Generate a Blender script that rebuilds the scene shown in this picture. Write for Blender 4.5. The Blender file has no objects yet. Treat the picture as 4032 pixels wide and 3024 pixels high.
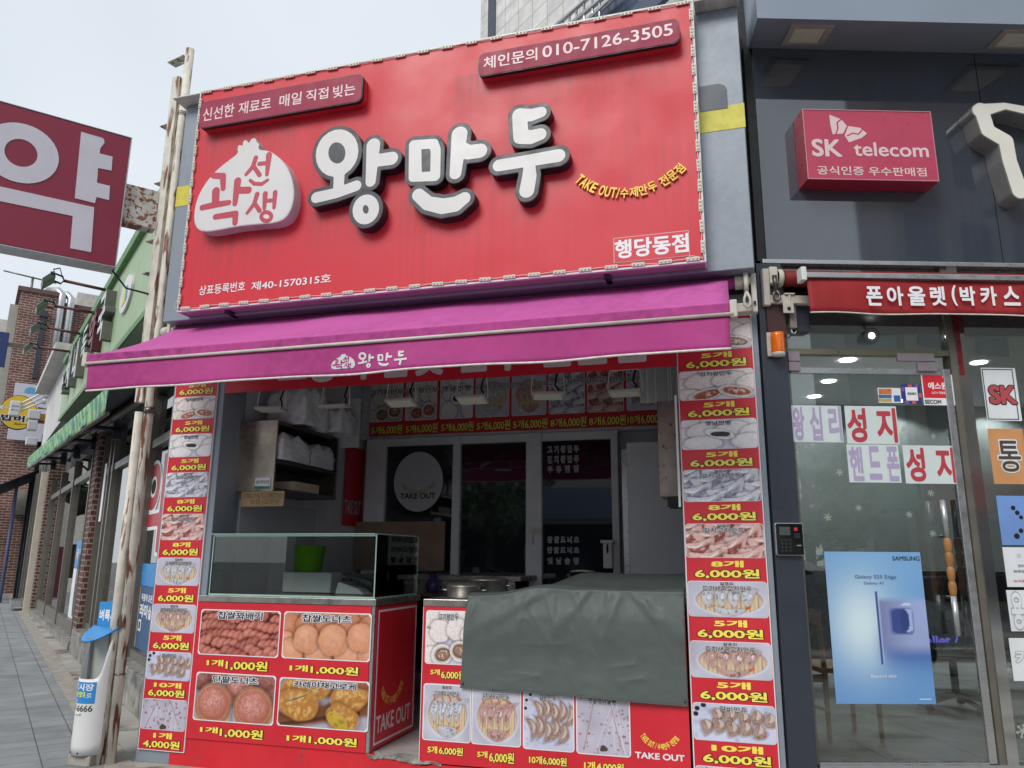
import bpy, math, random
import numpy as np
from math import sin, cos, tan, radians, pi, sqrt
from mathutils import Matrix, Vector

SC = bpy.context.scene
COL = SC.collection
random.seed(7)
RNG = np.random.RandomState(11)

# ------------------------------------------------------------------ camera
PITCH, ROLL, YAW, EYE, FPX = radians(12.7), radians(-0.41), radians(16.3), 1.5, 3028.0
_fh = Vector((-sin(YAW), cos(YAW), 0)); _r0 = Vector((cos(YAW), sin(YAW), 0)); _z = Vector((0, 0, 1))
FWD = cos(PITCH) * _fh + sin(PITCH) * _z
_u = -sin(PITCH) * _fh + cos(PITCH) * _z
RGT = cos(ROLL) * _r0 - sin(ROLL) * _u
UPV = sin(ROLL) * _r0 + cos(ROLL) * _u
CAM0 = Vector((0, 0, EYE))
cd = bpy.data.cameras.new('camera')
cam = bpy.data.objects.new('camera', cd); COL.objects.link(cam)
cd.sensor_fit = 'HORIZONTAL'; cd.sensor_width = 36.0; cd.lens = 36.0 * FPX / 4032.0
cd.clip_start = 0.05; cd.clip_end = 500
cam.matrix_world = Matrix(((RGT.x, UPV.x, -FWD.x, 0), (RGT.y, UPV.y, -FWD.y, 0), (RGT.z, UPV.z, -FWD.z, EYE), (0, 0, 0, 1)))
SC.camera = cam

# ------------------------------------------------------------------ sky, sun, exposure
SUN_EL, SUN_AZ = radians(42), radians(196)      # azimuth of the sun, clockwise from +Y
w = bpy.data.worlds.new('World'); SC.world = w; w.use_nodes = True
nt = w.node_tree; bg = nt.nodes['Background']
sky = nt.nodes.new('ShaderNodeTexSky'); sky.sky_type = 'NISHITA'; sky.sun_disc = False
sky.sun_elevation = SUN_EL; sky.sun_rotation = SUN_AZ
tc = nt.nodes.new('ShaderNodeTexCoord'); nz = nt.nodes.new('ShaderNodeTexNoise')
nz.inputs['Scale'].default_value = 1.6; nz.inputs['Detail'].default_value = 3
rp = nt.nodes.new('ShaderNodeValToRGB')
rp.color_ramp.elements[0].position = .3; rp.color_ramp.elements[1].position = .72
rp.color_ramp.elements[0].color = (6.5, 7.1, 7.7, 1); rp.color_ramp.elements[1].color = (8.1, 8.55, 8.95, 1)
mx = nt.nodes.new('ShaderNodeMix'); mx.data_type = 'RGBA'; mx.inputs['Factor'].default_value = .88
nt.links.new(tc.outputs['Generated'], nz.inputs['Vector']); nt.links.new(nz.outputs['Fac'], rp.inputs['Fac'])
nt.links.new(sky.outputs['Color'], mx.inputs['A']); nt.links.new(rp.outputs['Color'], mx.inputs['B'])
nt.links.new(mx.outputs['Result'], bg.inputs['Color']); bg.inputs['Strength'].default_value = .081
sd = bpy.data.lights.new('sun', 'SUN'); so = bpy.data.objects.new('sun', sd); COL.objects.link(so)
sd.energy = 1.5; sd.angle = radians(28); sd.color = (1, .96, .9)
sdir = Vector((sin(SUN_AZ) * cos(SUN_EL), cos(SUN_AZ) * cos(SUN_EL), sin(SUN_EL)))
so.rotation_euler = sdir.to_track_quat('Z', 'Y').to_euler(); so.location = (0, -5, 20)
SC.view_settings.view_transform = 'Standard'; SC.view_settings.look = 'None'
SC.view_settings.exposure = 0.55; SC.view_settings.gamma = 1.0
SC.render.engine = 'CYCLES'
SC.cycles.max_bounces = 12; SC.cycles.diffuse_bounces = 8; SC.cycles.transparent_max_bounces = 24; SC.cycles.sample_clamp_indirect = 6
SC.cycles.use_denoising = True

# ------------------------------------------------------------------ frames: local x along a face, y up, z out towards the viewer
def C(h):
    h = h.lstrip('#'); v = [int(h[i:i + 2], 16) / 255 for i in (0, 2, 4)]
    return tuple(c / 12.92 if c <= .04045 else ((c + .055) / 1.055) ** 2.4 for c in v)

def ray(px, py):
    d = FWD * FPX + RGT * (px - 2016) - UPV * (py - 1512)
    return d.normalized()

class Fr:
    def __init__(s, O, ex, ez=None):
        s.O = Vector(O); s.ex = Vector(ex).normalized(); s.ey = Vector((0, 0, 1))
        s.ez = s.ex.cross(s.ey) if ez is None else Vector(ez)
        s.M = Matrix(((s.ex.x, s.ey.x, s.ez.x, s.O.x), (s.ex.y, s.ey.y, s.ez.y, s.O.y), (s.ex.z, s.ey.z, s.ez.z, s.O.z), (0, 0, 0, 1)))
    def uv(s, px, py, w=0.0):
        d = ray(px, py); p0 = s.O + s.ez * w
        h = CAM0 + d * ((p0 - CAM0).dot(s.ez) / d.dot(s.ez)) - s.O
        return h.dot(s.ex), h.dot(s.ey)
    def box(s, p1, p2, w=0.0):
        a = s.uv(*p1, w=w); b = s.uv(*p2, w=w)
        return (min(a[0], b[0]), min(a[1], b[1]), max(a[0], b[0]), max(a[1], b[1]))
    def P(s, u, v, w=0): return s.O + s.ex * u + s.ey * v + s.ez * w
    def inv(s, p):
        h = Vector(p) - s.O; return h.dot(s.ex), h.dot(s.ey), h.dot(s.ez)

class World(Fr):
    def __init__(s):
        s.O = Vector((0, 0, 0)); s.ex, s.ey, s.ez = Vector((1, 0, 0)), Vector((0, 1, 0)), Vector((0, 0, 1)); s.M = Matrix.Identity(4)
W = World()
D = 5.174
FA = Fr((0, D, 0), (1, 0, 0))                     # dumpling shop front
FS = Fr((0, 4.924, 0), (1, 0, 0))                 # its fascia
SG = Fr((0, 4.79, 0), (1, 0, 0))                  # face of the big red sign
AW = Fr((0, 4.2, 0), (1, 0, 0))                   # awning front
BK = Fr((0, 7.6, 0), (1, 0, 0))                   # glazed partition at the back of the shop
SD = Fr((-2.505, D, 0), (0, 1, 0))                # end of the left counter
_c = radians(17.7)
PH = Fr((.27, 5.22, 0), (cos(_c), sin(_c), 0))    # phone shop front
_p = radians(51)
PM = Fr((-10.094, 10.219, 0), (sin(_p), -cos(_p), 0))   # pharmacy front; x grows towards the camera
ST = Fr((0, 0, 0), (sin(radians(50)), -cos(radians(50)), 0))

# ------------------------------------------------------------------ materials
MATS = {}
def mat(name, col, rough=.5, metal=0, var=.12, scale=6, streak=0, rust=None, rust_amt=.5, bump=0, bscale=60, emit=0, coat=0, spec=.5, rscale=None):
    if name in MATS: return MATS[name]
    m = bpy.data.materials.new(name); m.use_nodes = True; MATS[name] = m
    t = m.node_tree; N = t.nodes; L = t.links; b = N['Principled BSDF']
    if isinstance(col, str): col = C(col)
    b.inputs['Roughness'].default_value = rough; b.inputs['Metallic'].default_value = metal
    b.inputs['Specular IOR Level'].default_value = spec; b.inputs['Coat Weight'].default_value = coat
    co = N.new('ShaderNodeTexCoord'); last = None
    if var or streak or rust or bump:
        rgb = N.new('ShaderNodeRGB'); rgb.outputs[0].default_value = (*col, 1); last = rgb.outputs[0]
        def noise(sc, det=4, stretch=None, dist=0):
            n = N.new('ShaderNodeTexNoise'); n.inputs['Scale'].default_value = sc; n.inputs['Detail'].default_value = det
            n.inputs['Distortion'].default_value = dist
            if stretch:
                mp = N.new('ShaderNodeMapping'); mp.inputs['Scale'].default_value = stretch
                L.new(co.outputs['Object'], mp.inputs['Vector']); L.new(mp.outputs[0], n.inputs['Vector'])
            else: L.new(co.outputs['Object'], n.inputs['Vector'])
            return n.outputs['Fac']
        def rng(f, a, b_, lo, hi):
            r = N.new('ShaderNodeMapRange'); r.inputs[1].default_value = a; r.inputs[2].default_value = b_
            r.inputs[3].default_value = lo; r.inputs[4].default_value = hi; L.new(f, r.inputs[0]); return r.outputs[0]
        def mul(a, fac):
            x = N.new('ShaderNodeMix'); x.data_type = 'RGBA'; x.blend_type = 'MULTIPLY'; x.inputs['Factor'].default_value = 1
            L.new(a, x.inputs['A']); L.new(fac, x.inputs['B']); return x.outputs['Result']
        if var: last = mul(last, rng(noise(scale), .3, .7, 1 - var, 1 + var * .6))
        if streak:
            last0 = last; st_ = mul(last, rng(noise(1, 6, (19, .55, 19)), .36, .6, 1 - 2 * streak, 1))
            x = N.new('ShaderNodeMix'); x.data_type = 'RGBA'; L.new(rng(noise(.9, 3), .42, .62, 0, 1), x.inputs['Factor'])
            L.new(last0, x.inputs['A']); L.new(st_, x.inputs['B']); last = x.outputs['Result']
        if rust:
            x = N.new('ShaderNodeMix'); x.data_type = 'RGBA'
            sx = noise(rscale or 9, 7, (2.2, 2.2, .34) if name.startswith('rust') else (1.6, 1, .8), .4)
            L.new(rng(sx, 1 - rust_amt - .04, 1 - rust_amt + .04, 0, 1), x.inputs['Factor']); L.new(last, x.inputs['A'])
            r2 = N.new('ShaderNodeRGB'); r2.outputs[0].default_value = (*(C(rust) if isinstance(rust, str) else rust), 1)
            L.new(mul(r2.outputs[0], rng(noise(40), .3, .7, .5, 1.3)), x.inputs['B']); last = x.outputs['Result']
        L.new(last, b.inputs['Base Color'])
        if rough > .12: L.new(rng(noise(scale * 2.3), .3, .7, max(.03, rough - .1), min(1, rough + .1)), b.inputs['Roughness'])
        if bump:
            bm = N.new('ShaderNodeBump'); bm.inputs['Strength'].default_value = bump; bm.inputs['Distance'].default_value = .01
            L.new(noise(bscale), bm.inputs['Height']); L.new(bm.outputs[0], b.inputs['Normal'])
    else: b.inputs['Base Color'].default_value = (*col, 1)
    if emit:
        b.inputs['Emission Color'].default_value = (*col, 1); b.inputs['Emission Strength'].default_value = emit
    return m

def soot(m, spots):
    """grime washed down below raised parts: (x0, x1, top, length, amount) in the object's own metres"""
    t = m.node_tree; N = t.nodes; L = t.links; b = N['Principled BSDF']; src = b.inputs['Base Color'].links[0].from_socket
    co = N.new('ShaderNodeTexCoord'); sp = N.new('ShaderNodeSeparateXYZ'); L.new(co.outputs['Object'], sp.inputs[0])
    mp = N.new('ShaderNodeMapping'); mp.inputs['Scale'].default_value = (30, .7, 30); L.new(co.outputs['Object'], mp.inputs['Vector'])
    n = N.new('ShaderNodeTexNoise'); n.inputs['Scale'].default_value = 1; n.inputs['Detail'].default_value = 6; L.new(mp.outputs[0], n.inputs['Vector'])
    def mr(f, a, b_, lo, hi):
        r = N.new('ShaderNodeMapRange'); r.inputs[1].default_value = a; r.inputs[2].default_value = b_; r.inputs[3].default_value = lo; r.inputs[4].default_value = hi; L.new(f, r.inputs[0]); return r.outputs[0]
    def op(o, a, c):
        k = N.new('ShaderNodeMath'); k.operation = o
        for i, q in enumerate((a, c)):
            if isinstance(q, (int, float)): k.inputs[i].default_value = q
            else: L.new(q, k.inputs[i])
        return k.outputs[0]
    tot = None; st = mr(n.outputs['Fac'], .4, .66, .12, 1)
    for x0, x1, top, ln, am in spots:
        q = op('MULTIPLY', op('MULTIPLY', mr(sp.outputs['X'], x0, x0 + .1, 0, 1), mr(sp.outputs['X'], x1 - .1, x1, 1, 0)), op('MULTIPLY', mr(sp.outputs['Y'], top - ln, top, 0, 1), mr(sp.outputs['Y'], top, top + .02, 1, 0)))
        q = op('MULTIPLY', q, am); tot = q if tot is None else op('MAXIMUM', tot, q)
    x = N.new('ShaderNodeMix'); x.data_type = 'RGBA'; L.new(op('MULTIPLY', tot, st), x.inputs['Factor']); L.new(src, x.inputs['A']); x.inputs['B'].default_value = (.10, .05, .055, 1)
    L.new(x.outputs['Result'], b.inputs['Base Color'])

def glass(name, tint, refl=1.0, rough=0.0, base=.0):
    if name in MATS: return MATS[name]
    m = bpy.data.materials.new(name); m.use_nodes = True; MATS[name] = m
    t = m.node_tree; N = t.nodes; L = t.links; N.remove(N['Principled BSDF'])
    tr = N.new('ShaderNodeBsdfTransparent'); tr.inputs[0].default_value = (*tint, 1)
    gl = N.new('ShaderNodeBsdfGlossy'); gl.inputs['Roughness'].default_value = rough
    fz = N.new('ShaderNodeFresnel'); fz.inputs[0].default_value = 1.5
    ma = N.new('ShaderNodeMath'); ma.operation = 'MULTIPLY_ADD'; ma.inputs[1].default_value = refl; ma.inputs[2].default_value = base; ma.use_clamp = True
    mi = N.new('ShaderNodeMixShader'); L.new(fz.outputs[0], ma.inputs[0]); L.new(ma.outputs[0], mi.inputs[0])
    L.new(tr.outputs[0], mi.inputs[1]); L.new(gl.outputs[0], mi.inputs[2]); L.new(mi.outputs[0], N['Material Output'].inputs[0])
    return m

def brick_mat(name, c1, c2, mortar, sx, sy, msz=.012, rough=.8, offset=.5, axes='xy', bump=.4):
    m = bpy.data.materials.new(name); m.use_nodes = True; MATS[name] = m
    t = m.node_tree; N = t.nodes; L = t.links; b = N['Principled BSDF']; b.inputs['Roughness'].default_value = rough
    co = N.new('ShaderNodeTexCoord'); sp = N.new('ShaderNodeSeparateXYZ'); cb = N.new('ShaderNodeCombineXYZ')
    L.new(co.outputs['Object'], sp.inputs[0])
    if axes == 'sum':
        ad = N.new('ShaderNodeMath'); L.new(sp.outputs['X'], ad.inputs[0]); L.new(sp.outputs['Z'], ad.inputs[1]); L.new(ad.outputs[0], cb.inputs['X']); L.new(sp.outputs['Y'], cb.inputs['Y'])
    else:
        L.new(sp.outputs[axes[0].upper()], cb.inputs['X']); L.new(sp.outputs[axes[1].upper()], cb.inputs['Y'])
    k = N.new('ShaderNodeTexBrick'); L.new(cb.outputs[0], k.inputs['Vector'])
    k.inputs['Scale'].default_value = 1; k.inputs['Brick Width'].default_value = sx; k.inputs['Row Height'].default_value = sy
    k.inputs['Mortar Size'].default_value = msz; k.inputs['Mortar Smooth'].default_value = .2; k.offset = offset
    k.inputs['Color1'].default_value = (*C(c1), 1); k.inputs['Color2'].default_value = (*C(c2), 1); k.inputs['Mortar'].default_value = (*C(mortar), 1)
    n = N.new('ShaderNodeTexNoise'); n.inputs['Scale'].default_value = 2.3; n.inputs['Detail'].default_value = 8; L.new(co.outputs['Object'], n.inputs['Vector'])
    r = N.new('ShaderNodeMapRange'); r.inputs[1].default_value = .3; r.inputs[2].default_value = .7; r.inputs[3].default_value = .72; r.inputs[4].default_value = 1.15; L.new(n.outputs['Fac'], r.inputs[0])
    x = N.new('ShaderNodeMix'); x.data_type = 'RGBA'; x.blend_type = 'MULTIPLY'; x.inputs['Factor'].default_value = 1
    L.new(k.outputs['Color'], x.inputs['A']); L.new(r.outputs[0], x.inputs['B']); L.new(x.outputs['Result'], b.inputs['Base Color'])
    bm = N.new('ShaderNodeBump'); bm.inputs['Strength'].default_value = bump; bm.inputs['Distance'].default_value = .01; bm.invert = True
    L.new(k.outputs['Fac'], bm.inputs['Height']); L.new(bm.outputs[0], b.inputs['Normal'])
    return m

def attr_mat():
    m = bpy.data.materials.new('printed_photo'); m.use_nodes = True
    t = m.node_tree; b = t.nodes['Principled BSDF']; a = t.nodes.new('ShaderNodeAttribute'); a.attribute_name = 'print'
    t.links.new(a.outputs['Color'], b.inputs['Base Color']); b.inputs['Roughness'].default_value = .35
    return m
PRINT = attr_mat()

# ------------------------------------------------------------------ mesh builder
class MB:
    def __init__(s): s.v = []; s.f = []; s.m = []; s.sm = []
    def add(s, vs, fs, m=0, smooth=False):
        o = len(s.v); s.v += [tuple(p) for p in vs]
        for f in fs: s.f.append(tuple(i + o for i in f)); s.m.append(m); s.sm.append(smooth)
        return s
    def box(s, a0, b0, c0, a1, b1, c1, m=0):
        a0, a1 = sorted((a0, a1)); b0, b1 = sorted((b0, b1)); c0, c1 = sorted((c0, c1))
        v = [(a0, b0, c0), (a1, b0, c0), (a1, b1, c0), (a0, b1, c0), (a0, b0, c1), (a1, b0, c1), (a1, b1, c1), (a0, b1, c1)]
        return s.add(v, [(0, 3, 2, 1), (4, 5, 6, 7), (0, 1, 5, 4), (1, 2, 6, 5), (2, 3, 7, 6), (3, 0, 4, 7)], m)
    def prism(s, poly, w0, w1, m=0, axis=2):
        n = len(poly); A = sum(poly[i][0] * poly[(i + 1) % n][1] - poly[(i + 1) % n][0] * poly[i][1] for i in range(n))
        if A < 0: poly = poly[::-1]
        w0, w1 = sorted((w0, w1))
        def q(p, w): return (p[0], p[1], w) if axis == 2 else ((w, p[0], p[1]) if axis == 0 else (p[1], w, p[0]))
        v = [q(p, w0) for p in poly] + [q(p, w1) for p in poly]
        f = [tuple(range(n - 1, -1, -1)), tuple(range(n, 2 * n))] + [(i, (i + 1) % n, n + (i + 1) % n, n + i) for i in range(n)]
        return s.add(v, f, m)
    def quad(s, a, b, c, d, m=0): return s.add([a, b, c, d], [(0, 1, 2, 3)], m)
    def tube(s, pts, r, n=10, m=0, cap=True):
        pts = [Vector(p) for p in pts]; k = len(pts); rs = r if isinstance(r, (list, tuple)) else [r] * k
        vs = []; up = None
        for i, p in enumerate(pts):
            t = (pts[min(i + 1, k - 1)] - pts[max(i - 1, 0)]).normalized()
            if up is None: up = Vector((0, 0, 1)) if abs(t.z) < .9 else Vector((1, 0, 0))
            a = t.cross(up).normalized(); b = t.cross(a).normalized(); up = -b if (-b).dot(up) > 0 else b
            for j in range(n):
                th = 2 * pi * j / n; vs.append(p + (a * cos(th) + b * sin(th)) * rs[i])
        fs = [(i * n + j, i * n + (j + 1) % n, (i + 1) * n + (j + 1) % n, (i + 1) * n + j) for i in range(k - 1) for j in range(n)]
        s.add(vs, fs, m, True)
        if cap:
            o = len(s.v) - len(vs)
            s.f += [tuple(o + j for j in range(n - 1, -1, -1)), tuple(o + (k - 1) * n + j for j in range(n))]; s.m += [m, m]; s.sm += [False, False]
        return s
    def lathe(s, prof, c=(0, 0, 0), n=24, m=0, axis='y'):
        vs = []
        for r, h in prof:
            for j in range(n):
                th = 2 * pi * j / n; a, b = r * cos(th), r * sin(th)
                vs.append((c[0] + a, c[1] + h, c[2] + b) if axis == 'y' else ((c[0] + a, c[1] + b, c[2] + h) if axis == 'z' else (c[0] + h, c[1] + a, c[2] + b)))
        k = len(prof)
        return s.add(vs, [(i * n + j, (i + 1) * n + j, (i + 1) * n + (j + 1) % n, i * n + (j + 1) % n) for i in range(k - 1) for j in range(n)], m, True)
    def grid(s, fn, nu, nv, m=0, smooth=True):
        vs = [fn(i / nu, j / nv) for j in range(nv + 1) for i in range(nu + 1)]
        return s.add(vs, [(j * (nu + 1) + i, j * (nu + 1) + i + 1, (j + 1) * (nu + 1) + i + 1, (j + 1) * (nu + 1) + i) for j in range(nv) for i in range(nu)], m, smooth)
    def mesh(s, name, mats):
        me = bpy.data.meshes.new(name); me.from_pydata(s.v, [], s.f)
        for m in (mats if isinstance(mats, (list, tuple)) else [mats]): me.materials.append(m)
        me.polygons.foreach_set('material_index', s.m); me.polygons.foreach_set('use_smooth', s.sm); me.update()
        return me
    def build(s, name, mats, parent=None, fr=None, bevel=0, seg=2, solid=0):
        o = bpy.data.objects.new(name, s.mesh(name, mats)); COL.objects.link(o)
        place(o, parent, fr)
        if solid: md = o.modifiers.new('solid', 'SOLIDIFY'); md.thickness = solid; md.offset = 0
        if bevel: md = o.modifiers.new('bevel', 'BEVEL'); md.width = bevel; md.segments = seg; md.limit_method = 'ANGLE'; md.angle_limit = radians(40)
        return o

BASE = {}
def place(o, parent, fr):
    if parent is None: o.matrix_world = fr.M if fr else Matrix.Identity(4); BASE[o.name] = (0, 0, 0); return
    o.parent = parent
    o.location = tuple(-c for c in BASE.get(parent.name, (0, 0, 0))); BASE[o.name] = (0, 0, 0)

def tag(o, label, cat, group=None):
    o['label'] = label; o['category'] = cat
    if group: o['group'] = group
    return o
def thing(name, label, cat, fr, base, group=None):
    o = bpy.data.objects.new(name, None); COL.objects.link(o); o.empty_display_size = .1
    o.matrix_world = fr.M @ Matrix.Translation(Vector(base)); BASE[o.name] = base
    return tag(o, label, cat, group)
def struct(o): o['kind'] = 'structure'; return o
def dup(root, M, label=None, group=None):
    def cp(o, par):
        c = o.copy(); COL.objects.link(c)
        if par: c.parent = par
        for ch in o.children: cp(ch, c)
        return c
    r = cp(root, None); r.matrix_world = M
    if label: r['label'] = label
    if group: r['group'] = group
    return r

# ------------------------------------------------------------------ lettering: signed distance fields and their contours
INF = 9.0
def seg_field(segs, x0, y0, nx, ny, h, margin, radii=None):
    """distance to segments on a grid; with radii the capsule distance (negative inside)"""
    Fd = np.full((ny, nx), INF)
    for k, (ax, ay, bx, by) in enumerate(segs):
        r0, r1 = radii[k] if radii else (0, 0)
        mg = margin + max(r0, r1)
        i0 = max(0, int((min(ax, bx) - mg - x0) / h)); i1 = min(nx, int((max(ax, bx) + mg - x0) / h) + 2)
        j0 = max(0, int((min(ay, by) - mg - y0) / h)); j1 = min(ny, int((max(ay, by) + mg - y0) / h) + 2)
        if i1 <= i0 or j1 <= j0: continue
        X = x0 + h * np.arange(i0, i1)[None, :]; Y = y0 + h * np.arange(j0, j1)[:, None]
        dx, dy = bx - ax, by - ay; q = dx * dx + dy * dy
        t = np.clip(((X - ax) * dx + (Y - ay) * dy) / q, 0, 1) if q > 1e-14 else 0
        dd = np.hypot(X - ax - t * dx, Y - ay - t * dy) - (r0 + t * (r1 - r0))
        sub = Fd[j0:j1, i0:i1]; np.minimum(sub, dd, out=sub)
    return Fd

GF = {}
def text_field(s, h):
    if (s, h) in GF: return GF[(s, h)]
    c = bpy.data.curves.new('t', 'FONT'); c.body = s; c.size = 1; c.resolution_u = 4
    o = bpy.data.objects.new('t', c); COL.objects.link(o)
    me = bpy.data.meshes.new_from_object(o.evaluated_get(bpy.context.evaluated_depsgraph_get()))
    bpy.data.objects.remove(o); bpy.data.curves.remove(c)
    V = np.array([v.co[:2] for v in me.vertices])
    cnt = {}
    for p in me.polygons:
        for e in p.edge_keys: cnt[e] = cnt.get(e, 0) + 1
    E = np.array([e for e, n in cnt.items() if n == 1])
    bpy.data.meshes.remove(me)
    S = np.hstack([V[E[:, 0]], V[E[:, 1]]]); mg = .2
    x0, y0 = V.min(0) - mg; x1, y1 = V.max(0) + mg
    nx, ny = int((x1 - x0) / h) + 2, int((y1 - y0) / h) + 2
    Fd = seg_field(S, x0, y0, nx, ny, h, .13)
    lo = np.minimum(S[:, 1], S[:, 3]); hi = np.maximum(S[:, 1], S[:, 3]); X = x0 + h * np.arange(nx)
    for j in range(ny):
        y = y0 + h * j + 1e-6; k = (lo <= y) & (hi > y)
        if not k.any(): continue
        q = S[k]; xs = np.sort(q[:, 0] + (y - q[:, 1]) / (q[:, 3] - q[:, 1]) * (q[:, 2] - q[:, 0]))
        ins = (np.searchsorted(xs, X) % 2) == 1
        Fd[j, ins] *= -1
    GF[(s, h)] = (Fd, x0, y0); return GF[(s, h)]

def contours(Fd, level, x0, y0, h):
    G = Fd - level; G[np.abs(G) < 1e-9] = 1e-9; S = G < 0
    S[0, :] = S[-1, :] = False; S[:, 0] = S[:, -1] = False; G = np.where(S, G, np.maximum(G, 1e-6))
    k = S[:-1, :-1] * 1 + S[:-1, 1:] * 2 + S[1:, 1:] * 4 + S[1:, :-1] * 8
    nxt = {}
    # edges: b bottom, r right, t top, l left; inside kept on the left
    T = {1: 'bl', 2: 'rb', 3: 'rl', 4: 'tr', 6: 'tb', 7: 'tl', 8: 'lt', 9: 'bt', 11: 'rt', 12: 'lr', 13: 'br', 14: 'lb', 5: 'bltr', 10: 'rblt'}
    for j, i in zip(*np.nonzero((k > 0) & (k < 15))):
        ed = {'b': (0, j, i), 't': (0, j + 1, i), 'l': (1, j, i), 'r': (1, j, i + 1)}
        q = T[int(k[j, i])]
        for a in range(0, len(q), 2): nxt[ed[q[a]]] = ed[q[a + 1]]
    def pt(e):
        o, j, i = e
        if o == 0: a, b = G[j, i], G[j, i + 1]; return (x0 + h * (i + a / (a - b)), y0 + h * j)
        a, b = G[j, i], G[j + 1, i]; return (x0 + h * i, y0 + h * (j + a / (a - b)))
    loops = []
    while nxt:
        e0, e = next(iter(nxt.items())); del nxt[e0]; lp = [pt(e0)]
        while e != e0 and e in nxt: lp.append(pt(e)); e = nxt.pop(e)
        P = lp
        for _ in range(3):
            Q = []; n = len(P); i = 0
            while i < n:
                Q.append(P[i]); a = P[i]; b = P[(i + 1) % n]; c = P[(i + 2) % n]
                L = math.hypot(c[0] - a[0], c[1] - a[1]) + 1e-9
                i += 2 if i + 2 < n and abs((b[0] - a[0]) * (c[1] - a[1]) - (b[1] - a[1]) * (c[0] - a[0])) / L < .07 * h else 1
            P = Q
        if len(P) >= 4: loops.append(P)
    return loops

def fill_loops(loops, ext=0.0, bevel=0.0):
    """filled (and extruded) outline -> verts, faces"""
    c = bpy.data.curves.new('f', 'CURVE'); c.dimensions = '2D'; c.fill_mode = 'BOTH'; c.extrude = ext; c.bevel_depth = bevel; c.bevel_resolution = 1
    for lp in loops:
        sp = c.splines.new('POLY'); sp.points.add(len(lp) - 1); sp.use_cyclic_u = True
        sp.points.foreach_set('co', [q for p in lp for q in (p[0], p[1], 0, 1)])
    o = bpy.data.objects.new('f', c); COL.objects.link(o)
    me = bpy.data.meshes.new_from_object(o.evaluated_get(bpy.context.evaluated_depsgraph_get()))
    v = [tuple(x.co) for x in me.vertices]; f = [tuple(p.vertices) for p in me.polygons]
    bpy.data.objects.remove(o); bpy.data.curves.remove(c); bpy.data.meshes.remove(me)
    return v, f
def outer(loops):
    return [lp for lp in loops if sum(a[0] * b[1] - b[0] * a[1] for a, b in zip(lp, lp[1:] + lp[:1])) > 0]

TC = {}
def text_shape(s, level, h):
    key = (s, round(level, 4), h)
    if key not in TC:
        Fd, x0, y0 = text_field(s, h); TC[key] = fill_loops(contours(Fd.copy(), level, x0, y0, h))
    return TC[key]

def put_text(mb, s, box, w, m=0, grow=.012, out=None, ow=.045, h=1 / 44, warp=None, ext=0, side=None):
    """print string s so that its ink fills box=(u0,v0,u1,v1) at height w; out = material index of an outline"""
    v, f = text_shape(s, grow, h)
    xs = [p[0] for p in v]; ys = [p[1] for p in v]; a0, a1, b0, b1 = min(xs), max(xs), min(ys), max(ys)
    su = (box[2] - box[0]) / (a1 - a0); sv = (box[3] - box[1]) / (b1 - b0)
    def q(p, ww):
        r = (box[0] + (p[0] - a0) * su, box[1] + (p[1] - b0) * sv, ww)
        return warp(r) if warp else r
    if out is not None:
        v2, f2 = text_shape(s, grow + ow, h); mb.add([q(p, w) for p in v2], f2, out)
        mb.add([q(p, w + .0015) for p in v], f, m)
    elif ext:
        lp = contours(text_field(s, h)[0].copy(), grow, *text_field(s, h)[1:], h)
        v3, f3 = fill_loops(lp, .5); pv = [q(p, w + ext * (p[2] + .5)) for p in v3]; cap = lambda f: all(v3[i][2] > .4 for i in f)
        if side is None: mb.add(pv, f3, m)
        else: mb.add(pv, [f for f in f3 if cap(f)], m); mb.add(pv, [f for f in f3 if not cap(f)], side)
    else: mb.add([q(p, w) for p in v], f, m)

def LT(name, parent, mats, s, box, w, m=0, conv=None, **k):
    mb = MB(); put_text(mb, s, box, w, m, **k)
    return (conv(name, mb, mats, parent) if conv else mb.build(name, mats, parent))

def strokes_field(strokes, h, margin):
    """strokes: list of [(x,y,r),...]; returns field, x0, y0 with round capsules"""
    segs = []; rad = []
    for st in strokes:
        if len(st) == 1: st = [st[0], (st[0][0] + 1e-6, st[0][1], st[0][2])]
        for a, b in zip(st[:-1], st[1:]): segs.append((a[0], a[1], b[0], b[1])); rad.append((a[2], b[2]))
    R = max(max(r) for r in rad) + margin + 2 * h
    x0 = min(min(s[0], s[2]) for s in segs) - R; x1 = max(max(s[0], s[2]) for s in segs) + R
    y0 = min(min(s[1], s[3]) for s in segs) - R; y1 = max(max(s[1], s[3]) for s in segs) + R
    return seg_field(segs, x0, y0, int((x1 - x0) / h) + 2, int((y1 - y0) / h) + 2, h, margin + 2 * h, rad), x0, y0

def ell(cx, cy, a, b, r, n=20, tilt=0):
    return [(cx + a * cos(t) * cos(tilt) - b * sin(t) * sin(tilt), cy + a * cos(t) * sin(tilt) + b * sin(t) * cos(tilt), r) for t in [2 * pi * i / n for i in range(n + 1)]]

def rrect(u0, v0, u1, v1, r, n=6):
    P = []
    for cx, cy, a in ((u1 - r, v1 - r, 0), (u0 + r, v1 - r, 90), (u0 + r, v0 + r, 180), (u1 - r, v0 + r, 270)):
        for k in range(n + 1): t = radians(a + 90 * k / n); P.append((cx + r * cos(t), cy + r * sin(t)))
    return P
def smooth_poly(P, it=2):
    for _ in range(it):
        Q = []
        for a, b in zip(P, P[1:] + P[:1]): Q += [(a[0] * .75 + b[0] * .25, a[1] * .75 + b[1] * .25), (a[0] * .25 + b[0] * .75, a[1] * .25 + b[1] * .75)]
        P = Q
    return P

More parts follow.
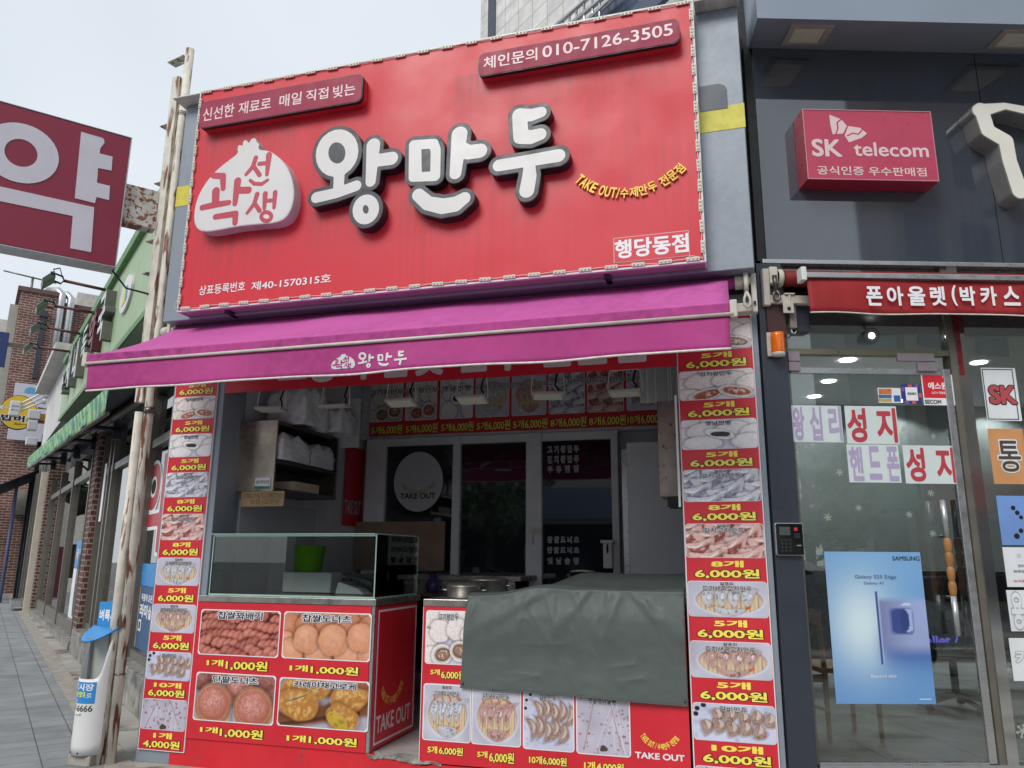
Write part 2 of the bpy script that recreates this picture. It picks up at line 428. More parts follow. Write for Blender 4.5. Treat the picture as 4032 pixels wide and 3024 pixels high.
# ------------------------------------------------------------------ printed food photographs (flat prints on the menu boards)
def vnoise(nx, ny, cells, rng):
    cy = max(2, int(cells * ny / nx)); g = rng.rand(cy + 2, cells + 2); y = np.linspace(0, cy, ny); x = np.linspace(0, cells, nx)
    j = y.astype(int); i = x.astype(int); fy = (y - j)[:, None]; fx = (x - i)[None, :]
    fy = fy * fy * (3 - 2 * fy); fx = fx * fx * (3 - 2 * fx)
    return (g[np.ix_(j, i)] * (1 - fx) + g[np.ix_(j, i + 1)] * fx) * (1 - fy) + (g[np.ix_(j + 1, i)] * (1 - fx) + g[np.ix_(j + 1, i + 1)] * fx) * fy

class Print:
    def __init__(s, nx, ny, bg, seed):
        s.nx, s.ny = nx, ny; s.a = ny / nx; s.r = np.random.RandomState(seed)
        s.X, s.Y = np.meshgrid(np.linspace(0, 1, nx), np.linspace(0, s.a, ny))
        s.I = np.zeros((ny, nx, 3)) + np.array(C(bg))
        s.n1 = vnoise(nx, ny, 9, s.r); s.n2 = .6 * vnoise(nx, ny, 30, s.r) + .4 * vnoise(nx, ny, 62, s.r); s.n3 = vnoise(nx, ny, 70, s.r)
        s.I *= (.85 + .3 * vnoise(nx, ny, 4, s.r))[..., None]
    def blob(s, x, y, a, b, ang, col, edge=.5, pleat=0, speck=None, sp_amt=.5, gloss=.12, wob=.12, dust=0, bend=0):
        dx, dy = s.X - x, s.Y - y; c, q = cos(ang), sin(ang)
        u, v = dx * c + dy * q, -dx * q + dy * c
        if bend: v = v - bend * (u * u / a - a * .4)
        u, v = u / a, v / b
        th = np.arctan2(v, u); r = np.sqrt(u * u + v * v) * (1 + wob * (s.n1 - .5))
        sh = np.clip((1.25 - r) / .2, 0, 1); s.I *= 1 - .38 * (np.clip(sh, 0, 1) * (r >= 1))[..., None]   # the print shows the food's own shade
        mk = np.clip((1 - r) / .08, 0, 1)[..., None]
        z = np.sqrt(np.clip(1 - r * r, 0, 1)); l = np.clip(.25 + .75 * (z * .75 + .45 * (-u * .4 + v * .8)), 0, 1.1)
        k = np.array(C(col)); e = k * np.array([.62, .5, .42]) * edge + k * (1 - edge)
        colr = e + (k - e) * np.clip(l, 0, 1)[..., None]
        colr = colr * (.86 + .28 * s.n2)[..., None]
        if pleat: colr = colr * (1 - .22 * (np.clip(np.sin(th * pleat + 3 * s.n1), 0, 1) * np.clip(1.1 - r, 0, 1) * (r > .15)))[..., None]
        if speck:
            sm = .8 * np.clip((s.n2 - (1 - sp_amt) * .9) * 6, 0, 1)[..., None] * np.clip((.95 - r) * 4, 0, 1)[..., None]
            colr = colr * (1 - sm) + np.array(C(speck)) * sm
        if dust: colr = colr + dust * np.array([1, .9, .92]) * (.25 + .75 * np.clip(s.n3 * 1.7 - .5, 0, 1))[..., None] * np.clip(z * 1.3 * l - .25, 0, 1)[..., None]
        colr = colr + gloss * np.clip(l - .8, 0, 1)[..., None] * 2
        s.I = s.I * (1 - mk) + colr * mk; return s
    def line(s, x0, y0, x1, y1, w, col, al=1):
        dx, dy = x1 - x0, y1 - y0; t = np.clip(((s.X - x0) * dx + (s.Y - y0) * dy) / (dx * dx + dy * dy), 0, 1)
        mk = np.clip((w - np.hypot(s.X - x0 - t * dx, s.Y - y0 - t * dy)) / (.4 * w), 0, 1)[..., None] * al
        s.I = s.I * (1 - mk) + np.array(C(col)) * mk
    def disc(s, x, y, a, b, col, al=1):
        mk = np.clip((1 - np.hypot((s.X - x) / a, (s.Y - y) / b)) / .08, 0, 1)[..., None] * al
        s.I = s.I * (1 - mk) + np.array(C(col)) * mk

def bun_print(kind, nx, ny):
    P = Print(nx, ny, '#c9c6d8', hash_(kind)); a = P.a
    W_ = '#efe6e4' if kind != 'plain' else '#e9e6ea'
    pl = 0 if kind == 'plain' else 9
    for x, y in ((.1, .9), (.5, .95), (.9, .9), (.02, .45), (.3, .62), (.68, .66), (1, .55), (.1, .1)):
        P.blob(x, y * a, .23, .23 * min(1, a * 1.2), .1, W_, .32, pl, gloss=.05)
    if kind == 'plain':
        P.blob(.28, .2 * a, .26, .24 * a, 0, W_, .3); P.blob(.9, .24 * a, .25, .27 * a, 0, W_, .3)
        P.blob(.52, .5 * a, .2, .17 * a, -.2, '#f0eef0', .2); P.disc(.52, .5 * a, .14, .09 * a, '#1d1a18')
        P.blob(.52, .49 * a, .12, .07 * a, -.2, '#2a2422', .6, speck='#0e0d0c')
    else:
        f, sp = ('#9c7a66', '#24382c') if kind == 'meat' else ('#b05a3c', '#e0a284')
        for x, y, an in ((.36, .17, .2), (.76, .24, -.15)):
            P.blob(x, y * a, .24, .2 * a, an, '#f2ece8', .25); P.blob(x + .01, y * a, .19, .145 * a, an, f, .45, speck=sp, sp_amt=.52)
            P.blob(x + .02, y * a, .15, .1 * a, an, f, .4, speck='#e9ddd4', sp_amt=.4)
    return P

def hash_(s): return sum((i + 3) * ord(c) for i, c in enumerate(s)) % 9973

def gyoza_print(kind, nx, ny):
    pk = kind == 'pink'; P = Print(nx, ny, '#aab0c6' if not pk else '#b9b4c2', hash_(kind)); a = P.a; r = P.r
    for i in range(-2, 9):
        P.line(i * .14 - .1, 0, i * .14 + .3, a, .012, '#d8dcea', .6)
    k = '#d6d8e6' if not pk else '#e3b9b4'; f = '#8d8fa8' if not pk else '#9c4c48'
    spots = [(.12, .95, .5), (.5, .98, .35), (.88, .93, .4), (.0, .62, .3), (.36, .66, .3), (.78, .6, .45), (1.05, .5, .3), (.14, .3, .2), (.56, .3, .3), (.95, .2, .35), (.3, .0, .15), (.75, -.02, .2)]
    for x, y, an in spots:
        P.blob(x, y * a, .26, .17 * a + .04, an, k, .42, 11, gloss=.22, bend=.5); P.blob(x + .03, y * a - .05 * a, .15, .06 * a + .02, an, f, .35, speck=k, sp_amt=.34, bend=.4, gloss=.3)
        P.blob(x - .02, y * a + .07 * a, .16, .02 * a + .008, an, '#eef0f6' if not pk else '#f4dcd8', .2, bend=.5)
    return P

def steamer_print(kind, nx, ny):
    P = Print(nx, ny, '#bcbccd', hash_(kind)); a = P.a
    cx, cy = .52, .46 * a; A, B = .47, .46 * a
    P.disc(cx, cy, A, B, '#cfd2e2'); P.disc(cx, cy + .02 * a, A * .95, B * .93, '#a88f86'); P.disc(cx, cy - .02 * a, A * .9, B * .86, '#d5bd9f')
    for i in range(14):
        x = .16 + i * .056; hh = B * .8 * sqrt(max(0, 1 - ((x - cx) / (A * .9)) ** 2))
        P.line(x, cy - hh, x, cy + hh * .6, .012, '#4a3a2e', .5 if i % 2 else .2)
    k, sp = ('#c3c6d2', '#55646a') if kind == 'grey' else ('#c29a96', '#4d4a48')
    for i in range(4):
        x = .26 + i * .17; y = (.56 + .02 * (i % 2)) * a
        P.line(x - .02, y + .16 * a, x - .055, y + .25 * a, .018, '#c9603a'); P.blob(x, y, .2 * a + .03, .075, 1.25 - .06 * i, k, .42, 0, speck=sp, sp_amt=.42, gloss=.25, bend=-.4)
        P.blob(x + .01, y, .1 * a, .035, 1.25, k, .3, 0, speck='#e9e4ea', sp_amt=.4)
    P.line(.72, .22 * a, .78, .28 * a, .018, '#d0673c'); P.blob(.52, .17 * a, .21, .1 * a, -.05, k, .42, 0, speck=sp, sp_amt=.42, gloss=.25, bend=.3)
    return P

def galbi_print(nx, ny):
    P = Print(nx, ny, '#c3c6dc', 5); a = P.a
    for i in range(40): P.disc(P.r.rand(), P.r.rand() * a, .03, .03, '#a9afcd', .6)
    for x, y in ((.05, .85), (.03, .7), (.13, .95)): P.disc(x, y * a, .035, .03, '#15161c')
    for row, (y, n, x0) in enumerate(((.68, 5, .3), (.36, 5, .16))):
        for i in range(n):
            x = x0 + i * .16; yy = (y - .02 * i + .05 * (i % 2)) * a
            P.blob(x, yy, .21 * a, .085, 1.9 - .15 * i, '#a98e84', .55, 3, speck='#6c5142', sp_amt=.38, gloss=.3, bend=.5)
            P.blob(x + .02, yy + .03, .13 * a, .028, 1.9 - .15 * i, '#c9b6ae', .2, bend=.5)
    return P

def cake_print(nx, ny):
    P = Print(nx, ny, '#b7b2c2', 8); a = P.a
    for i in range(60):
        x, y = P.r.rand(), P.r.rand() * a; s = .012 + .022 * P.r.rand()
        P.disc(x, y, s, s * .8, '#8a6f78' if i % 3 else '#9a4a4c', .7)
    for i in range(5): P.line(P.r.rand(), 0, P.r.rand(), a, .006, '#e6e6f2', .5)
    P.line(.12, .05, .35, a, .012, '#8e6250', .6); P.line(.85, .1, .62, a, .012, '#8e6250', .6)
    for x, y in ((.5, .12), (.54, .09), (.48, .08)): P.disc(x, y * a, .05, .04, '#4b4034')
    return P

def donut_print(kind, nx, ny):
    if kind == 'twist':
        P = Print(nx, ny, '#5c241c', 3); a = P.a
        for j in range(6):
            for i in range(-1, 5):
                x = i * .29 + .12 * (j % 2) + .05 * P.r.rand(); y = (1.02 - j * .2 + .06 * P.r.rand()) * a; an = -.5 + .9 * P.r.rand(); c_ = '#bf6a58' if (i + j) % 3 else '#a85444'
                P.blob(x, y, .16, .07, an, '#74271f', .5, 0, dust=.05)
                for q in (-1.5, -.5, .5, 1.5): P.blob(x + q * .075 * cos(an), y + q * .075 * sin(an), .07, .043, an + .75, c_, .6, 0, dust=.16, gloss=.14)
    elif kind == 'ball':
        P = Print(nx, ny, '#8a3d22', 4); a = P.a
        for x, y, r in ((.1, .95, .15), (.32, .97, .14), (.55, .93, .15), (.8, .95, .16), (1, .9, .13), (.05, .7, .14), (.28, .72, .14), (.5, .74, .13), (.75, .72, .16), (1, .66, .15), (.03, .38, .1), (.1, .1, .16), (.42, .1, .17), (.78, .13, .19), (1, .12, .12), (.27, .42, .155), (.58, .42, .17), (.9, .5, .155)):
            P.blob(x, y * a, r, r * .92, 0, '#d99a76' if y < .6 else '#c47f5c', .5, 0, dust=.1, gloss=.14, wob=.05)
    elif kind == 'bean':
        P = Print(nx, ny, '#b3b6c6', 6); a = P.a
        for x, y, A in ((.06, .85, .14), (.28, .97, .12), (.92, .9, .22), (1, .55, .14)): P.blob(x, y * a, A, A * .85, 0, '#8a4638', .5, 0, dust=.16)
        for x, y, A, B in ((.55, .68, .2, .17), (.24, .3, .25, .25), (.75, .26, .26, .25)):
            P.blob(x, y * a, A, B, 0, '#c98f6c', .5, 0, dust=.26, gloss=.12, wob=.05); P.blob(x, y * a + .03, A * .86, B * .74, 0, '#b06450', .3, 0, dust=.34, wob=.05)
    else:
        P = Print(nx, ny, '#a9a3b2', 12); a = P.a
        P.line(-.1, .05 * a, 1, .5 * a, .11, '#7a4a2a'); P.line(.5, .75 * a, 1.1, .95 * a, .07, '#9c5f3c'); P.line(0, .0, .9, .36 * a, .02, '#4e2d18')
        for x, y, A, B, an in ((.3, .84, .3, .15, -.05), (.78, .65, .22, .13, .12), (.22, .44, .24, .15, -.05), (.72, .2, .2, .14, -.35)):
            P.blob(x, y * a, A, B, an, '#b9803c', .5, 0, speck='#d8ae6a', sp_amt=.45, gloss=.2, wob=.3)
        P.blob(.66, .17 * a, .12, .08, -.4, '#c9a63a', .4, 0, speck='#8a7a22', sp_amt=.45, wob=.4)
        for i in range(7): P.line(.2, .58 * a, .08 + .04 * i, (.5 + .03 * i) * a, .008, '#4d6a52', .8)
    return P

PRN = {}
def print_mesh(kind, asp):
    """unit-width mesh grid carrying the print as a colour attribute"""
    key = (kind, round(asp, 1))
    if key in PRN: return PRN[key]
    nx = 120; ny = max(30, int(120 * asp))
    if kind in ('meat', 'kimchi', 'plain'): P = bun_print(kind, nx, ny)
    elif kind in ('white', 'pink'): P = gyoza_print(kind, nx, ny)
    elif kind in ('grey', 'red'): P = steamer_print(kind, nx, ny)
    elif kind == 'galbi': P = galbi_print(nx, ny)
    elif kind == 'cake': P = cake_print(nx, ny)
    else: P = donut_print(kind, nx, ny)
    I = np.clip(P.I, .005, .85)
    xs = np.linspace(0, 1, nx); ys = np.linspace(0, 1, ny); r = .045
    V = [(x, y, 0) for y in ys for x in xs]; F = []
    for j in range(ny - 1):
        for i in range(nx - 1):
            cx, cy = (xs[i] + xs[i + 1]) / 2, (ys[j] + ys[j + 1]) / 2 * asp
            qx, qy = max(r - cx, cx - 1 + r, 0), max(r - cy, cy - asp + r, 0)
            if qx * qx + qy * qy <= r * r: F.append((j * nx + i, j * nx + i + 1, (j + 1) * nx + i + 1, (j + 1) * nx + i))
    me = bpy.data.meshes.new('food_photo'); me.from_pydata(V, [], F)
    at = me.attributes.new('print', 'FLOAT_COLOR', 'POINT')
    at.data.foreach_set('color', np.dstack([I, np.ones((ny, nx, 1))]).astype(np.float32).ravel())
    me.materials.append(PRINT); me.update(); PRN[key] = me
    return me

def food_photo(parent, kind, box, w, border=.006, mborder=None):
    """white rounded border with the print on it, as one part > sub-part"""
    u0, v0, u1, v1 = box
    if border:
        fr_ = MB().prism(rrect(u0, v0, u1, v1, .022), w, w + .001).build('photo_border', mborder or M_['print_white'], parent)
        w += .0025; par = fr_
    else: par = parent; w += .0015
    b = border; asp = (v1 - v0 - 2 * b) / (u1 - u0 - 2 * b)
    o = bpy.data.objects.new('food_photo', print_mesh(kind, asp)); COL.objects.link(o)
    o.parent = par; bx = BASE.get(par.name, (0, 0, 0))
    o.location = (u0 + b - bx[0], v0 + b - bx[1], w - bx[2]); o.scale = (u1 - u0 - 2 * b, v1 - v0 - 2 * b, 1)
    return par

M_ = {}
def mk():
    g = M_
    g['print_white'] = mat('print_white', '#e4e4e8', .4, var=.04)
    g['print_red'] = mat('print_red', '#cc2634', .38, var=.08, scale=3)
    g['print_black'] = mat('print_black', '#151517', .45, var=0)
    g['print_yellow'] = mat('print_yellow', '#f4e25c', .4, var=.04)
    g['print_navy'] = mat('print_navy', '#1c2233', .45, var=0)
    g['print_blue'] = mat('print_blue', '#2f86c9', .4, var=.05)
    g['paper'] = mat('paper', '#d9dde0', .7, var=.06)
    g['sign_red'] = mat('sign_red', '#cd2a3a', .42, var=.06, scale=.9, streak=.07, spec=.4)
    g['sign_dark_red'] = mat('sign_dark_red', '#98304a', .5, var=.05, scale=3, spec=.25)
    g['face_white'] = mat('face_white', '#d2d0cf', .35, var=.05, scale=3)
    g['face_grey'] = mat('face_grey', '#c9cacc', .4, var=.05)
    g['letter_dark'] = mat('letter_dark', '#2c323c', .4, var=.1)
    g['letter_return'] = mat('letter_return', '#20232b', .45, var=.1)
    g['led'] = mat('led', '#c9c2b2', .4, var=.12, scale=30)
    g['wire_white'] = mat('wire_white', '#cfc8c0', .5, var=.1)
    g['trim_white'] = mat('trim_white', '#cfcfd2', .4, var=.1, streak=.1)
    g['sign_return'] = mat('sign_return', '#a58a98', .4, var=.1)
    g['panel_grey'] = mat('panel_grey', '#868f9a', .42, metal=.1, var=.015, scale=1, streak=.05)
    g['panel_dark'] = mat('panel_dark', '#3a3f4a', .35, metal=.2, var=.06, scale=2)
    g['soffit'] = mat('soffit', '#2a2d35', .5, var=.08)
    g['stone_cap'] = mat('stone_cap', '#c9c6c0', .7, var=.15, streak=.15)
    g['yellow_band'] = mat('yellow_band', '#cfc540', .45, var=.04, streak=.07)
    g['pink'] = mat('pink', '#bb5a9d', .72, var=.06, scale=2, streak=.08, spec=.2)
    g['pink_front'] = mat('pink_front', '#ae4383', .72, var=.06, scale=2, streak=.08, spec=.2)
    g['piping'] = mat('piping', '#d8d2cc', .6, var=.2, scale=30)
    g['ivory_metal'] = mat('ivory_metal', '#c3bdb2', .5, var=.15, scale=14)
    g['steel'] = mat('steel', '#a9a6a1', .32, metal=.85, var=.12, scale=5, streak=.1)
    g['steel_dark'] = mat('steel_dark', '#6f6a64', .38, metal=.8, var=.2, scale=4, streak=.2)
    g['alu'] = mat('alu', '#b9bbbd', .3, metal=.8, var=.08)
    g['black'] = mat('black', '#17181b', .5, var=.1)
    g['rubber'] = mat('rubber', '#1d1d20', .6, var=.1)
    g['tarp'] = mat('tarp', '#545d5b', .55, var=.06, scale=9, bump=.15, bscale=160, spec=.4)
    g['wall_in'] = mat('wall_in', '#d4d6de', .6, var=.1, streak=.1)
    g['floor_in'] = mat('floor_in', '#b0aeac', .7, var=.2, scale=4, bump=.2)
    g['concrete'] = mat('concrete', '#a19e97', .85, var=.22, scale=2.2, rust='#6d675c', rust_amt=.42, rscale=1.3, bump=.3, bscale=30)
    g['concrete_block'] = mat('concrete_block', '#9a958c', .9, var=.25, scale=8, bump=.6, bscale=40)
    g['worn_edge'] = mat('worn_edge', '#96948e', .8, var=.5, scale=14, bump=.8, bscale=24)
    g['plinth_red'] = mat('plinth_red', '#d0222f', .5, var=.12, scale=3, rust='#7d4a48', rust_amt=.3, rscale=14)
    g['rust_pole'] = mat('rust_pole', '#d2ccc0', .55, var=.2, scale=9, rust='#77452a', rust_amt=.418, rscale=11, bump=.2)
    g['rust_heavy'] = mat('rust_heavy', '#c6c4bc', .6, var=.15, scale=9, rust='#8a5630', rust_amt=.46, rscale=11, bump=.4)
    g['yak_red'] = mat('yak_red', '#84203a', .4, var=.06, scale=2)
    g['yak_letter'] = mat('yak_letter', '#c6c6cf', .4, var=.04)
    g['green_panel'] = mat('green_panel', '#9ab18c', .5, var=.06, scale=1.5, streak=.12)
    g['green_trim'] = mat('green_trim', '#56824a', .5, var=.1)
    g['bronze'] = mat('bronze', '#746f67', .4, metal=.4, var=.12)
    g['win'] = glass('window_glass', (.72, .76, .75), 1.4, base=.085)
    g['clear'] = glass('clear_glass', (.86, .9, .89), 1.0, base=.015)
    g['glass_edge'] = mat('glass_edge', '#9fc0b6', .25, var=.05)
    g['dark_glass'] = mat('dark_glass', '#171b23', .06, var=0, spec=.5)
    g['gloss_panel'] = mat('gloss_panel', '#3c434e', .04, var=.04, streak=.06, spec=1.0, coat=1.0)
    g['sk_red'] = mat('sk_red', '#b5405c', .35, var=.05)
    g['sk_side'] = mat('sk_side', '#9c1a34', .35, var=.08)
    g['sk_letter'] = mat('sk_letter', '#dcc3c4', .4, var=.03)
    g['cream'] = mat('cream', '#dcd9ce', .4, var=.05)
    g['aw_red'] = mat('aw_red', '#9e2a2e', .6, var=.16, scale=3, streak=.1, spec=.3)
    g['amber'] = mat('amber', '#d8660c', .2, var=.15, scale=12, coat=.5)
    g['brown_board'] = mat('brown_board', '#43272a', .6, var=.2)
    g['wood'] = mat('wood', '#9a6a34', .5, var=.25, scale=11)
    g['wood_red'] = mat('wood_red', '#bd8358', .5, var=.25, scale=11)
    g['wood_pale'] = mat('wood_pale', '#b98f5c', .5, var=.15)
    g['tile'] = brick_mat('tile', '#c0c2be', '#b8bab7', '#8e908f', .6, .6, .006, .25, 0, 'xz', .1)
    g['ceiling'] = mat('ceiling', '#dfe1df', .7, var=.03)
    g['room_wall'] = mat('room_wall', '#8c908e', .7, var=.08)
    g['lamp_lens'] = mat('lamp_lens', '#d6d8c8', .3, var=.15, scale=60)
    g['glow'] = mat('glow', '#f4f8ff', .5, var=0, emit=9)
    g['brick'] = brick_mat('brick', '#7c5147', '#6a433b', '#aa9c94', .30, .105, .014, .85, .5, 'xy', .3)
    g['brick_col'] = brick_mat('brick_col', '#6b3630', '#4f2a28', '#8f8a80', .24, .088, .012, .8, .5, 'sum', .6)
    g['pavers'] = brick_mat('pavers', '#8f9294', '#84878a', '#5c5b59', .27, .262, .005, .9, 0, 'yx', .5)
    g['granite'] = brick_mat('granite', '#d6d4d1', '#cac8c6', '#a3a19f', .52, .40, .012, .6, 0, 'xy', .3)
    g['marble'] = mat('marble', '#8f8d88', .4, var=.5, scale=7, rust='#5d5b56', rust_amt=.42, rscale=5)
    g['plastic_white'] = mat('plastic_white', '#d6d6d6', .35, var=.05)
    g['bag'] = mat('bag', '#e0e2e8', .35, var=.15, scale=9, spec=.6)
    g['cardboard'] = mat('cardboard', '#a98e68', .8, var=.1)
    g['navy'] = mat('navy', '#141c2c', .7, var=.15)
    g['asphalt'] = mat('asphalt', '#77777a', .9, var=.2, scale=3, bump=.4)
    g['leaf'] = mat('leaf', '#3d5a30', .6, var=.5, scale=1.2)
    g['trunk'] = mat('trunk', '#4a3c30', .9, var=.3)
mk()
K = M_

def z1(x, y): return (x * .6028, y * .6028)
def z5(x, y): return (650 + x * .66305, 200 + y * .66305)
def z6(x, y): return (1700 + x * .72333, y * .72333)
def zc(x, y): return (700 + x * .5872, 2050 + y * .5872)      # left counter
def zr(x, y): return (1600 + x * .4973, 2224 + y * .4973)     # right counter
def zi(x, y): return (700 + x * .60277, 1200 + y * .60277)    # interior left
def zb(x, y): return (1600 + x * .57252, 1350 + y * .57252)   # interior right
def zp(x, y): return (2900 + x * .66315, 1000 + y * .66315)   # phone shop door
def zq(x, y): return (3000 + x * .61722, 2000 + y * .61722)   # phone shop low
def z7(x, y): return (2800 + x * .74262, y * .74262)
def za(x, y): return (2550 + x * .36166, 1050 + y * .36166)   # awning brackets

# ------------------------------------------------------------------ ground
g = MB(); g.grid(lambda s, t: (-140 + 280 * s, -140 + 280 * t, -.004), 2, 2, 0, False)
struct(g.build('ground', K['asphalt']))
g = MB()   # concrete apron between pavers and fronts
g.quad((-3, .30, 0), (60, .30, 0), (60, 9, 0), (-3, 9, 0))
apM = Matrix(((-.766, .643, 0, 0), (.643, .766, 0, 0), (0, 0, 1, 0), (0, 0, 0, 1)))   # x along the street, y towards the fronts
ap = MB(); ap.quad((-12, .9, 0), (-12, 12, 0), (80, 12, 0), (80, .9, 0)); o = ap.build('apron', K['concrete']); o.matrix_world = apM; struct(o)
sw = MB(); sw.quad((-12, -2.6, .004), (-12, .905, .004), (80, .905, .004), (80, -2.6, .004)); o = sw.build('pavement', K['pavers']); o.matrix_world = apM; struct(o)
kb = MB().box(-12, -2.75, -.1, 80, -2.6, .02).box(-12, .912, -.05, 80, 1.10, .006); o = kb.build('kerb', K['concrete_block']); o.matrix_world = apM; struct(o)

# ------------------------------------------------------------------ dumpling shop building
XL, XR = -3.95, -.35
shop = thing('shop_building', 'single storey dumpling shop with grey panelled fascia, yellow band and open serving front', 'building', W, (-2.1, 5.3, 0))
m = MB().box(-4.385, 4.924, 3.335, .185, 5.5, 5.28); m.build('fascia', K['panel_grey'], shop, bevel=.006)
for xa, xb in ((-4.43, -4.142), (-.105, .2)): MB().box(xa, 4.80, 5.283, xb, 5.5, 5.295).build('roof_cap', K['stone_cap'], shop, bevel=.004)
yl = FS.uv(*z1(1210, 1215))[1]; yl2 = FS.uv(*z1(1200, 1345))[1]
m = MB().box(-4.388, 4.921, yl2, .188, 5.6, yl); m.build('yellow_band', K['yellow_band'], shop)
b = FS.box(z6(1455, 475), z6(1612, 590))
m = MB(); m.prism([(p[0], -p[1]) for p in []] or [(b[0], b[1]), (b[2], b[1]), (b[2], b[3] - .05), (b[2] - .012, b[3] - .02), (b[2] - .05, b[3]), (b[0], b[3])], -4.918, -4.93); 
mb2 = MB(); mb2.add([(x, -z, y) for x, y, z in m.v], m.f); mb2.build('badge', K['panel_dark'], shop)
m = MB().box(-4.37, 5.18, 3.25, .17, 5.49, 3.334); m.build('soffit', K['soffit'], shop)
MB().box(-4.3, 5.501, 3.56, .18, 8.0, 5.2).build('roof_mass', K['panel_grey'], shop); MB().box(XL - .12, 7.8, 0, .22, 7.95, 3.555).build('rear_wall', K['wall_in'], shop)
m = MB().box(-4.42, D + .004, 0, XL + .02, D + .3, 3.25); m.build('pillar', K['panel_grey'], shop, bevel=.004)
m = MB().box(XR, D + .004, 0, .188, D + .3, 3.25); m.build('pillar', K['panel_grey'], shop, bevel=.004)
m = MB().box(XL + .02, D + .02, 2.90, XR, D + .12, 3.25).box(XL + .02, D + .004, 2.776, XR, D + .02, 3.25); m.build('header_banner', K['print_red'], shop)
hb = MB()
put_text(hb, '고향의 참맛 만두 전문점', (-3.45, 2.815, -.55, 3.1), 0, 0, .045, h=1 / 30)
o = MB().add([(x, D + .002, y) for x, y, z in hb.v], hb.f).build('banner_lettering', K['face_white'], shop)
m = MB().box(XL - .12, D + .3, 0, XL, 7.79, 3.45); m.build('side_wall', K['wall_in'], shop)
m = MB().box(.1, D + .3, 0, .22, 7.79, 3.45); m.build('side_wall', K['wall_in'], shop)
m = MB().box(XL - .12, 5.5, 3.451, .22, 7.79, 3.55); m.build('ceiling', K['ceiling'], shop)
# floor slab with a worn edge and the red plinth under the counters
m = MB().box(XL, D + .06, 0, .1, 7.79, .185); m.build('floor', K['floor_in'], shop)
pl = [(-4.12, 0), (.18, 0), (.18, .16), (-2.02, .155), (-2.1, .14), (-2.2, .145), (-2.28, .165), (-2.4, .17), (-2.5, .187), (-4.12, .187)]
m = MB(); m.add([(x, D + y, z) for y in (.0, .059) for x, z in pl], [tuple(range(len(pl))), tuple(range(2 * len(pl) - 1, len(pl) - 1, -1))] + [(i, i + len(pl), (i + 1) % len(pl) + len(pl), (i + 1) % len(pl)) for i in range(len(pl))])
m.build('plinth', K['plinth_red'], shop)
RNG2 = np.random.RandomState(5)
m = MB(); n = 26; xs = np.linspace(-2.52, -1.98, n)
lo = list(np.convolve(.172 - .034 * RNG2.rand(n + 4) - .014 * (np.arange(n + 4) > 14), np.ones(5) / 5, 'valid'))
vv = [(xs[i], D - .004 - .012 * RNG2.rand(), lo[i] + .008) for i in range(n)] + [(xs[i], D - .004 - .012 * RNG2.rand(), lo[i] + .028) for i in range(n)] + [(xs[i], D + .075, .190) for i in range(n)]
m.add(vv, [(i, i + 1, n + i + 1, n + i) for i in range(n - 1)] + [(n + i, n + i + 1, 2 * n + i + 1, 2 * n + i) for i in range(n - 1)])
m.build('worn_edge', K['worn_edge'], shop)
# back partition
def bk(p): return BK.uv(*p)
zt = 2.75
m = MB().box(-3.949, 7.61, zt, .099, 7.75, 3.45); m.build('back_wall', K['wall_in'], shop)
part = MB()
cols = [zi(1258, 1000)[0], zi(1355, 1000)[0], zb(320, 1000)[0], zb(372, 1000)[0], zb(828, 1000)[0], zb(935, 1000)[0], zb(1418, 1000)[0], zb(1465, 1000)[0]]
ux = [BK.uv(px, 2000)[0] for px in cols]
topv = BK.uv(*zb(600, 640))[1]; gl_t = BK.uv(*zb(600, 690))[1]
pm = MB()
for a, b_ in ((ux[0] - .06, ux[1]), (ux[2], ux[3]), (ux[4], ux[5]), (ux[6], ux[7])): pm.box(a, 7.56, .19, b_, 7.66, zt)
for a, b_ in ((ux[1], ux[2]), (ux[3], ux[4]), (ux[5], ux[6])): pm.box(a, 7.575, gl_t, b_, 7.65, zt - .003); pm.box(a, 7.575, .19, b_, 7.65, .36)
pf = pm.build('partition', mat('partition_alu', '#d4d6da', .4, metal=0, var=.1), shop, bevel=.004)
for i, (a, b_) in enumerate(((ux[1], ux[2]), (ux[3], ux[4]), (ux[5], ux[6]))):
    MB().box(a - .002, 7.60, .36, b_ + .002, 7.61, gl_t).build('pane', mat('back_glass', '#1a1e26', .03, var=0, spec=1.0, coat=1.0), pf)
m = MB().box(ux[4] + .04, 7.53, 1.74, ux[4] + .17, 7.558, 1.79).box(ux[4] + .07, 7.545, 1.62, ux[4] + .085, 7.558, 1.74); m.build('door_lock', K['ivory_metal'], pf)
# white oval with TAKE OUT and the vinyl product names on the panes
BKt = lambda mb, s, p1, p2, **k: put_text(mb, s, BK.box(p1, p2, .02), .05, **k)
c0 = BK.uv(*zb(-60, 955)); 
m = MB(); ov = BK.box(zi(1420, 965), (1741, zi(0, 1350)[1]), .012); cx, cy = (ov[0] + ov[2]) / 2, (ov[1] + ov[3]) / 2
m.prism([(p[0], p[1]) for p in ell(cx, cy, (ov[2] - ov[0]) / 2, (ov[3] - ov[1]) / 2, 0, 48)[:-1]], .010, .013, 0)
rw, rh = (ov[2] - ov[0]) / 2, (ov[3] - ov[1]) / 2; put_text(m, 'TAKE OUT', (cx - .72 * rw, cy - .58 * rh, cx + .72 * rw, cy - .38 * rh), .015, 1, .03)
OVAL = (cx, cy, rw)
oval = m.build('oval_sticker', [mat('oval_white', '#b4b6bc', .5, var=.03), K['print_black']], None, BK)
tag(oval, 'white oval window sticker reading TAKE OUT on the dark back door pane', 'sticker')
nm = thing('vinyl_lettering', 'six lines of white outlined menu names stuck on the right back door pane', 'lettering', BK, (-1.7, 1.5, .012))
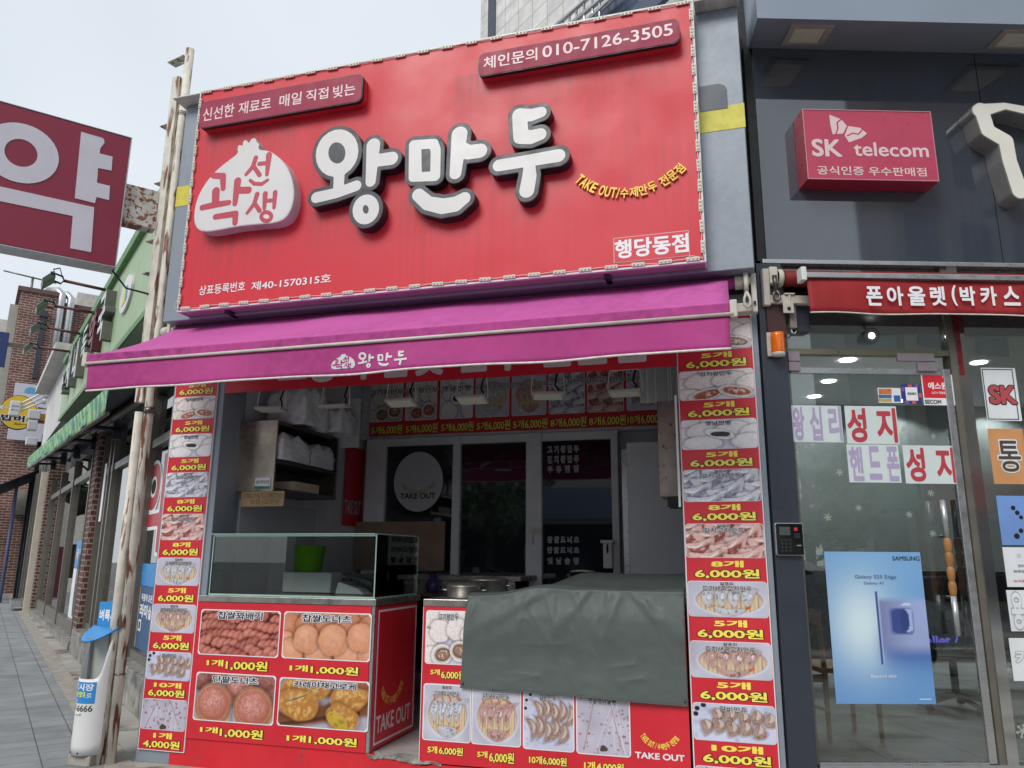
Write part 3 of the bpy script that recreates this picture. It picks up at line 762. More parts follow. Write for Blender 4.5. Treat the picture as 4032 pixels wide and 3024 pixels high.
for s, y0, y1 in (('고기왕만두', 712, 752), ('김치왕만두', 780, 822), ('우유찐빵', 848, 888), ('찹쌀도너츠', 1333, 1375), ('단팥도너츠', 1405, 1447), ('옛날술빵', 1478, 1522)):
    b = BK.box(zb(972, y0), zb(1186, y1), .012); LT('lettering_line', nm, [mat('vinyl_white', '#d0d2d8', .5, var=.03), K['print_navy']], '  '.join(s) if len(s) == 4 else ' '.join(s), b, .014, 1, grow=.0, out=0, ow=.06)

# ------------------------------------------------------------------ the big red sign
sg = thing('shop_sign', 'large red dumpling shop sign with raised white syllables and a bun logo', 'sign', SG, (-2.12, 3.36, 0))
U0, V0, U1, V1 = -4.125, 3.365, -.122, 5.28
MB().box(U0, V0, -.125, U1, V1, 0).build('sign_panel', [K['sign_red']], sg)
f = MB(); t_ = .012
f.box(U0 - t_, V0 - t_, -.128, U0, V1 + t_, .008); f.box(U1, V0 - t_, -.128, U1 + t_, V1 + t_, .008)
f.box(U0, V1, -.128, U1, V1 + t_, .008); f.box(U0, V0 - t_, -.02, U1, V0, .008)
f.build('sign_frame', K['trim_white'], sg)
MB().box(U0, V0 - .006, -.126, U1, V0 - .001, -.02).build('sign_underside', K['sign_return'], sg)
for u in (-3.75, -.78): MB().box(u, V0 - .03, -.2, u + .04, V0 - .007, -.06).build('sign_bracket', K['panel_dark'], sg)
led0 = MB().box(-.042, -.012, 0, .042, .012, .013, 0)
for q in (-.026, 0, .026): led0.lathe([(.0075, .013), (.006, .018), (0, .02)], (q, 0, 0), 10, 1, 'z')
led_me = led0.mesh('led_module', [K['led'], K['lamp_lens']])
def led(u, v, rot):
    o = bpy.data.objects.new('led_module', led_me); COL.objects.link(o); o.parent = sg
    o.location = (u + 2.12, v - 3.36, .004); o.rotation_euler = (0, 0, rot)
wr = MB(); wp = []
for k in range(21):
    u = U0 + .06 + (U1 - U0 - .12) * k / 20
    led(u, V1 - .008, random.uniform(-.04, .04))
for k in range(23):
    u = U0 + .07 + (U1 - U0 - .14) * k / 22; led(u, V0 + .012, random.uniform(-.05, .05))
for k in range(13):
    v = V0 + .09 + (V1 - V0 - .2) * k / 12; led(U0 + .004, v, pi / 2 + random.uniform(-.04, .04)); led(U1 - .006, v, pi / 2 + random.uniform(-.04, .04))
def wavy(a, b, n, amp):
    return [tuple(a[i] + (b[i] - a[i]) * t / n + (random.uniform(-amp, amp) if i < 2 else 0) for i in range(3)) for t in range(n + 1)]
for a, b_ in (((U0, V1 - .008, .01), (U1, V1 - .008, .01)), ((U0, V0 + .012, .01), (U1, V0 + .012, .01)), ((U0 + .004, V0, .01), (U0 + .004, V1, .01)), ((U1 - .006, V0, .01), (U1 - .006, V1, .01))):
    wr.tube(wavy(a, b_, 40, .006), .003, 6)
wr.tube([(U0, V0 + .01, .01), (U0 - .03, V0 + .02, .01), (U0 - .035, V0 + .06, .01), (U0 + .004, V0 + .1, .01)], .003, 6)
wr.tube([(U1 - .14, V0 + .012, .01), (U1 - .08, V0 + .035, .012), (U1 - .03, V0 + .02, .012), (U1, V0 - .0, .01)], .003, 6)
wr.build('led_wire', K['wire_white'], sg)

soot(K['sign_red'], [(-4.1, -3.15, 4.86, .35, .5), (-1.95, -.2, 5.0, .4, .45), (-4.05, -3.2, 4.03, .5, .45), (-3.1, -2.45, 4.05, .4, .35), (-2.35, -1.85, 4.05, .4, .3), (-1.5, -1.2, 4.15, .45, .35)])
# raised syllables: thick strokes, dark body and white face
def S(*pts): return [pts]
def sgp(p, r, k): u, v = SG.uv(p[0], p[1], .09); return (u, v, r * k)
def glyph_strokes(zf, strokes, k):
    out = []
    for st in strokes: out.append([sgp(zf(x, y), r, k) for x, y, r in st])
    return out
KZ5, KZ6 = .66305 * .00182, .72333 * .00168      # metres per zoom pixel on the sign
def ez(cx, cy, a, b, r, tilt=0): return ell(cx, cy, a, b, r, 22, tilt)
WANG = [ez(1022, 608, 88, 103, 40, .25), [(1036, 715, 34), (1030, 835, 32)], [(900, 872, 33), (1020, 845, 31), (1135, 803, 32)],
        [(1238, 562, 42), (1222, 778, 30)], [(1240, 655, 38), (1345, 640, 40)], ez(1193, 943, 48, 58, 30, .2)]
MAN = [[(1478, 560, 28), (1595, 553, 28), (1608, 590, 28), (1605, 745, 28), (1475, 752, 26), (1478, 560, 28)], [(1495, 565, 26), (1498, 745, 26)]]
MAN6 = [[(152, 732, 46), (130, 945, 33)], [(150, 805, 40), (200, 830, 42), (262, 822, 42)], [(-72, 1062, 36), (-20, 1108, 40), (60, 1124, 45), (130, 1112, 44), (178, 1080, 34)]]
DU = [[(478, 628, 38), (540, 628, 36), (595, 612, 30)], [(478, 628, 40), (486, 745, 42)], [(486, 745, 42), (540, 748, 40), (590, 732, 34)],
      [(366, 902, 33), (500, 880, 33), (690, 848, 36)], [(532, 900, 30), (532, 960, 38), (518, 1038, 40)]]
raw_syll = [('왕', glyph_strokes(z5, WANG, KZ5)), ('만', glyph_strokes(z5, MAN, KZ5) + glyph_strokes(z6, MAN6, KZ6)), ('두', glyph_strokes(z6, DU, KZ6))]
def raised(strokes, parent, grow, depth0, depth1, mats, name, h=.0055):
    Fd, x0, y0 = strokes_field(strokes, h, grow + .02)
    v, f_ = fill_loops(outer(contours(Fd.copy(), grow, x0, y0, h)), .5); mb = MB()
    mb.add([(x, y, depth0 + (depth1 - depth0) * (z + .5)) for x, y, z in v], f_, 0)
    body = mb.build(name, mats[0], parent)
    # rim line just inside the edge
    v, f_ = fill_loops(outer(contours(Fd.copy(), grow - .004, x0, y0, h))); MB().add([(x, y, depth1 + .0015) for x, y, z in v], f_).build('letter_rim', mats[2], body)
    v, f_ = fill_loops(contours(Fd.copy(), .005, x0, y0, h)); MB().add([(x, y, depth1 + .003) for x, y, z in v], f_).build('letter_face', mats[1], body)
for s, st in raw_syll: raised(st, sg, .036, 0, .09, [K['letter_return'], K['face_white'], K['letter_dark']], 'raised_syllable')

# bun logo with red letters
BUN = [(172, 985), (178, 925), (200, 855), (245, 778), (310, 705), (380, 650), (437, 608), (428, 578), (440, 556), (462, 568), (464, 536), (482, 528), (500, 552), (512, 522), (538, 518), (545, 545), (562, 552), (552, 588), (612, 592), (660, 618), (712, 668), (748, 735), (766, 805), (766, 880), (748, 950), (710, 1000), (648, 1024), (550, 1030), (430, 1042), (335, 1062), (240, 1076), (196, 1062), (176, 1028)]
bp = smooth_poly([SG.uv(*z5(*p), w=.10) for p in BUN], 2)
lg = MB().prism(bp, 0, .10).build('bun_logo', mat('bun_side', '#c9c6cb', .4, var=.1, streak=.15), sg)
cx = sum(p[0] for p in bp) / len(bp); cy = sum(p[1] for p in bp) / len(bp)
MB().prism([(cx + (x - cx) * .985, cy + (y - cy) * .985) for x, y in bp], .1005, .102).build('logo_face', K['face_white'], lg)
LOGO = [[(288, 742, 17), (345, 745, 19), (346, 818, 15)], [(303, 835, 24), (300, 905, 22)], [(222, 932, 17), (300, 915, 18), (380, 902, 15)], [(432, 775, 22), (416, 908, 15)], [(428, 830, 20), (496, 828, 20)], [(300, 987, 16), (420, 968, 18), (416, 1022, 16)],
        [(540, 636, 14), (522, 690, 13), (482, 735, 10)], [(524, 682, 12), (562, 738, 13)], [(618, 620, 18), (606, 735, 11)], [(560, 672, 12), (605, 668, 12)], [(506, 770, 9), (530, 790, 11), (575, 792, 11), (610, 768, 9)],
        [(548, 852, 14), (530, 910, 12), (488, 965, 9)], [(532, 905, 12), (562, 950, 13)], [(596, 850, 15), (590, 938, 11)], [(655, 842, 14), (648, 932, 10)], [(600, 892, 11), (648, 888, 11)], ez(602, 985, 30, 26, 11)]
def lg_letters(map_, k): return [[(*map_(x, y), r * k) for x, y, r in st] for st in LOGO]
lp_ = lg_letters(lambda x, y: SG.uv(*z5(x, y), w=.10), KZ5 * 1.22)
Fd, x0, y0 = strokes_field(lp_, .004, .02); v, f_ = fill_loops(contours(Fd, .0, x0, y0, .004))
MB().add([(x, y, .1035) for x, y, z in v], f_).build('logo_lettering', mat('logo_red', '#b8384e', .4, var=.05), lg)

# two name plates
def pb(zf, l, r):   # left pair (x, ytop, ybot), right pair -> uv box
    a = SG.uv(*zf(l[0], l[1]), .09); b = SG.uv(*zf(l[0], l[2]), .09); c = SG.uv(*zf(r[0], r[1]), .09); d = SG.uv(*zf(r[0], r[2]), .09)
    return ((a[0] + b[0]) / 2, (b[1] + d[1]) / 2, (c[0] + d[0]) / 2, (a[1] + c[1]) / 2)
def plate2(b, texts):
    o = MB().prism(rrect(*b, .05), 0, .055, 0).build('name_plate', K['sign_red'], sg)
    MB().prism(rrect(*b, .05), .0555, .088, 0).build('plate_rim', K['letter_return'], o)
    MB().prism(rrect(b[0] + .007, b[1] + .007, b[2] - .007, b[3] - .007, .044), .0885, .091, 0).build('plate_face', K['sign_dark_red'], o)
    for s, q in texts: LT('plate_lettering', o, K['sk_letter'], s, q, .0925, 0, grow=.014)
plate2(pb(z5, (205, 300, 462), (1172, 140, 300)), [('신선한', pb(z5, (226, 345, 420), (412, 312, 388))), ('재료로', pb(z5, (438, 305, 378), (630, 278, 350))), ('매일', pb(z5, (680, 262, 335), (812, 245, 318))), ('직접', pb(z5, (838, 238, 302), (970, 214, 284))), ('빚는', pb(z5, (998, 205, 278), (1130, 195, 265)))])
plate2(pb(z6, (252, 300, 415), (1350, 88, 235)), [('체인문의', pb(z6, (283, 310, 375), (575, 262, 332))), ('010-7126-3505', pb(z6, (603, 255, 318), (1312, 125, 190)))])
LT('registration_lettering', sg, K['print_white'], '상표등록번호', pb(z5, (158, 1372, 1432), (434, 1346, 1402)), .003, 0, grow=.012); LT('registration_lettering', sg, K['print_white'], '제40-1570315호', pb(z5, (472, 1345, 1400), (950, 1303, 1355)), .003, 0, grow=.012)
b = pb(z6, (978, 1268, 1408), (1398, 1222, 1364))
o = MB().prism(rrect(*b, .004), .001, .003).build('branch_sticker', mat('sticker_edge', '#cf9a9c', .4, var=.1), sg)
MB().prism(rrect(b[0] + .006, b[1] + .006, b[2] - .006, b[3] - .006, .003), .0035, .0045).build('sticker_face', K['print_red'], o)
m = MB(); put_text(m, '행당동점', pb(z6, (985, 1280, 1380), (1394, 1240, 1350)), .006, 0, .03); m.build('sticker_lettering', K['print_white'], o)
def arc_text(mb, text, fr, cpx, r, a0, a1, hgt, w, mi=0, ext=0, out=None):
    """letters on a circular arc below centre"""
    cu, cv = cpx; n = len(text); wid = [(.32 if c in ' /' else (.62 if ord(c) < 128 else .95)) for c in text]; tot = sum(wid); acc = 0
    for c, wd in zip(text, wid):
        a = radians(a0 + (a1 - a0) * (acc + wd / 2) / tot); acc += wd
        if c == ' ': continue
        hw = abs(radians(a1 - a0)) * r * wd / tot * .45
        ca, sa = cos(a + pi / 2), sin(a + pi / 2); ox, oy = cu + r * cos(a), cv + r * sin(a)
        put_text(mb, c, (-hw, -hgt / 2, hw, hgt / 2), w, mi, .025, out=out, ow=.05, h=1 / 32, ext=ext, warp=lambda p: (ox + p[0] * ca - p[1] * sa, oy + p[0] * sa + p[1] * ca, p[2]))
m = MB(); c0 = SG.uv(*z6(1075, 700)); pbot = SG.uv(*z6(1035, 1060))
arc_text(m, 'TAKE OUT/수제만두 전문점', SG, c0, c0[1] - pbot[1], 270 - 48, 270 + 46, .075, 0, 0, ext=.02)
ov_m = MB(); arc_text(ov_m, 'TAKE OUT/수제만두 전문점', BK, (OVAL[0], OVAL[1] + .1), OVAL[2] * .78, 270 - 58, 270 + 58, .05, .0155, 0); o_ = ov_m.build('arc_lettering', mat('olive_print', '#8f8a3a', .5, var=0), oval)
m.build('arc_lettering', mat('gold', '#d6ac3c', .35, metal=.2, var=.1), sg)

# ------------------------------------------------------------------ pink awning
A0, A1, ZB, ZF, YB, YF = -4.33, .014, 3.315, 2.815, 5.04, 4.2
aw = thing('pink_awning', 'pink fabric awning with white lettered valance pulled out over the serving front', 'awning', W, (-2.1, 5.04, 3.3))
def canopy(s, t):
    x = A0 + (A1 - A0) * s; sag = -.035 * sin(pi * t) * (.6 + .4 * sin(s * 9 + 1)) - .012 * sin(pi * t) * sin(s * 31)
    return (x, YB + (YF - YB) * t, ZB + (ZF + .055 - ZB) * t + sag)
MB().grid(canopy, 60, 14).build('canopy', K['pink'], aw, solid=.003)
MB().box(A0, YF - .02, ZF - .005, A1, YF + .03, ZF + .055).build('front_bar', mat('pink_bar', '#ae4488', .7, var=.12, scale=20, streak=.18, spec=.2), aw, bevel=.008)
MB().tube([(A0 - .005, YF - .022, ZF - .012), (A1 + .02, YF - .022, ZF - .012)], .011, 10).build('bar_rail', K['ivory_metal'], aw)
m = MB().box(A1 + .001, YF - .025, ZF - .03, A1 + .04, YF + .035, ZF + .07); m.build('bar_end', K['ivory_metal'], aw, bevel=.006)
m = MB().box(A0 - .04, YF - .025, ZF - .03, A0 - .001, YF + .035, ZF + .07); m.build('bar_end', K['ivory_metal'], aw, bevel=.006)
vh = .185
def wavev(s, t): return YF - .012 + .012 * t * sin(s * 17 + .6) + .006 * t * sin(s * 43)
def val(s, t): return (A0 + .012 + (A1 - A0 - .016) * s, wavev(s, t), ZF - .02 - vh * t + .004 * sin(s * 23) * t)
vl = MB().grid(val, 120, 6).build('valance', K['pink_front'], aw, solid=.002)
def edge(i): p = val(i / 100, 1); return (p[0], p[1], p[2])
MB().tube([edge(i) for i in range(101)], .007, 6).build('valance_piping', K['piping'], vl)
# printed logo and syllables on the valance
def vmap(u, v, off=.004):
    s = (u - A0 - .012) / (A1 - A0 - .016); t = (ZF - .02 - v) / vh
    return (u, wavev(s, min(max(t, 0), 1)) - off, v)
VB = lambda x, y: AW.uv(*zi(x, y))
l0, l1 = VB(1005, 425), VB(1165, 318)
bx0, bx1, by0, by1 = min(p[0] for p in bp), max(p[0] for p in bp), min(p[1] for p in bp), max(p[1] for p in bp)
mpl = lambda p: (l0[0] + (p[0] - bx0) / (bx1 - bx0) * (l1[0] - l0[0]), l0[1] + (p[1] - by0) / (by1 - by0) * (l1[1] - l0[1]))
v, f_ = fill_loops([[mpl(p) for p in bp]]); m = MB().add([vmap(x, y) for x, y, z in v], f_, 0)
kq = (l1[0] - l0[0]) / (bx1 - bx0)
Fd, x0, y0 = strokes_field([[(*mpl((x, y)), r * kq) for x, y, r in st] for st in lp_], .0022, .02); v, f_ = fill_loops(contours(Fd, .0, x0, y0, .0022))
m.add([vmap(x, y, .006) for x, y, z in v], f_, 1)
for (s, st), (q1, q2) in zip(raw_syll, (((1178, 418), (1292, 308)), ((1308, 408), (1412, 315)), ((1420, 402), (1510, 302)))):
    P = [p for q in st for p in q]; a0 = min(p[0] - p[2] for p in P); a1 = max(p[0] + p[2] for p in P); b0 = min(p[1] - p[2] for p in P); b1 = max(p[1] + p[2] for p in P)
    c_, d_ = VB(*q1), VB(*q2); kx, ky = (d_[0] - c_[0]) / (a1 - a0), (d_[1] - c_[1]) / (b1 - b0)
    Fd, x0, y0 = strokes_field([[(c_[0] + (x - a0) * kx, c_[1] + (y - b0) * ky, r * min(kx, ky)) for x, y, r in q] for q in st], .0024, .02)
    v, f_ = fill_loops(contours(Fd, .001, x0, y0, .0024)); m.add([vmap(x, y) for x, y, z in v], f_, 0)
m.build('valance_lettering', [K['face_white'], K['pink_front']], vl)
# roller, brackets, arms
m = MB().tube([(A0 - .02, 5.06, 3.29), (A1 + .05, 5.06, 3.29)], .04, 16); m.build('roller', mat('roller_pink', '#a43a7c', .7, var=.1), aw)
for sx in (A1 + .045, A0 - .15):
    h_ = MB().lathe([(.045, 0), (.047, .01), (.047, .045), (.04, .055), (0, .055)], (sx, 5.06, 3.29), 20, 0, 'x')
    h_.box(sx + .055, 5.02, 3.22, sx + .085, 5.1, 3.36).box(sx + .1, 5.03, 3.07, sx + .135, 5.09, 3.34).box(sx + .055, 5.035, 3.27, sx + .135, 5.085, 3.32)
    bk_ = h_.build('roller_bracket', K['ivory_metal'], aw, bevel=.006)
    MB().lathe([(.008, 0), (.008, .02), (0, .02)], (sx + .1175, 5.02, 3.12), 10, 0, 'z').build('bolt', K['black'], bk_)
gx = A1 + .115
m = MB().tube([(gx, 4.99, 3.34), (gx, 4.985, 3.25), (gx, 4.985, 3.2)], [.018, .016, .010], 12).tube([(gx, 4.985, 3.2), (gx - .018, 4.985, 3.15), (gx - .02, 4.985, 3.11), (gx, 4.985, 3.09), (gx + .02, 4.985, 3.11), (gx + .018, 4.985, 3.15), (gx, 4.985, 3.2)], .009, 8)
m.build('crank_eye', K['ivory_metal'], aw)
m = MB().box(-.14, 5.05, 3.085, .19, 5.1, 3.145); m.build('mount_bar', K['ivory_metal'], aw, bevel=.004)
for q in (-3.7, -.6):
    MB().tube([(q, 5.08, 3.15), (q + (.55 if q < -2 else -.55), 4.7, 2.98), (q + .02, 4.24, 2.83)], .022, 10).build('folding_arm', K['ivory_metal'], aw)

# ------------------------------------------------------------------ price boards on the pillars
CAP = {'kimchi': ('김치왕만두', None), 'plain': ('옛날찐빵', None), 'white': ('고기교자만두', '얇은피'), 'pink': ('김치교자만두', '얇은피'), 'grey': ('고기새우교자만두', '얇은피'), 'red': ('김치새우교자만두', '얇은피'), 'galbi': ('갈비만두', None), 'cake': (None, None), 'meat': ('고기왕만두', None)}
MPR = [K['print_yellow'], K['print_black'], K['print_navy'], K['print_white']]
def price_board(label, u0, u1, items, tops, bottom, top):
    t = thing('price_board', label, 'price board', FA, ((u0 + u1) / 2, bottom, .012), 'tall price boards on the pillars')
    MB().box(u0, bottom, -.001, u1, top, .012).build('board_edge', K['print_white'], t)
    MB().box(u0 + .006, bottom + .006, .0125, u1 - .006, top - .003, .0135).build('board_print', K['print_red'], t)
    wd = u1 - u0; mid = (u0 + u1) / 2
    for k, (kind, num, price) in enumerate(items):
        vt = tops[k]; vb = tops[k + 1] if k + 1 < len(tops) else bottom; p = vt - vb
        par = food_photo(t, kind, (u0 + .008, vt - .6 * p, u1 - .008, vt), .0145, .003)
        cap, sub = CAP[kind]
        if cap:
            n = len(cap); hw = min(.3 * wd, .052 * n * wd * .8); hh = .088 * p; y = vt - (.035 if not sub else .075) * p
            LT('photo_caption', t, MPR, cap, (mid - hw, y - hh, mid + hw, y), .0205, 2, grow=.012, out=3, ow=.05)
            if sub: LT('photo_caption', t, MPR, sub, (mid - .08 * wd, vt - .064 * p, mid + .08 * wd, vt - .012 * p), .0205, 2, grow=.012, out=3, ow=.05)
        wn = .2 * wd if len(num) == 2 else .3 * wd
        LT('count_lettering', t, MPR, num, (mid - wn + .02 * wd, vt - .762 * p, mid + wn + .02 * wd, vt - .645 * p), .016, 0, grow=.036)
        LT('price_lettering', t, MPR, price, (mid - .385 * wd, vt - .955 * p, mid + .405 * wd, vt - .79 * p), .016, 0, grow=.03, out=1, ow=.05)
IT = [('meat', '5개', '6,000원'), ('kimchi', '5개', '6,000원'), ('plain', '5개', '6,000원'), ('white', '8개', '6,000원'), ('pink', '8개', '6,000원'), ('grey', '5개', '6,000원'), ('red', '5개', '6,000원'), ('galbi', '10개', '6,000원'), ('cake', '1개', '4,000원')]
def tops(px, py): return [FA.uv(x, y)[1] for x, y in zip(px, py)]
ly = [1563, 1710, 1861, 2024, 2196, 2379, 2566, 2752]; lx = [770 - (y - 1563) * .0985 for y in ly]
tl = tops(lx, ly); tl = [tl[0] + .315] + tl
price_board('narrow red price board on the left pillar beside the glass display counter', -4.395, -3.985, IT, tl, FA.uv(640, 2956)[1], tl[0] + .02)
ry = [1266, 1460, 1653, 1849, 2062, 2288, 2525, 2770, 3021]; rx = [2790 + (y - 1460) * .06 for y in ry]
tr = tops(rx, ry)
price_board('wide red price board on the right pillar next to the phone shop door', -.345, .152, IT, tr, tr[-1] - .36, tr[0] + .022)

# ------------------------------------------------------------------ left counter
lc = thing('serving_counter', 'red counter with four doughnut photos and a glass display case on top', 'counter', W, (-3.25, 5.5, .19))
CL, CR, CT = -3.975, -2.515, 1.155
MB().box(CL, D + .02, .187, CR, D + .75, CT).build('cabinet', mat('cabinet_red', '#a31b2a', .4, var=.1), lc, bevel=.003)
MB().box(CL - .015, D - .012, CT, CR + .012, D + .8, 1.202).build('counter_top', K['steel'], lc, bevel=.004)
MB().box(CR - .02, D - .004, .19, CR + .004, D + .019, CT).build('corner_trim', K['alu'], lc)
bb = FA.box(zc(75, 1455), zc(1285, 1560), .01); bb = (FA.uv(*zc(145, 560))[0] - .005, FA.uv(*zc(700, 1510))[1], CR - .022, CT - .003)
pnl = MB().box(bb[0], D - .01, bb[1], bb[2], D + .019, bb[3]).build('menu_panel', [K['print_red']], lc)
def on_front(name, mb, mats, parent, w=0):
    o = MB(); o.v = [(x, D - z, y) for x, y, z in mb.v]; o.f = [tuple(f) for f in mb.f]; o.m = mb.m; o.sm = mb.sm
    return o.build(name, mats, parent)
def photo_front(parent, kind, b, w):
    fr_ = MB(); fr_.prism(rrect(*b, .022), w, w + .001); o = on_front('photo_border', fr_, K['print_white'], parent)
    asp = (b[3] - b[1] - .016) / (b[2] - b[0] - .016)
    q = bpy.data.objects.new('food_photo', print_mesh(kind, asp)); COL.objects.link(q); q.parent = o
    q.location = (b[0] + .008, D - w - .0025, b[1] + .008); q.rotation_euler = (pi / 2, 0, 0); q.scale = (b[2] - b[0] - .016, b[3] - b[1] - .016, 1)
F2 = lambda p1, p2: FA.box(p1, p2, .012)
def menu_item(parent, zf, kind, pbox, cap, num, price):
    photo_front(parent, kind, F2(zf(*pbox[0]), zf(*pbox[1])), .0115)
    for s, q1, q2 in cap: LT('photo_caption', parent, MPR, s, F2(zf(*q1), zf(*q2)), .018, 2, on_front, grow=.02, out=3, ow=.075)
    LT('count_lettering', parent, MPR, num[0], F2(zf(*num[1]), zf(*num[2])), .0125, 0, on_front, grow=.034, out=1, ow=.02)
    LT('price_lettering', parent, MPR, price[0], F2(zf(*price[1]), zf(*price[2])), .0125, 0, on_front, grow=.026, out=1, ow=.05)
menu_item(pnl, zc, 'twist', ((160, 592), (672, 922)), [('찹쌀꽈배기', (275, 607), (570, 668))], ('1개', (197, 928), (305, 978)), ('1,000원', (325, 932), (600, 1016)))
menu_item(pnl, zc, 'ball', ((716, 607), (1288, 950)), [('찹쌀도너츠', (840, 626), (1165, 688))], ('1개', (752, 964), (872, 1014)), ('1,000원', (893, 968), (1210, 1044)))
menu_item(pnl, zc, 'bean', ((128, 1012), (638, 1376)), [('단팥도너츠', (242, 1037), (540, 1102))], ('1개', (152, 1377), (268, 1428)), ('1,000원', (285, 1384), (568, 1474)))
menu_item(pnl, zc, 'croq', ((685, 1048), (1275, 1420)), [('카레야채고로케', (782, 1070), (1200, 1140))], ('1개', (732, 1432), (858, 1488)), ('1,000원', (880, 1437), (1200, 1523)))
# side panel with TAKE OUT
def on_side(name, mb, mats, parent):
    o = MB(); o.v = [(SD.O.x + z, D + x, y) for x, y, z in mb.v]; o.f = mb.f; o.m = mb.m; o.sm = mb.sm
    return o.build(name, mats, parent)
m = MB().box(.025, .2, -.008, .74, CT - .01, 0); sp_ = on_side('side_panel', m, K['print_red'], lc)
m = MB(); 
for a in ((.045, .225, .73, .24), (.045, CT - .045, .73, CT - .03), (.045, .24, .06, CT - .045), (.715, .24, .73, CT - .045)): m.box(a[0], a[1], .001, a[2], a[3], .002)
put_text(m, 'TAKE OUT', SD.box(zc(1330, 1314), zc(1553, 1325)), .0025, 0, .02)
on_side('side_lettering', m, K['print_white'], sp_)
m = MB(); cc = SD.uv(*zc(1440, 1010)); pb_ = SD.uv(*zc(1440, 1200))
arc_text(m, 'TAKE OUT / 수제만두 전문점', SD, cc, cc[1] - pb_[1], 270 - 62, 270 + 62, .055, .003, 0); on_side('arc_lettering', m, K['print_yellow'], sp_)

# glass case
gc = thing('glass_display_case', 'clear glass display case with green tinted edges standing on the doughnut counter', 'display case', W, (-3.2, 5.5, 1.2))
GX0, GX1, GY0, GY1, GZ0, GZ1 = -3.92, -2.53, D + .02, D + .78, 1.2035, 1.655
e = .004
def pane(name, b, n='glass_pane'): return MB().box(*b).build(n, K['clear'], gc)
pane('', (GX0, GY0, GZ0, GX1, GY0 + .006, GZ1)); pane('', (GX0, GY0 + .0065, GZ0, GX0 + .006, GY1, GZ1)); pane('', (GX1 - .006, GY0 + .0065, GZ0, GX1, GY1, GZ1)); pane('', (GX0 - .02, GY0 - .012, GZ1 + .001, GX1 - .01, GY1 - .02, GZ1 + .008))
ed = MB()
for x in (GX0, GX1 - .008): ed.box(x, GY0 - .003, GZ0, x + .008, GY0 - .0005, GZ1)
ed.box(GX0 + .0085, GY0 - .003, GZ0, GX1 - .0085, GY0 - .0005, GZ0 + .012).box(GX0 + .0085, GY0 - .003, GZ1 - .012, GX1 - .0085, GY0 - .0005, GZ1)
ed.box(GX1 + .0005, GY0, GZ0, GX1 + .003, GY1, GZ0 + .01).box(GX1 + .0005, GY1 - .008, GZ0 + .0105, GX1 + .003, GY1, GZ1).box(GX0 - .02, GY0 - .015, GZ1 + .001, GX1 - .01, GY0 - .0125, GZ1 + .008)
ed.box(GX1 - .0095, GY0, GZ1 + .001, GX1 - .007, GY1 - .02, GZ1 + .009)
ed.build('glass_edge', K['glass_edge'], gc)
# things seen through the case
def put(fr, px, py, depth_y): u, v = Fr((0, depth_y, 0), (1, 0, 0)).uv(px, py); return u, v
zg = lambda x, y: (750 + x * .42948, 2050 + y * .42948)
u, v = put(W, *zg(720, 575), 5.75)
MB().box(-3.62, 5.72, 1.21, -3.18, 6.0, 1.37).build('plastic_box', K['plastic_white'], None, None, bevel=.01)
o = bpy.data.objects['plastic_box']; tag(o, 'low white plastic box inside the glass case under a green tub', 'box')
m = MB().lathe([(0, 0), (.105, 0), (.13, .2), (.135, .2), (.135, .21), (.12, .21), (.1, .015), (0, .012)], (0, 0, 0), 28, 0, 'z')
o = m.build('green_tub', mat('lime_plastic', '#7cc21e', .4, var=.05)); o.location = (-3.47, 5.86, 1.372); tag(o, 'lime green plastic tub standing on a white box behind the case glass', 'tub')
pt = thing('card_terminal', 'white and black card payment terminal lying in the glass display case', 'card terminal', W, (-3.0, 5.75, 1.2))
m = MB(); m.add([(-3.12, 5.68, 1.205), (-2.86, 5.68, 1.205), (-2.86, 5.85, 1.205), (-3.12, 5.85, 1.205), (-3.10, 5.69, 1.30), (-2.92, 5.69, 1.25), (-2.92, 5.84, 1.25), (-3.10, 5.84, 1.30)], [(0, 3, 2, 1), (4, 5, 6, 7), (0, 1, 5, 4), (1, 2, 6, 5), (2, 3, 7, 6), (3, 0, 4, 7)])
m.build('base', K['plastic_white'], pt, bevel=.012)
m = MB(); m.add([(-3.07, 5.69, 1.35), (-2.8, 5.69, 1.265), (-2.8, 5.79, 1.265), (-3.07, 5.79, 1.35), (-3.075, 5.69, 1.375), (-2.8, 5.69, 1.30), (-2.8, 5.79, 1.30), (-3.075, 5.79, 1.375)], [(0, 3, 2, 1), (4, 5, 6, 7), (0, 1, 5, 4), (1, 2, 6, 5), (2, 3, 7, 6), (3, 0, 4, 7)])
m.build('handset', mat('handset_grey', '#4a4c52', .3, var=.05), pt, bevel=.008)
m = MB().box(-3.06, 5.685, 1.305, -2.98, 5.70, 1.33); m.build('receipt_slot', K['black'], pt)
for k, (a, b_, c_, d_) in enumerate((((175, 105), (270, 105), (330, 240), (180, 245)), ((530, 105), (655, 105), (720, 228), (570, 232)))):
    P = []
    for p in (a, b_, c_, d_):
        uu, vv_ = put(W, *zg(*p), 6.05); P.append((uu, 6.05, vv_))
    o = MB().add(P + [(x, y + .002, z) for x, y, z in P], [(3, 2, 1, 0), (4, 5, 6, 7)]).build('paper_note', K['paper'])
    tag(o, ['curled white paper note at the left inside the glass case', 'slanted white paper note above the green tub in the glass case'][k], 'note')

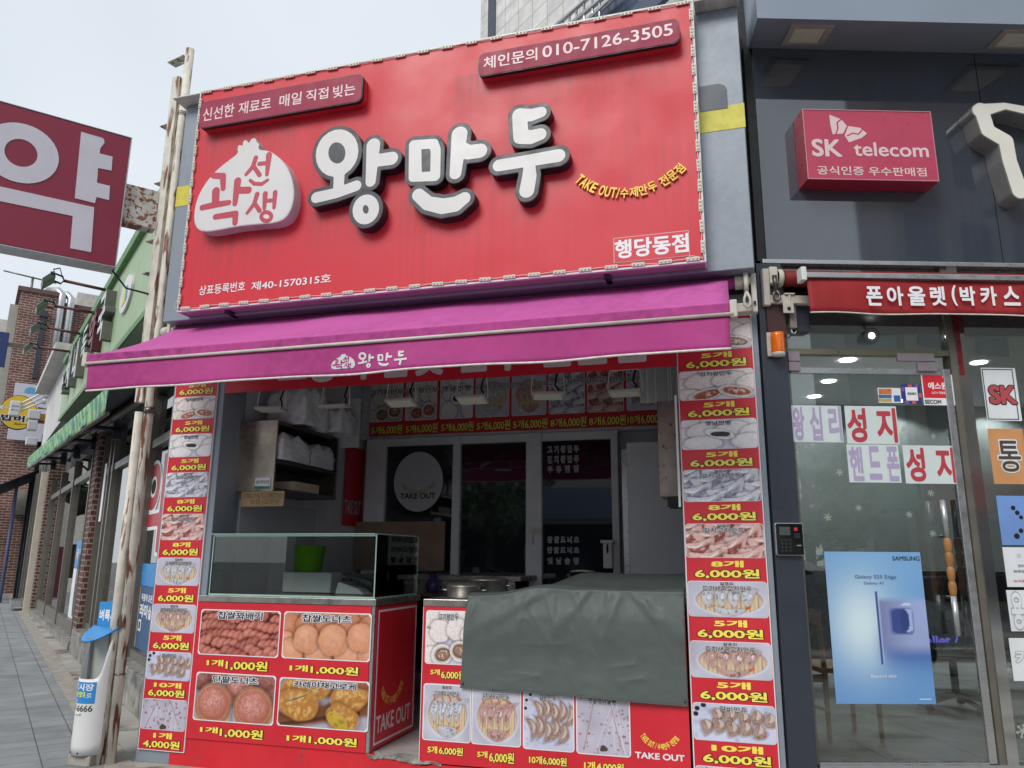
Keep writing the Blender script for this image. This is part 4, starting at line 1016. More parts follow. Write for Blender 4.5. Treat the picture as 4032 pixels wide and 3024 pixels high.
# ------------------------------------------------------------------ right counter
rc = thing('serving_counter', 'red counter with dumpling photos, half covered by a grey tarpaulin', 'counter', W, (-1.25, 5.5, .19))
RL, RR = -2.135, -.362
MB().box(RL + .01, D + .02, .187, RR, D + .75, 1.165).build('cabinet', mat('cabinet_red', '#a31b2a', .4), rc, bevel=.003)
MB().box(RL - .006, D - .014, 1.165, RR, D + .78, 1.213).build('counter_top', K['steel'], rc, bevel=.004)
pn = MB().box(RL, D - .01, .165, RR, D + .019, 1.163).build('menu_panel', K['print_red'], rc)
MB().box(RL - .004, D - .012, .163, RL - .0005, D + .019, 1.163).build('panel_edge', K['print_white'], rc)
menu_item(pn, zr, 'meat', ((158, 358), (520, 800)), [('고기왕만두', (257, 384), (415, 438))], ('5개', (192, 823), (265, 873)), ('6,000원', (277, 832), (462, 914)))
menu_item(pn, zr, 'grey', ((138, 935), (508, 1415)), [('얇은피', (288, 952), (358, 982)), ('고기새우교자만두', (220, 990), (422, 1046))], ('5개', (170, 1430), (245, 1495)), ('6,000원', (260, 1434), (448, 1518)))
menu_item(pn, zr, 'red', ((520, 962), (908, 1448)), [('얇은피', (678, 972), (750, 1002)), ('김치새우교자만두', (604, 1010), (815, 1068))], ('5개', (562, 1470), (643, 1530)), ('6,000원', (657, 1474), (853, 1582)))
menu_item(pn, zr, 'galbi', ((924, 992), (1332, 1488)), [('갈비만두', (1056, 1024), (1188, 1080))], ('10개', (972, 1507), (1076, 1580)), ('6,000원', (1082, 1514), (1270, 1600)))
menu_item(pn, zr, 'cake', ((1342, 1022), (1780, 1528)), [('옛날영양술빵', (1438, 1050), (1664, 1110))], ('1개', (1407, 1552), (1496, 1625)), ('4,000원', (1507, 1557), (1723, 1652)))
m = MB(); put_text(m, 'TAKE OUT', F2(zr(1810, 1478), zr(2205, 1560)), .012, 0, .03)
cc = FA.uv(*zr(2005, 1270)); pb_ = FA.uv(*zr(2005, 1437)); m2 = MB()
arc_text(m2, 'TAKE OUT / 수제만두 전문점', FA, cc, cc[1] - pb_[1], 270 - 62, 270 + 60, .036, .012, 0)
on_front('takeout_lettering', m, K['print_white'], pn); on_front('arc_lettering', m2, K['print_yellow'], pn)

# grey tarpaulin over the counter
TX0, TX1 = -1.815, -.362
TN1 = vnoise(160, 160, 5, np.random.RandomState(21)); TN2 = vnoise(160, 160, 9, np.random.RandomState(22)); TN3 = vnoise(160, 160, 22, np.random.RandomState(23))
def tn(A, x, y):
    x = min(max(x, 0), .999) * 159; y = min(max(y, 0), .999) * 159; i, j = int(x), int(y); fx, fy = x - i, y - j
    return (A[j, i] * (1 - fx) + A[j, i + 1] * fx) * (1 - fy) + (A[j + 1, i] * (1 - fx) + A[j + 1, i + 1] * fx) * fy
def sstep(a, b, x): x = min(max((x - a) / (b - a), 0), 1); return x * x * (3 - 2 * x)
_r = np.random.RandomState(31); CREASE = []
for k in range(16):
    s0 = _r.rand(); q0 = .02 + .1 * _r.rand(); ln = .3 + .6 * _r.rand(); an = -1.0 + 2.0 * _r.rand(); CREASE.append((s0, q0, s0 + .35 * ln * sin(an), q0 + ln, (.007 + .011 * _r.rand()), .016 + .022 * _r.rand()))
for k in range(9): s0, q0, an = _r.rand(), .25 + .6 * _r.rand(), _r.rand() * pi; CREASE.append((s0, q0, s0 + .12 * cos(an), q0 + .18 * sin(an), .004 + .004 * _r.rand(), .012))
def tarp(s, t):
    x = TX0 + (TX1 - TX0) * s
    rise = .095 * sstep(.30, .52, s); hem = .652 - .028 * s + .006 * sin(s * 5)
    n1, n2, n3 = tn(TN1, s * .5 + t * .45, t) - .5, tn(TN2, s * .8 + .2 * t, t * .9) , tn(TN3, s, t)
    rid = 1 - abs(2 * n2 - 1)
    zr = 1.236 + .055 * sstep(.12, .4, s) + .01 * sin(s * 6)      # height of the front edge it hangs over
    if t < .36:
        q = t / .36; y = D + .66 - .68 * q
        z = zr + rise * (1 - sstep(.25, .75, q)) + .03 * n1 * q + .012 * rid * q - .02 * sstep(.86, 1, q) + .01
    else:
        q = (t - .36) / .64; z0 = zr - .01 + .03 * n1 + .012 * rid; z = z0 + (hem - z0) * q
        # creases fanning out from where the cloth is pinched at the top right
        ang = math.atan2((s - .66) * 1.5, q + .22); rad = math.exp(-((q - .12) / .42) ** 2)
        fan = max(0, sin(ang * 11 + 2 * n1)) ** 2 * rad * sstep(.02, .2, q + .1)
        cr = 0
        for (s0, q0, s1, q1, am, wd) in CREASE:
            dx, dy = (s1 - s0) * 1.5, (q1 - q0) * .6; px_, py_ = (s - s0) * 1.5, (q - q0) * .6; tt = min(max((px_ * dx + py_ * dy) / (dx * dx + dy * dy), 0), 1)
            dd = math.hypot(px_ - tt * dx, py_ - tt * dy); cr += am * math.exp(-dd / wd) * (1 - .8 * tt)
        y = D - .024 - .04 * (n1 + .5) * sstep(0, .3, q) - cr - .012 * fan - .003 * n3 + .006 * q
        x += .02 * n1 * (1 - s) - .03 * (1 - s) * q
    return (x, y, z)
tp = MB().grid(tarp, 150, 130).build('tarpaulin', K['tarp'], solid=.002); 
tag(tp, 'creased grey tarpaulin draped over the right serving counter', 'tarpaulin')
for s in (.012, .988):
    p = tarp(s, .985); MB().lathe([(.006, -.004), (.012, -.006), (.012, .004), (.006, .006)], (p[0], p[1], p[2] + .012), 16, 0, 'x').build('eyelet', K['steel_dark'], tp)
    o = bpy.data.objects[[k for k in bpy.data.objects.keys() if k.startswith('eyelet')][-1]]; o.rotation_euler = (0, 0, 0)
hem = MB().tube([(lambda p: (p[0], p[1] - .003, p[2] + .0))(tarp(i / 60, 1)) for i in range(61)], .004, 6); hem.build('hem', K['tarp'], tp)

# steel pots left of the tarpaulin
def pot(label, x, y, z, r, h_):
    t = thing('steel_pot', label, 'pot', W, (x, y, z), 'steel pots on the counter')
    MB().lathe([(0, .002), (r * .97, 0), (r, .01), (r, h_), (r * 1.05, h_ + .004), (r * 1.05, h_ + .012), (r * .98, h_ + .012)], (x, y, z), 36, 0, 'z').build('pot_body', K['steel'], t)
    MB().lathe([(r * 1.0, h_ + .0125), (r * .9, h_ + .022), (r * .3, h_ + .03), (0, h_ + .031)], (x, y, z), 36, 0, 'z').build('lid', K['steel'], t)
    for sg_ in (-1, 1): MB().tube([(x + sg_ * r * .98, y - .03, z + h_ * .7), (x + sg_ * (r + .035), y - .03, z + h_ * .72), (x + sg_ * (r + .035), y + .03, z + h_ * .72), (x + sg_ * r * .98, y + .03, z + h_ * .7)], .007, 8).build('handle', K['alu'], t)
pot('shallow steel pot with side handles nearest the grey tarpaulin', -1.93, D + .26, 1.214, .13, .075)
pot('lidded steel pot standing behind the other pot on the counter', -1.86, D + .58, 1.214, .15, .11)

# ------------------------------------------------------------------ inside the dumpling shop
def Y(depth): return Fr((0, depth, 0), (1, 0, 0))
def to_back(m):
    o = MB(); o.v = [(x, 7.6 - z, y) for x, y, z in m.v]; o.f = m.f; o.m = m.m; o.sm = m.sm; return o
# menu board above the back doors
bt = BK.uv(*zb(600, 612))[1]
mb_ = thing('menu_board', 'long red menu board of dumpling photos above the back doors', 'menu board', W, (-2.2, 7.58, bt))
MB().box(BK.uv(*zi(1262, 800))[0], 7.565, bt, -.35, 7.6, bt + .62).build('board_print', K['print_red'], mb_)
xs_ = [(zi(1272, 0)[0], zi(1482, 0)[0])] + [(zb(a, 0)[0], zb(b, 0)[0]) for a, b in ((5, 222), (242, 468), (485, 715), (732, 968), (985, 1232), (1248, 1498), (1517, 1760))]
kinds = ['meat', 'kimchi', 'plain', 'grey', 'red', 'white', 'pink', 'galbi']
prices = ['5개', '5개', '5개', '5개', '5개', '8개', '8개', '10개']
for (a, b_), kd, pr in zip(xs_, kinds, prices):
    u0, u1 = BK.uv(a, 1550)[0], BK.uv(b_, 1550)[0]; v0 = BK.uv(*zb(600, 514))[1]; v1 = v0 + .44
    fr_ = MB().prism(rrect(u0, v0, u1, v1, .022), .036, .037); o = MB(); o.v = [(x, 7.6 - z, y) for x, y, z in fr_.v]; o.f = fr_.f; o.m = fr_.m; o.sm = fr_.sm
    bo = o.build('photo_border', K['print_white'], mb_)
    q = bpy.data.objects.new('food_photo', print_mesh(kd, (v1 - v0) / (u1 - u0))); COL.objects.link(q); q.parent = bo
    q.location = (u0 + .006, 7.6 - .0385, v0 + .006); q.rotation_euler = (pi / 2, 0, 0); q.scale = (u1 - u0 - .012, v1 - v0 - .012, 1)
    cap, sub = CAP[kd]; mid = (u0 + u1) / 2; hw = min(.2, .042 * len(cap))
    bc = lambda n, m, mt, par: to_back(m).build(n, mt, par)
    LT('photo_caption', mb_, MPR, cap, (mid - hw, v0 + .30, mid + hw, v0 + .36), .041, 2, bc, grow=.012, out=3, ow=.05)
    LT('count_lettering', mb_, MPR, pr, (mid - .17, v0 - .135, mid - .05, v0 - .045), .0365, 0, bc, grow=.02, out=1); LT('price_lettering', mb_, MPR, '6,000원', (mid - .04, v0 - .145, mid + .2, v0 - .035), .0365, 0, bc, grow=.02, out=1)

# floodlights hanging behind the header
def floodlight():
    t = thing('floodlight', 'x', 'floodlight', W, (0, 0, 0), 'white floodlights hung in the serving opening')
    MB().box(-.115, -.07, -.016, .115, .07, .008).build('housing', mat('lamp_case', '#a8a5a2', .5, var=.1), t, bevel=.006)
    MB().box(-.1, -.056, -.0175, .1, .056, -.0165).build('lens', K['lamp_lens'], t)
    m = MB().tube([(-.118, 0, 0), (-.122, 0, .05), (-.112, 0, .15), (-.1, 0, .165), (.1, 0, .165), (.112, 0, .15), (.122, 0, .05), (.118, 0, 0)], .005, 8)
    m.lathe([(.015, .16), (.018, .165), (.018, .2), (.012, .21), (0, .21)], (0, 0, 0), 12, 0, 'z'); m.build('bracket', K['wire_white'], t)
    MB().tube([(.075, .02, .01), (.075, .03, .05), (.05, .05, .09), (.06, .07, .16), (.1, .1, .26)], .007, 8).build('cable', K['rubber'], t)
    return t
FL = [((1068, 1610), 'leftmost floodlight, tilted beside the hanging plastic bags', .12, .04), ((1321, 1597), 'second floodlight from the left, hanging edge on', 0, -.1), ((1580, 1583), 'third floodlight from the left, lens facing forward under the menu board', 0, .22),
      ((1860, 1571), 'fourth floodlight from the left, lens facing forward below the jjinppang photo', .02, .24), ((2158, 1556), 'fifth floodlight from the left, twisted slightly towards the right', .22, .14), ((2462, 1545), 'rightmost floodlight beside the corrugated sheet', -.03, .1)]
fl0 = None
YL = Y(D + .16)
for (px, py), lab, rz, tilt in FL:
    u, v = YL.uv(px, py); Mx = Matrix.Translation((u, D + .16, v)) @ Matrix.Rotation(rz, 4, 'Z')
    if fl0 is None: fl0 = floodlight(); f = fl0; f['label'] = lab
    else: f = dup(fl0, Mx, lab)
    f.matrix_world = Mx
    for c in f.children:
        if c.name.split('.')[0] in ('housing', 'lens'): c.rotation_euler = (-tilt, 0, 0)
# lamp rail they hang from
o = MB().box(XL + .02, D + .14, 2.985, XR, D + .18, 3.02).build('lamp_rail', K['ivory_metal']); tag(o, 'pale metal rail behind the red header from which the floodlights hang', 'rail')

# steel wall cabinet on the left wall
C0 = Y(5.42); a = C0.uv(*zi(462, 762)); b = C0.uv(*zi(668, 760)); c = C0.uv(*zi(640, 1215))
cx1, cz0, cz1 = b[0] - .02, c[1], a[1]
wc = thing('wall_cabinet', 'open steel wall cabinet on the left wall holding bagged boxes', 'cabinet', W, (-3.7, 5.9, cz0))
ye = 6.42
m = MB().box(XL + .005, 5.42, cz0, cx1, 5.44, cz1); m.build('end_panel', mat('cab_steel', '#b3a698', .36, metal=.7, var=.35, scale=2.5, streak=.25), wc)
m = MB().box(XL + .005, 5.4405, cz1 - .03, cx1, ye, cz1).box(XL + .005, 5.4405, cz0, cx1, ye, cz0 + .03).box(XL + .005, 5.4405, (cz0 + cz1) / 2 - .06, cx1, ye, (cz0 + cz1) / 2 - .03).box(XL + .005, ye + .0005, cz0, cx1, ye + .02, cz1)
m.build('shelves', K['steel_dark'], wc, bevel=.003)
MB().box(XL + .005, 5.4405, cz0 + .031, XL + .02, ye, cz1 - .031).build('back_panel', K['steel_dark'], wc)
def baggy(name, x0, y0, z0, x1, y1, z1, label, seed):
    r = np.random.RandomState(seed); ph = r.rand(6) * 6
    def fn(s, t):
        th = 2 * pi * s; z = z0 + (z1 - z0) * t; k = .5 * (1 + .03 * sin(5 * th + ph[0] + 4 * t) + .025 * abs(sin(6 * th + ph[1] - 7 * t)) - .03 * abs(sin(11 * t * 1.3 + 4 * th + ph[3])) + .012 * sin(23 * th + 19 * t)) * (1 - .16 * t ** 7)
        ca, sa = cos(th), sin(th); q = max(abs(ca), abs(sa)) ** .95
        return ((x0 + x1) / 2 + (x1 - x0) * k * ca / q, (y0 + y1) / 2 + (y1 - y0) * k * sa / q, z + .02 * sin(7 * th + ph[2]) * t)
    m = MB().grid(fn, 64, 20); n = 65
    m.f += [tuple(range(20 * n, 20 * n + 64))]; m.m.append(0); m.sm.append(True)
    o = m.build(name, K['bag']); return tag(o, label, 'bag', 'white plastic bags')
zm = (cz0 + cz1) / 2
baggy('plastic_bag', XL + .05, 5.47, zm - .025, cx1 + .02, 5.93, cz1 - .1, 'bulging white plastic bag in the front of the steel cabinet', 1)
baggy('plastic_bag', XL + .05, 5.94, zm - .025, cx1 + .01, 6.36, cz1 - .12, 'white plastic bag at the back of the steel cabinet shelf', 2)
baggy('plastic_bag', XL + .1, 5.65, cz1 + .002, cx1 + .1, 6.05, 2.92, 'tall white plastic bag on top of the steel cabinet', 3)
baggy('plastic_bag', XL + .25, 6.1, cz1 + .002, cx1 + .2, 6.4, 2.8, 'smaller white plastic bag behind the tall one on the cabinet', 4)
tr_ = MB(); q = (cz0 + .032); tr_.box(cx1 - .22, 5.75, q, cx1 - .01, 6.15, q + .012)
for i in range(2): tr_.box(cx1 - .22 + .2 * i, 5.75, q + .0125, cx1 - .21 + .2 * i, 6.15, q + .075); 
tr_.box(cx1 - .21, 5.75, q + .0125, cx1 - .02, 5.76, q + .075).box(cx1 - .21, 6.14, q + .0125, cx1 - .02, 6.15, q + .075)
tag(tr_.build('tray', mat('tray_beige', '#c4b69f', .5, var=.1)), 'beige plastic tray on the bottom shelf of the steel cabinet', 'tray')
# corrugated sheet above the cabinet and on the right
def corr(name, x0, x1, y, z0, z1, label):
    n = 90; m = MB().grid(lambda s, t: (x0 + (x1 - x0) * s, y + .008 * (1 if int(s * n) % 2 else 0), z0 + (z1 - z0) * t), n, 1, 0, False)
    o = m.build(name, mat('corrugated', '#d0d2d2', .4, var=.06), solid=.002); return tag(o, label, 'plastic sheet')
corr('corrugated_sheet', XL + .02, XL + .55, 6.5, 2.5, 2.97, 'milky corrugated plastic sheet behind the bags at the upper left')
b = Y(5.6).box(zb(1600, 180), zb(1880, 400)); corr('corrugated_sheet', b[0], b[2] + .1, 5.62, b[1], b[3] + .15, 'milky corrugated plastic sheet beside the right price board')
# cardboard with a handwritten account number, little sticker
CB = Y(5.405); b = CB.box(zi(422, 1222), zi(694, 1316))
cbd = tag(MB().box(b[0], 5.395, b[1], b[2], 5.403, b[3]).build('cardboard_note', K['cardboard']), 'strip of brown cardboard with a handwritten account number under the steel cabinet', 'note')
m = MB(); wdt = b[2] - b[0]; ht = b[3] - b[1]
put_text(m, '100118-52-087763', (b[0] + .1 * wdt, b[1] + .56 * ht, b[2] - .02 * wdt, b[1] + .86 * ht), 0, 0, -.012); put_text(m, '농협 (김봉화', (b[0] + .2 * wdt, b[1] + .12 * ht, b[2] - .12 * wdt, b[1] + .5 * ht), 0, 0, -.012)
o = MB(); o.v = [(x + .012 * sin(y * 40), 5.3935, y) for x, y, z in m.v]; o.f = m.f; o.m = m.m; o.sm = m.sm; o.build('handwriting', mat('ink', '#37343a', .7, var=0), cbd)
b = CB.box(zi(503, 1130), zi(596, 1200))
st = tag(MB().box(b[0], 5.413, b[1], b[2], 5.419, b[3]).build('sticker', K['print_white']), 'small white and teal notice sticker on the steel cabinet end', 'sticker')
m = MB(); m.box(b[0], 5.4115, b[1], b[2], 5.4125, b[1] + .02); wdt = b[2] - b[0]
mm = MB(); put_text(mm, '성동구 용기낸 상점', (b[0] + .01, b[3] - .05, b[2] - .01, b[3] - .02), 0, 0, .01); put_text(mm, '개인 용기 이용을', (b[0] + .01, b[3] - .085, b[2] - .06, b[3] - .066), 0, 0, .0); put_text(mm, '환영합니다', (b[0] + .01, b[3] - .11, b[2] - .08, b[3] - .091), 0, 0, .0)
m.add([(x, 5.4115, y) for x, y, z in mm.v], mm.f, 1); m.build('sticker_lettering', [mat('teal', '#1f8a7c', .5, var=0), K['print_navy']], st)
# white pegboard below, TAKE OUT banner on the left wall
b = Y(6.45).box(zi(405, 1330), zi(1050, 1480)); tag(MB().box(XL + .005, 5.5, .9, XL + .03, 6.7, b[3]).build('wall_panel', mat('panel_pale', '#b4b9be', .5, var=.08)), 'pale wall panel with hooks below the steel cabinet on the left wall', 'panel')
LW = Fr((XL + .012, 0, 0), (0, 1, 0))
b = LW.box(zi(1112, 930), zi(1180, 1450)); b = (LW.uv(*zi(1085, 1200))[0], LW.uv(*zi(1120, 1445))[1], LW.uv(*zi(1205, 1200))[0], LW.uv(*zi(1160, 935))[1])
bn = MB().box(b[0], b[1], 0, b[2], b[3], .004).build('takeout_banner', K['print_red'], None, LW); tag(bn, 'narrow red TAKE OUT banner on the left inner wall by the back doors', 'banner')
m = MB(); put_text(m, 'TAKE OUT', (b[0] + .03, b[1] + .12, b[2] - .03, b[1] + .27), .006, 0, .02); m.build('banner_lettering', K['face_grey'], bn)
# right side: fridge, steel box, white foam sheet
b = BK.box(zb(1480, 680), zb(1895, 1700)); FY = 7.0
fb = Y(FY); u0 = fb.uv(*zb(1520, 1000))[0]; v1 = fb.uv(*zb(1600, 682))[1]
fr_ = thing('fridge', 'tall pale grey fridge in the back right corner of the shop', 'fridge', W, ((u0 + .05) / 2, FY + .25, .19))
MB().box(u0, FY, .2, .09, FY + .5, v1).build('body', mat('fridge_grey', '#d0d3d8', .4, var=.05), fr_, bevel=.01)
MB().box(u0 - .055, FY + .06, .25, u0 - .004, FY + .12, v1 - .05).build('door_edge', K['alu'], fr_, bevel=.004)
SBY = 5.62; sb = Y(SBY); b = sb.box(zb(1722, 402), zb(1882, 1056))
t = thing('steel_box', 'stained steel box hung on the right wall behind the price board', 'box', W, (b[0], SBY, b[1]))
MB().box(b[0], SBY, b[1], b[2] + .12, SBY + .3, b[3]).build('body', mat('box_steel', '#a4988e', .42, metal=.5, var=.25, scale=5, rust='#5f5650', rust_amt=.36, rscale=16), t, bevel=.004)
MB().box(b[0] + .05, SBY + .02, b[1] - .07, b[2] + .12, SBY + .28, b[1] - .001).build('bottom_tray', K['black'], t)
b2 = FA.box(zb(1828, 365), zb(1842, 1130)); o = MB().box(XR - .022, D - .012, b2[1], XR - .008, D + .01, b2[3]).build('foam_strip', K['plastic_white']); tag(o, 'thin white foam strip along the inner edge of the right price board', 'strip')
# back worktable with tongs hanging
b = BK.box((1600, 2200), (2075, 2270)); TY = 6.9; ty = Y(TY); zt0 = ty.uv(*zb(500, 1602))[1]; xr = ty.uv(*zb(785, 1610))[0]
wt = thing('worktable', 'steel worktable in front of the back doors', 'table', W, (-2.9, 7.1, .19))
MB().box(-3.6, TY, zt0 - .045, xr, 7.5, zt0).build('table_top', K['steel'], wt, bevel=.004)
MB().box(-3.55, TY + .03, zt0 - .2, xr - .06, TY + .05, zt0 - .046).build('apron_panel', K['steel'], wt)
for x in (-3.5, xr - .08):
    for y in (TY + .08, 7.42): MB().tube([(x, y, .19), (x, y, zt0 - .046)], .02, 10).build('leg', K['steel_dark'], wt)
MB().box(-3.5, TY + .1, .45, xr - .1, 7.4, .47).build('lower_shelf', K['steel_dark'], wt)
o = MB().lathe([(0, 0), (.05, .01), (.07, .06), (.05, .12), (.03, .13), (.035, .17), (0, .175)], (-2.95 + .2, TY - .06, zt0 - .16), 16, 0, 'z').build('purple_bag', mat('purple', '#3a2f66', .4, var=.3)); tag(o, 'small dark purple knotted bag hanging at the worktable edge', 'bag')
BKP = Y(7.54); b = BKP.box(zb(-400, 1232), zb(262, 1566)); o = MB().box(b[0] + .1, 7.52, b[1], b[2], 7.535, b[3]).build('brown_board', mat('board_brown', '#8a7462', .7, var=.15)); tag(o, 'brown board leaning against the left back door', 'board')
# dispenser seen by the right pane
b = BKP.box(zb(1365, 1380), zb(1428, 1550)); t = thing('dispenser', 'small white wall dispenser beside the right back door', 'dispenser', W, (b[0], 7.4, b[1]))
MB().box(b[0], 7.42, b[1], b[2], 7.55, b[3]).build('case', K['plastic_white'], t, bevel=.008); MB().box(b[0] - .02, 7.4, b[3] + .001, b[2] + .02, 7.55, b[3] + .03).build('lid', K['plastic_white'], t, bevel=.004)
MB().lathe([(.045, 0), (.04, .01), (0, .012)], ((b[0] + b[2]) / 2, 7.419, b[1] + .35 * (b[3] - b[1]) + .1), 16, 0, 'x').build('knob', K['black'], t).rotation_euler = (0, 0, 0)

# ------------------------------------------------------------------ phone shop
ps = thing('phone_shop', 'phone shop with glossy charcoal upper panel, projecting canopy and glass front', 'building', PH, (1, 0, 0))
zs = 5.155; zr0 = PH.uv(*zp(155, 62))[1]; zr1 = PH.uv(*zp(155, 38))[1]
seam = PH.uv(*z7(1480, 900))[0]; R_ = 5.2
MB().box(.01, zr1 + .002, -.06, seam - .003, zs, 0).box(seam + .003, zr1 + .002, -.06, R_, zs, 0).build('upper_panel', K['gloss_panel'], ps)
MB().box(-.06, zr1 - .3, -.5, R_, zs + 1.3, -.061).build('upper_wall', K['soffit'], ps)
MB().box(-.05, zr1, -.06, .009, zs, -.012).build('panel_trim', K['black'], ps)
MB().box(-.03, zr0 - .002, -.02, R_, zr1, .03).build('silver_rail', K['alu'], ps, bevel=.004)
cpw = .46; m = MB(); xl = PH.uv(*z7(245, 95), w=cpw)[0]; vl_ = PH.uv(*z7(245, 95), w=cpw)[1]
MB().add([(.0, zs, -.06), (R_, zs, -.06), (R_, vl_, cpw), (xl, vl_, cpw), (-.02, zs + 1.0, -.06), (R_, zs + 1.0, -.06), (R_, zs + 1.0, cpw), (xl, zs + 1.0, cpw)],
         [(0, 1, 2, 3), (7, 6, 5, 4), (3, 2, 6, 7), (1, 0, 4, 5), (0, 3, 7, 4), (2, 1, 5, 6)]).build('canopy', mat('canopy_grey', '#8993a1', .45, metal=.2, var=.05, scale=2), ps)
def on_soffit(x, y):    # pixel -> point on the canopy soffit plane (between the wall line and the lip)
    a = PH.P(0, zs, -.06); b_ = PH.P(3, zs, -.06); c_ = PH.P(3, vl_, cpw); n = (b_ - a).cross(c_ - a).normalized(); d = ray(x, y)
    p = CAM0 + d * ((a - CAM0).dot(n) / d.dot(n)); return PH.inv(p)
def canopy_light(label, q):
    P = [Vector(on_soffit(*z7(*p))) for p in q]; c_ = sum(P, Vector()) / 4
    dn = Vector((0, -1, -.3)).normalized() * .012
    t = thing('canopy_light', label, 'floodlight', PH, tuple(c_), 'square floodlights under the canopy')
    def ring(k0, k1, d0): return [c_ + (p - c_) * k0 + dn * d0 for p in P] + [c_ + (p - c_) * k1 + dn * d0 for p in P]
    m = MB(); v = [p for p in P] + [p + dn for p in P] + [c_ + (p - c_) * .74 + dn for p in P] + [c_ + (p - c_) * .7 + dn * .3 for p in P]
    m.add(v, [(i, (i + 1) % 4, 4 + (i + 1) % 4, 4 + i) for i in range(4)] + [(4 + i, 4 + (i + 1) % 4, 8 + (i + 1) % 4, 8 + i) for i in range(4)] + [(8 + i, 8 + (i + 1) % 4, 12 + (i + 1) % 4, 12 + i) for i in range(4)])
    m.build('frame', mat('lamp_frame', '#a49c92', .5, var=.1), t)
    MB().add(v[12:], [(0, 1, 2, 3)]).build('lens', K['lamp_lens'], t)
canopy_light('left of the two square floodlights under the grey canopy', [(425, 130), (655, 132), (590, 233), (370, 231)])
canopy_light('right square floodlight under the canopy, cut by the photo edge', [(1550, 155), (1790, 158), (1745, 256), (1458, 250)])
# red box sign
b = PH.box(z7(482, 577), z7(1210, 962), .16)
sk = thing('box_sign', 'crimson lightbox sign of a telecom dealer on the charcoal panel', 'sign', PH, ((b[0] + b[2]) / 2, b[1], 0))
MB().box(b[0], b[1], .001, b[2], b[3], .155).build('box_body', K['sk_side'], sk, bevel=.003)
MB().box(b[0] + .006, b[1] + .006, .156, b[2] - .006, b[3] - .006, .158).build('sign_face', K['sk_red'], sk)
m = MB(); t_ = .006
m.box(b[0], b[1], .1555, b[2], b[1] + t_, .162).box(b[0], b[3] - t_, .1555, b[2], b[3], .162).box(b[0], b[1] + t_, .1555, b[0] + t_, b[3] - t_, .162).box(b[2] - t_, b[1] + t_, .1555, b[2], b[3] - t_, .162)
m.build('sign_rim', mat('sk_rim', '#c98a98', .35, metal=.3, var=.1), sk)
B7 = lambda p, q: PH.box(z7(*p), z7(*q), .16)
for s, bx_, gr in (('SK', B7((530, 735), (697, 832)), .028), ('telecom', B7((752, 752), (1157, 834)), .016), ('공식인증 우수판매점', B7((560, 878), (1145, 936)), .014)): LT('sign_lettering', sk, K['sk_letter'], s, bx_, .1595, 0, grow=gr)
m = MB()
def q7(pts): return [PH.uv(*z7(*p), w=.16) for p in pts]
W1 = [(627, 608), (690, 632), (720, 668), (700, 708), (645, 712), (632, 660)]; W2 = [(728, 668), (790, 678), (827, 708), (800, 730), (732, 755), (708, 718)]
for P in (W1, W2): m.prism(q7(P), .159, .1598)
m.build('emblem', K['sk_letter'], sk)
cs = MB()
for st in ([(690, 632), (668, 650), (672, 680), (662, 712)], [(722, 720), (752, 706), (780, 712), (800, 690)]):
    Fd, x0, y0 = strokes_field([[(*p, .005) for p in q7(st)]], .002, .01); v, f_ = fill_loops(contours(Fd, 0, x0, y0, .002)); cs.add([(x, y, .1602) for x, y, z in v], f_)
cs.build('emblem_stroke', K['sk_red'], sk)
# big cream channel letter at the right edge
lt = thing('channel_letter', 'big cream three dimensional letter with grey sides cut by the right photo edge', 'sign letter', PH, (1.6, 4.1, 0))
TS = [[(1435, 580, 52), (1470, 690, 50), (1565, 745, 52), (1585, 850, 50), (1640, 1010, 55)], [(1435, 580, 52), (1560, 545, 30), (1900, 690, 46)]]
ts = [[(*PH.uv(*z7(x, y), w=.16), r * .00112) for x, y, r in st] for st in TS[:1]]
def chan(st, nm, par):
    Fd, x0, y0 = strokes_field(st, .006, .03); v, f_ = fill_loops(contours(Fd.copy(), 0, x0, y0, .006), .5)
    o = MB().add([(x, y, .002 + .15 * (z + .5)) for x, y, z in v], f_).build(nm, mat('chan_side', '#8f8e8d', .35, metal=.4, var=.12), par)
    v, f_ = fill_loops(contours(Fd.copy(), -.006, x0, y0, .006)); MB().add([(x, y, .156) for x, y, z in v], f_).build('letter_face', K['cream'], o)
chan(ts + [[(*PH.uv(*z7(1425, 585), w=.16), .056), (PH.uv(*z7(1560, 560), w=.16)[0], PH.uv(*z7(1560, 560), w=.16)[1], .03), (2.25, PH.uv(*z7(1700, 640), w=.16)[1], .05)]], 'letter_body', lt)
# red awning rolled up to a short drop
AP = .22
ra = thing('red_awning', 'dark red awning with white lettering over the phone shop door', 'awning', PH, (1, 3.3, 0))
PB = lambda p, q: PH.box(zp(*p), zp(*q), AP)
b = PB((425, 130), (1707, 345)); v1 = PH.uv(*zp(410, 128), w=AP)[1]; v0 = PH.uv(*zp(428, 345), w=AP)[1]; vt = PH.uv(*zp(400, 92), w=AP)[1]; u0 = PH.uv(*zp(418, 200), w=AP)[0]
MB().box(u0 - .005, v1 - .018, AP - .03, R_, v1 + .018, AP + .02).build('front_rail', K['alu'], ra, bevel=.004)
MB().box(u0 - .04, v1 - .04, AP - .05, u0 - .006, vt + .01, AP + .03).build('rail_end', K['plastic_white'], ra, bevel=.004)
MB().grid(lambda s, t: (u0 + (R_ - u0) * s, v1 + .019 + (vt - v1 - .02) * t + .12 * t * t * 0, AP - .02 - .16 * t), 20, 2).build('canopy', K['aw_red'], ra, solid=.003)
def rv(s, t): return (u0 + (R_ - u0) * s + .012 * t, v1 - .02 - (v1 - .02 - v0) * t + .004 * sin(s * 40), AP - .005 + .008 * t * sin(s * 55) + .006 * sin(s * 21 + t * 3))
rvl = MB().grid(rv, 160, 6).build('valance', K['aw_red'], ra, solid=.002)
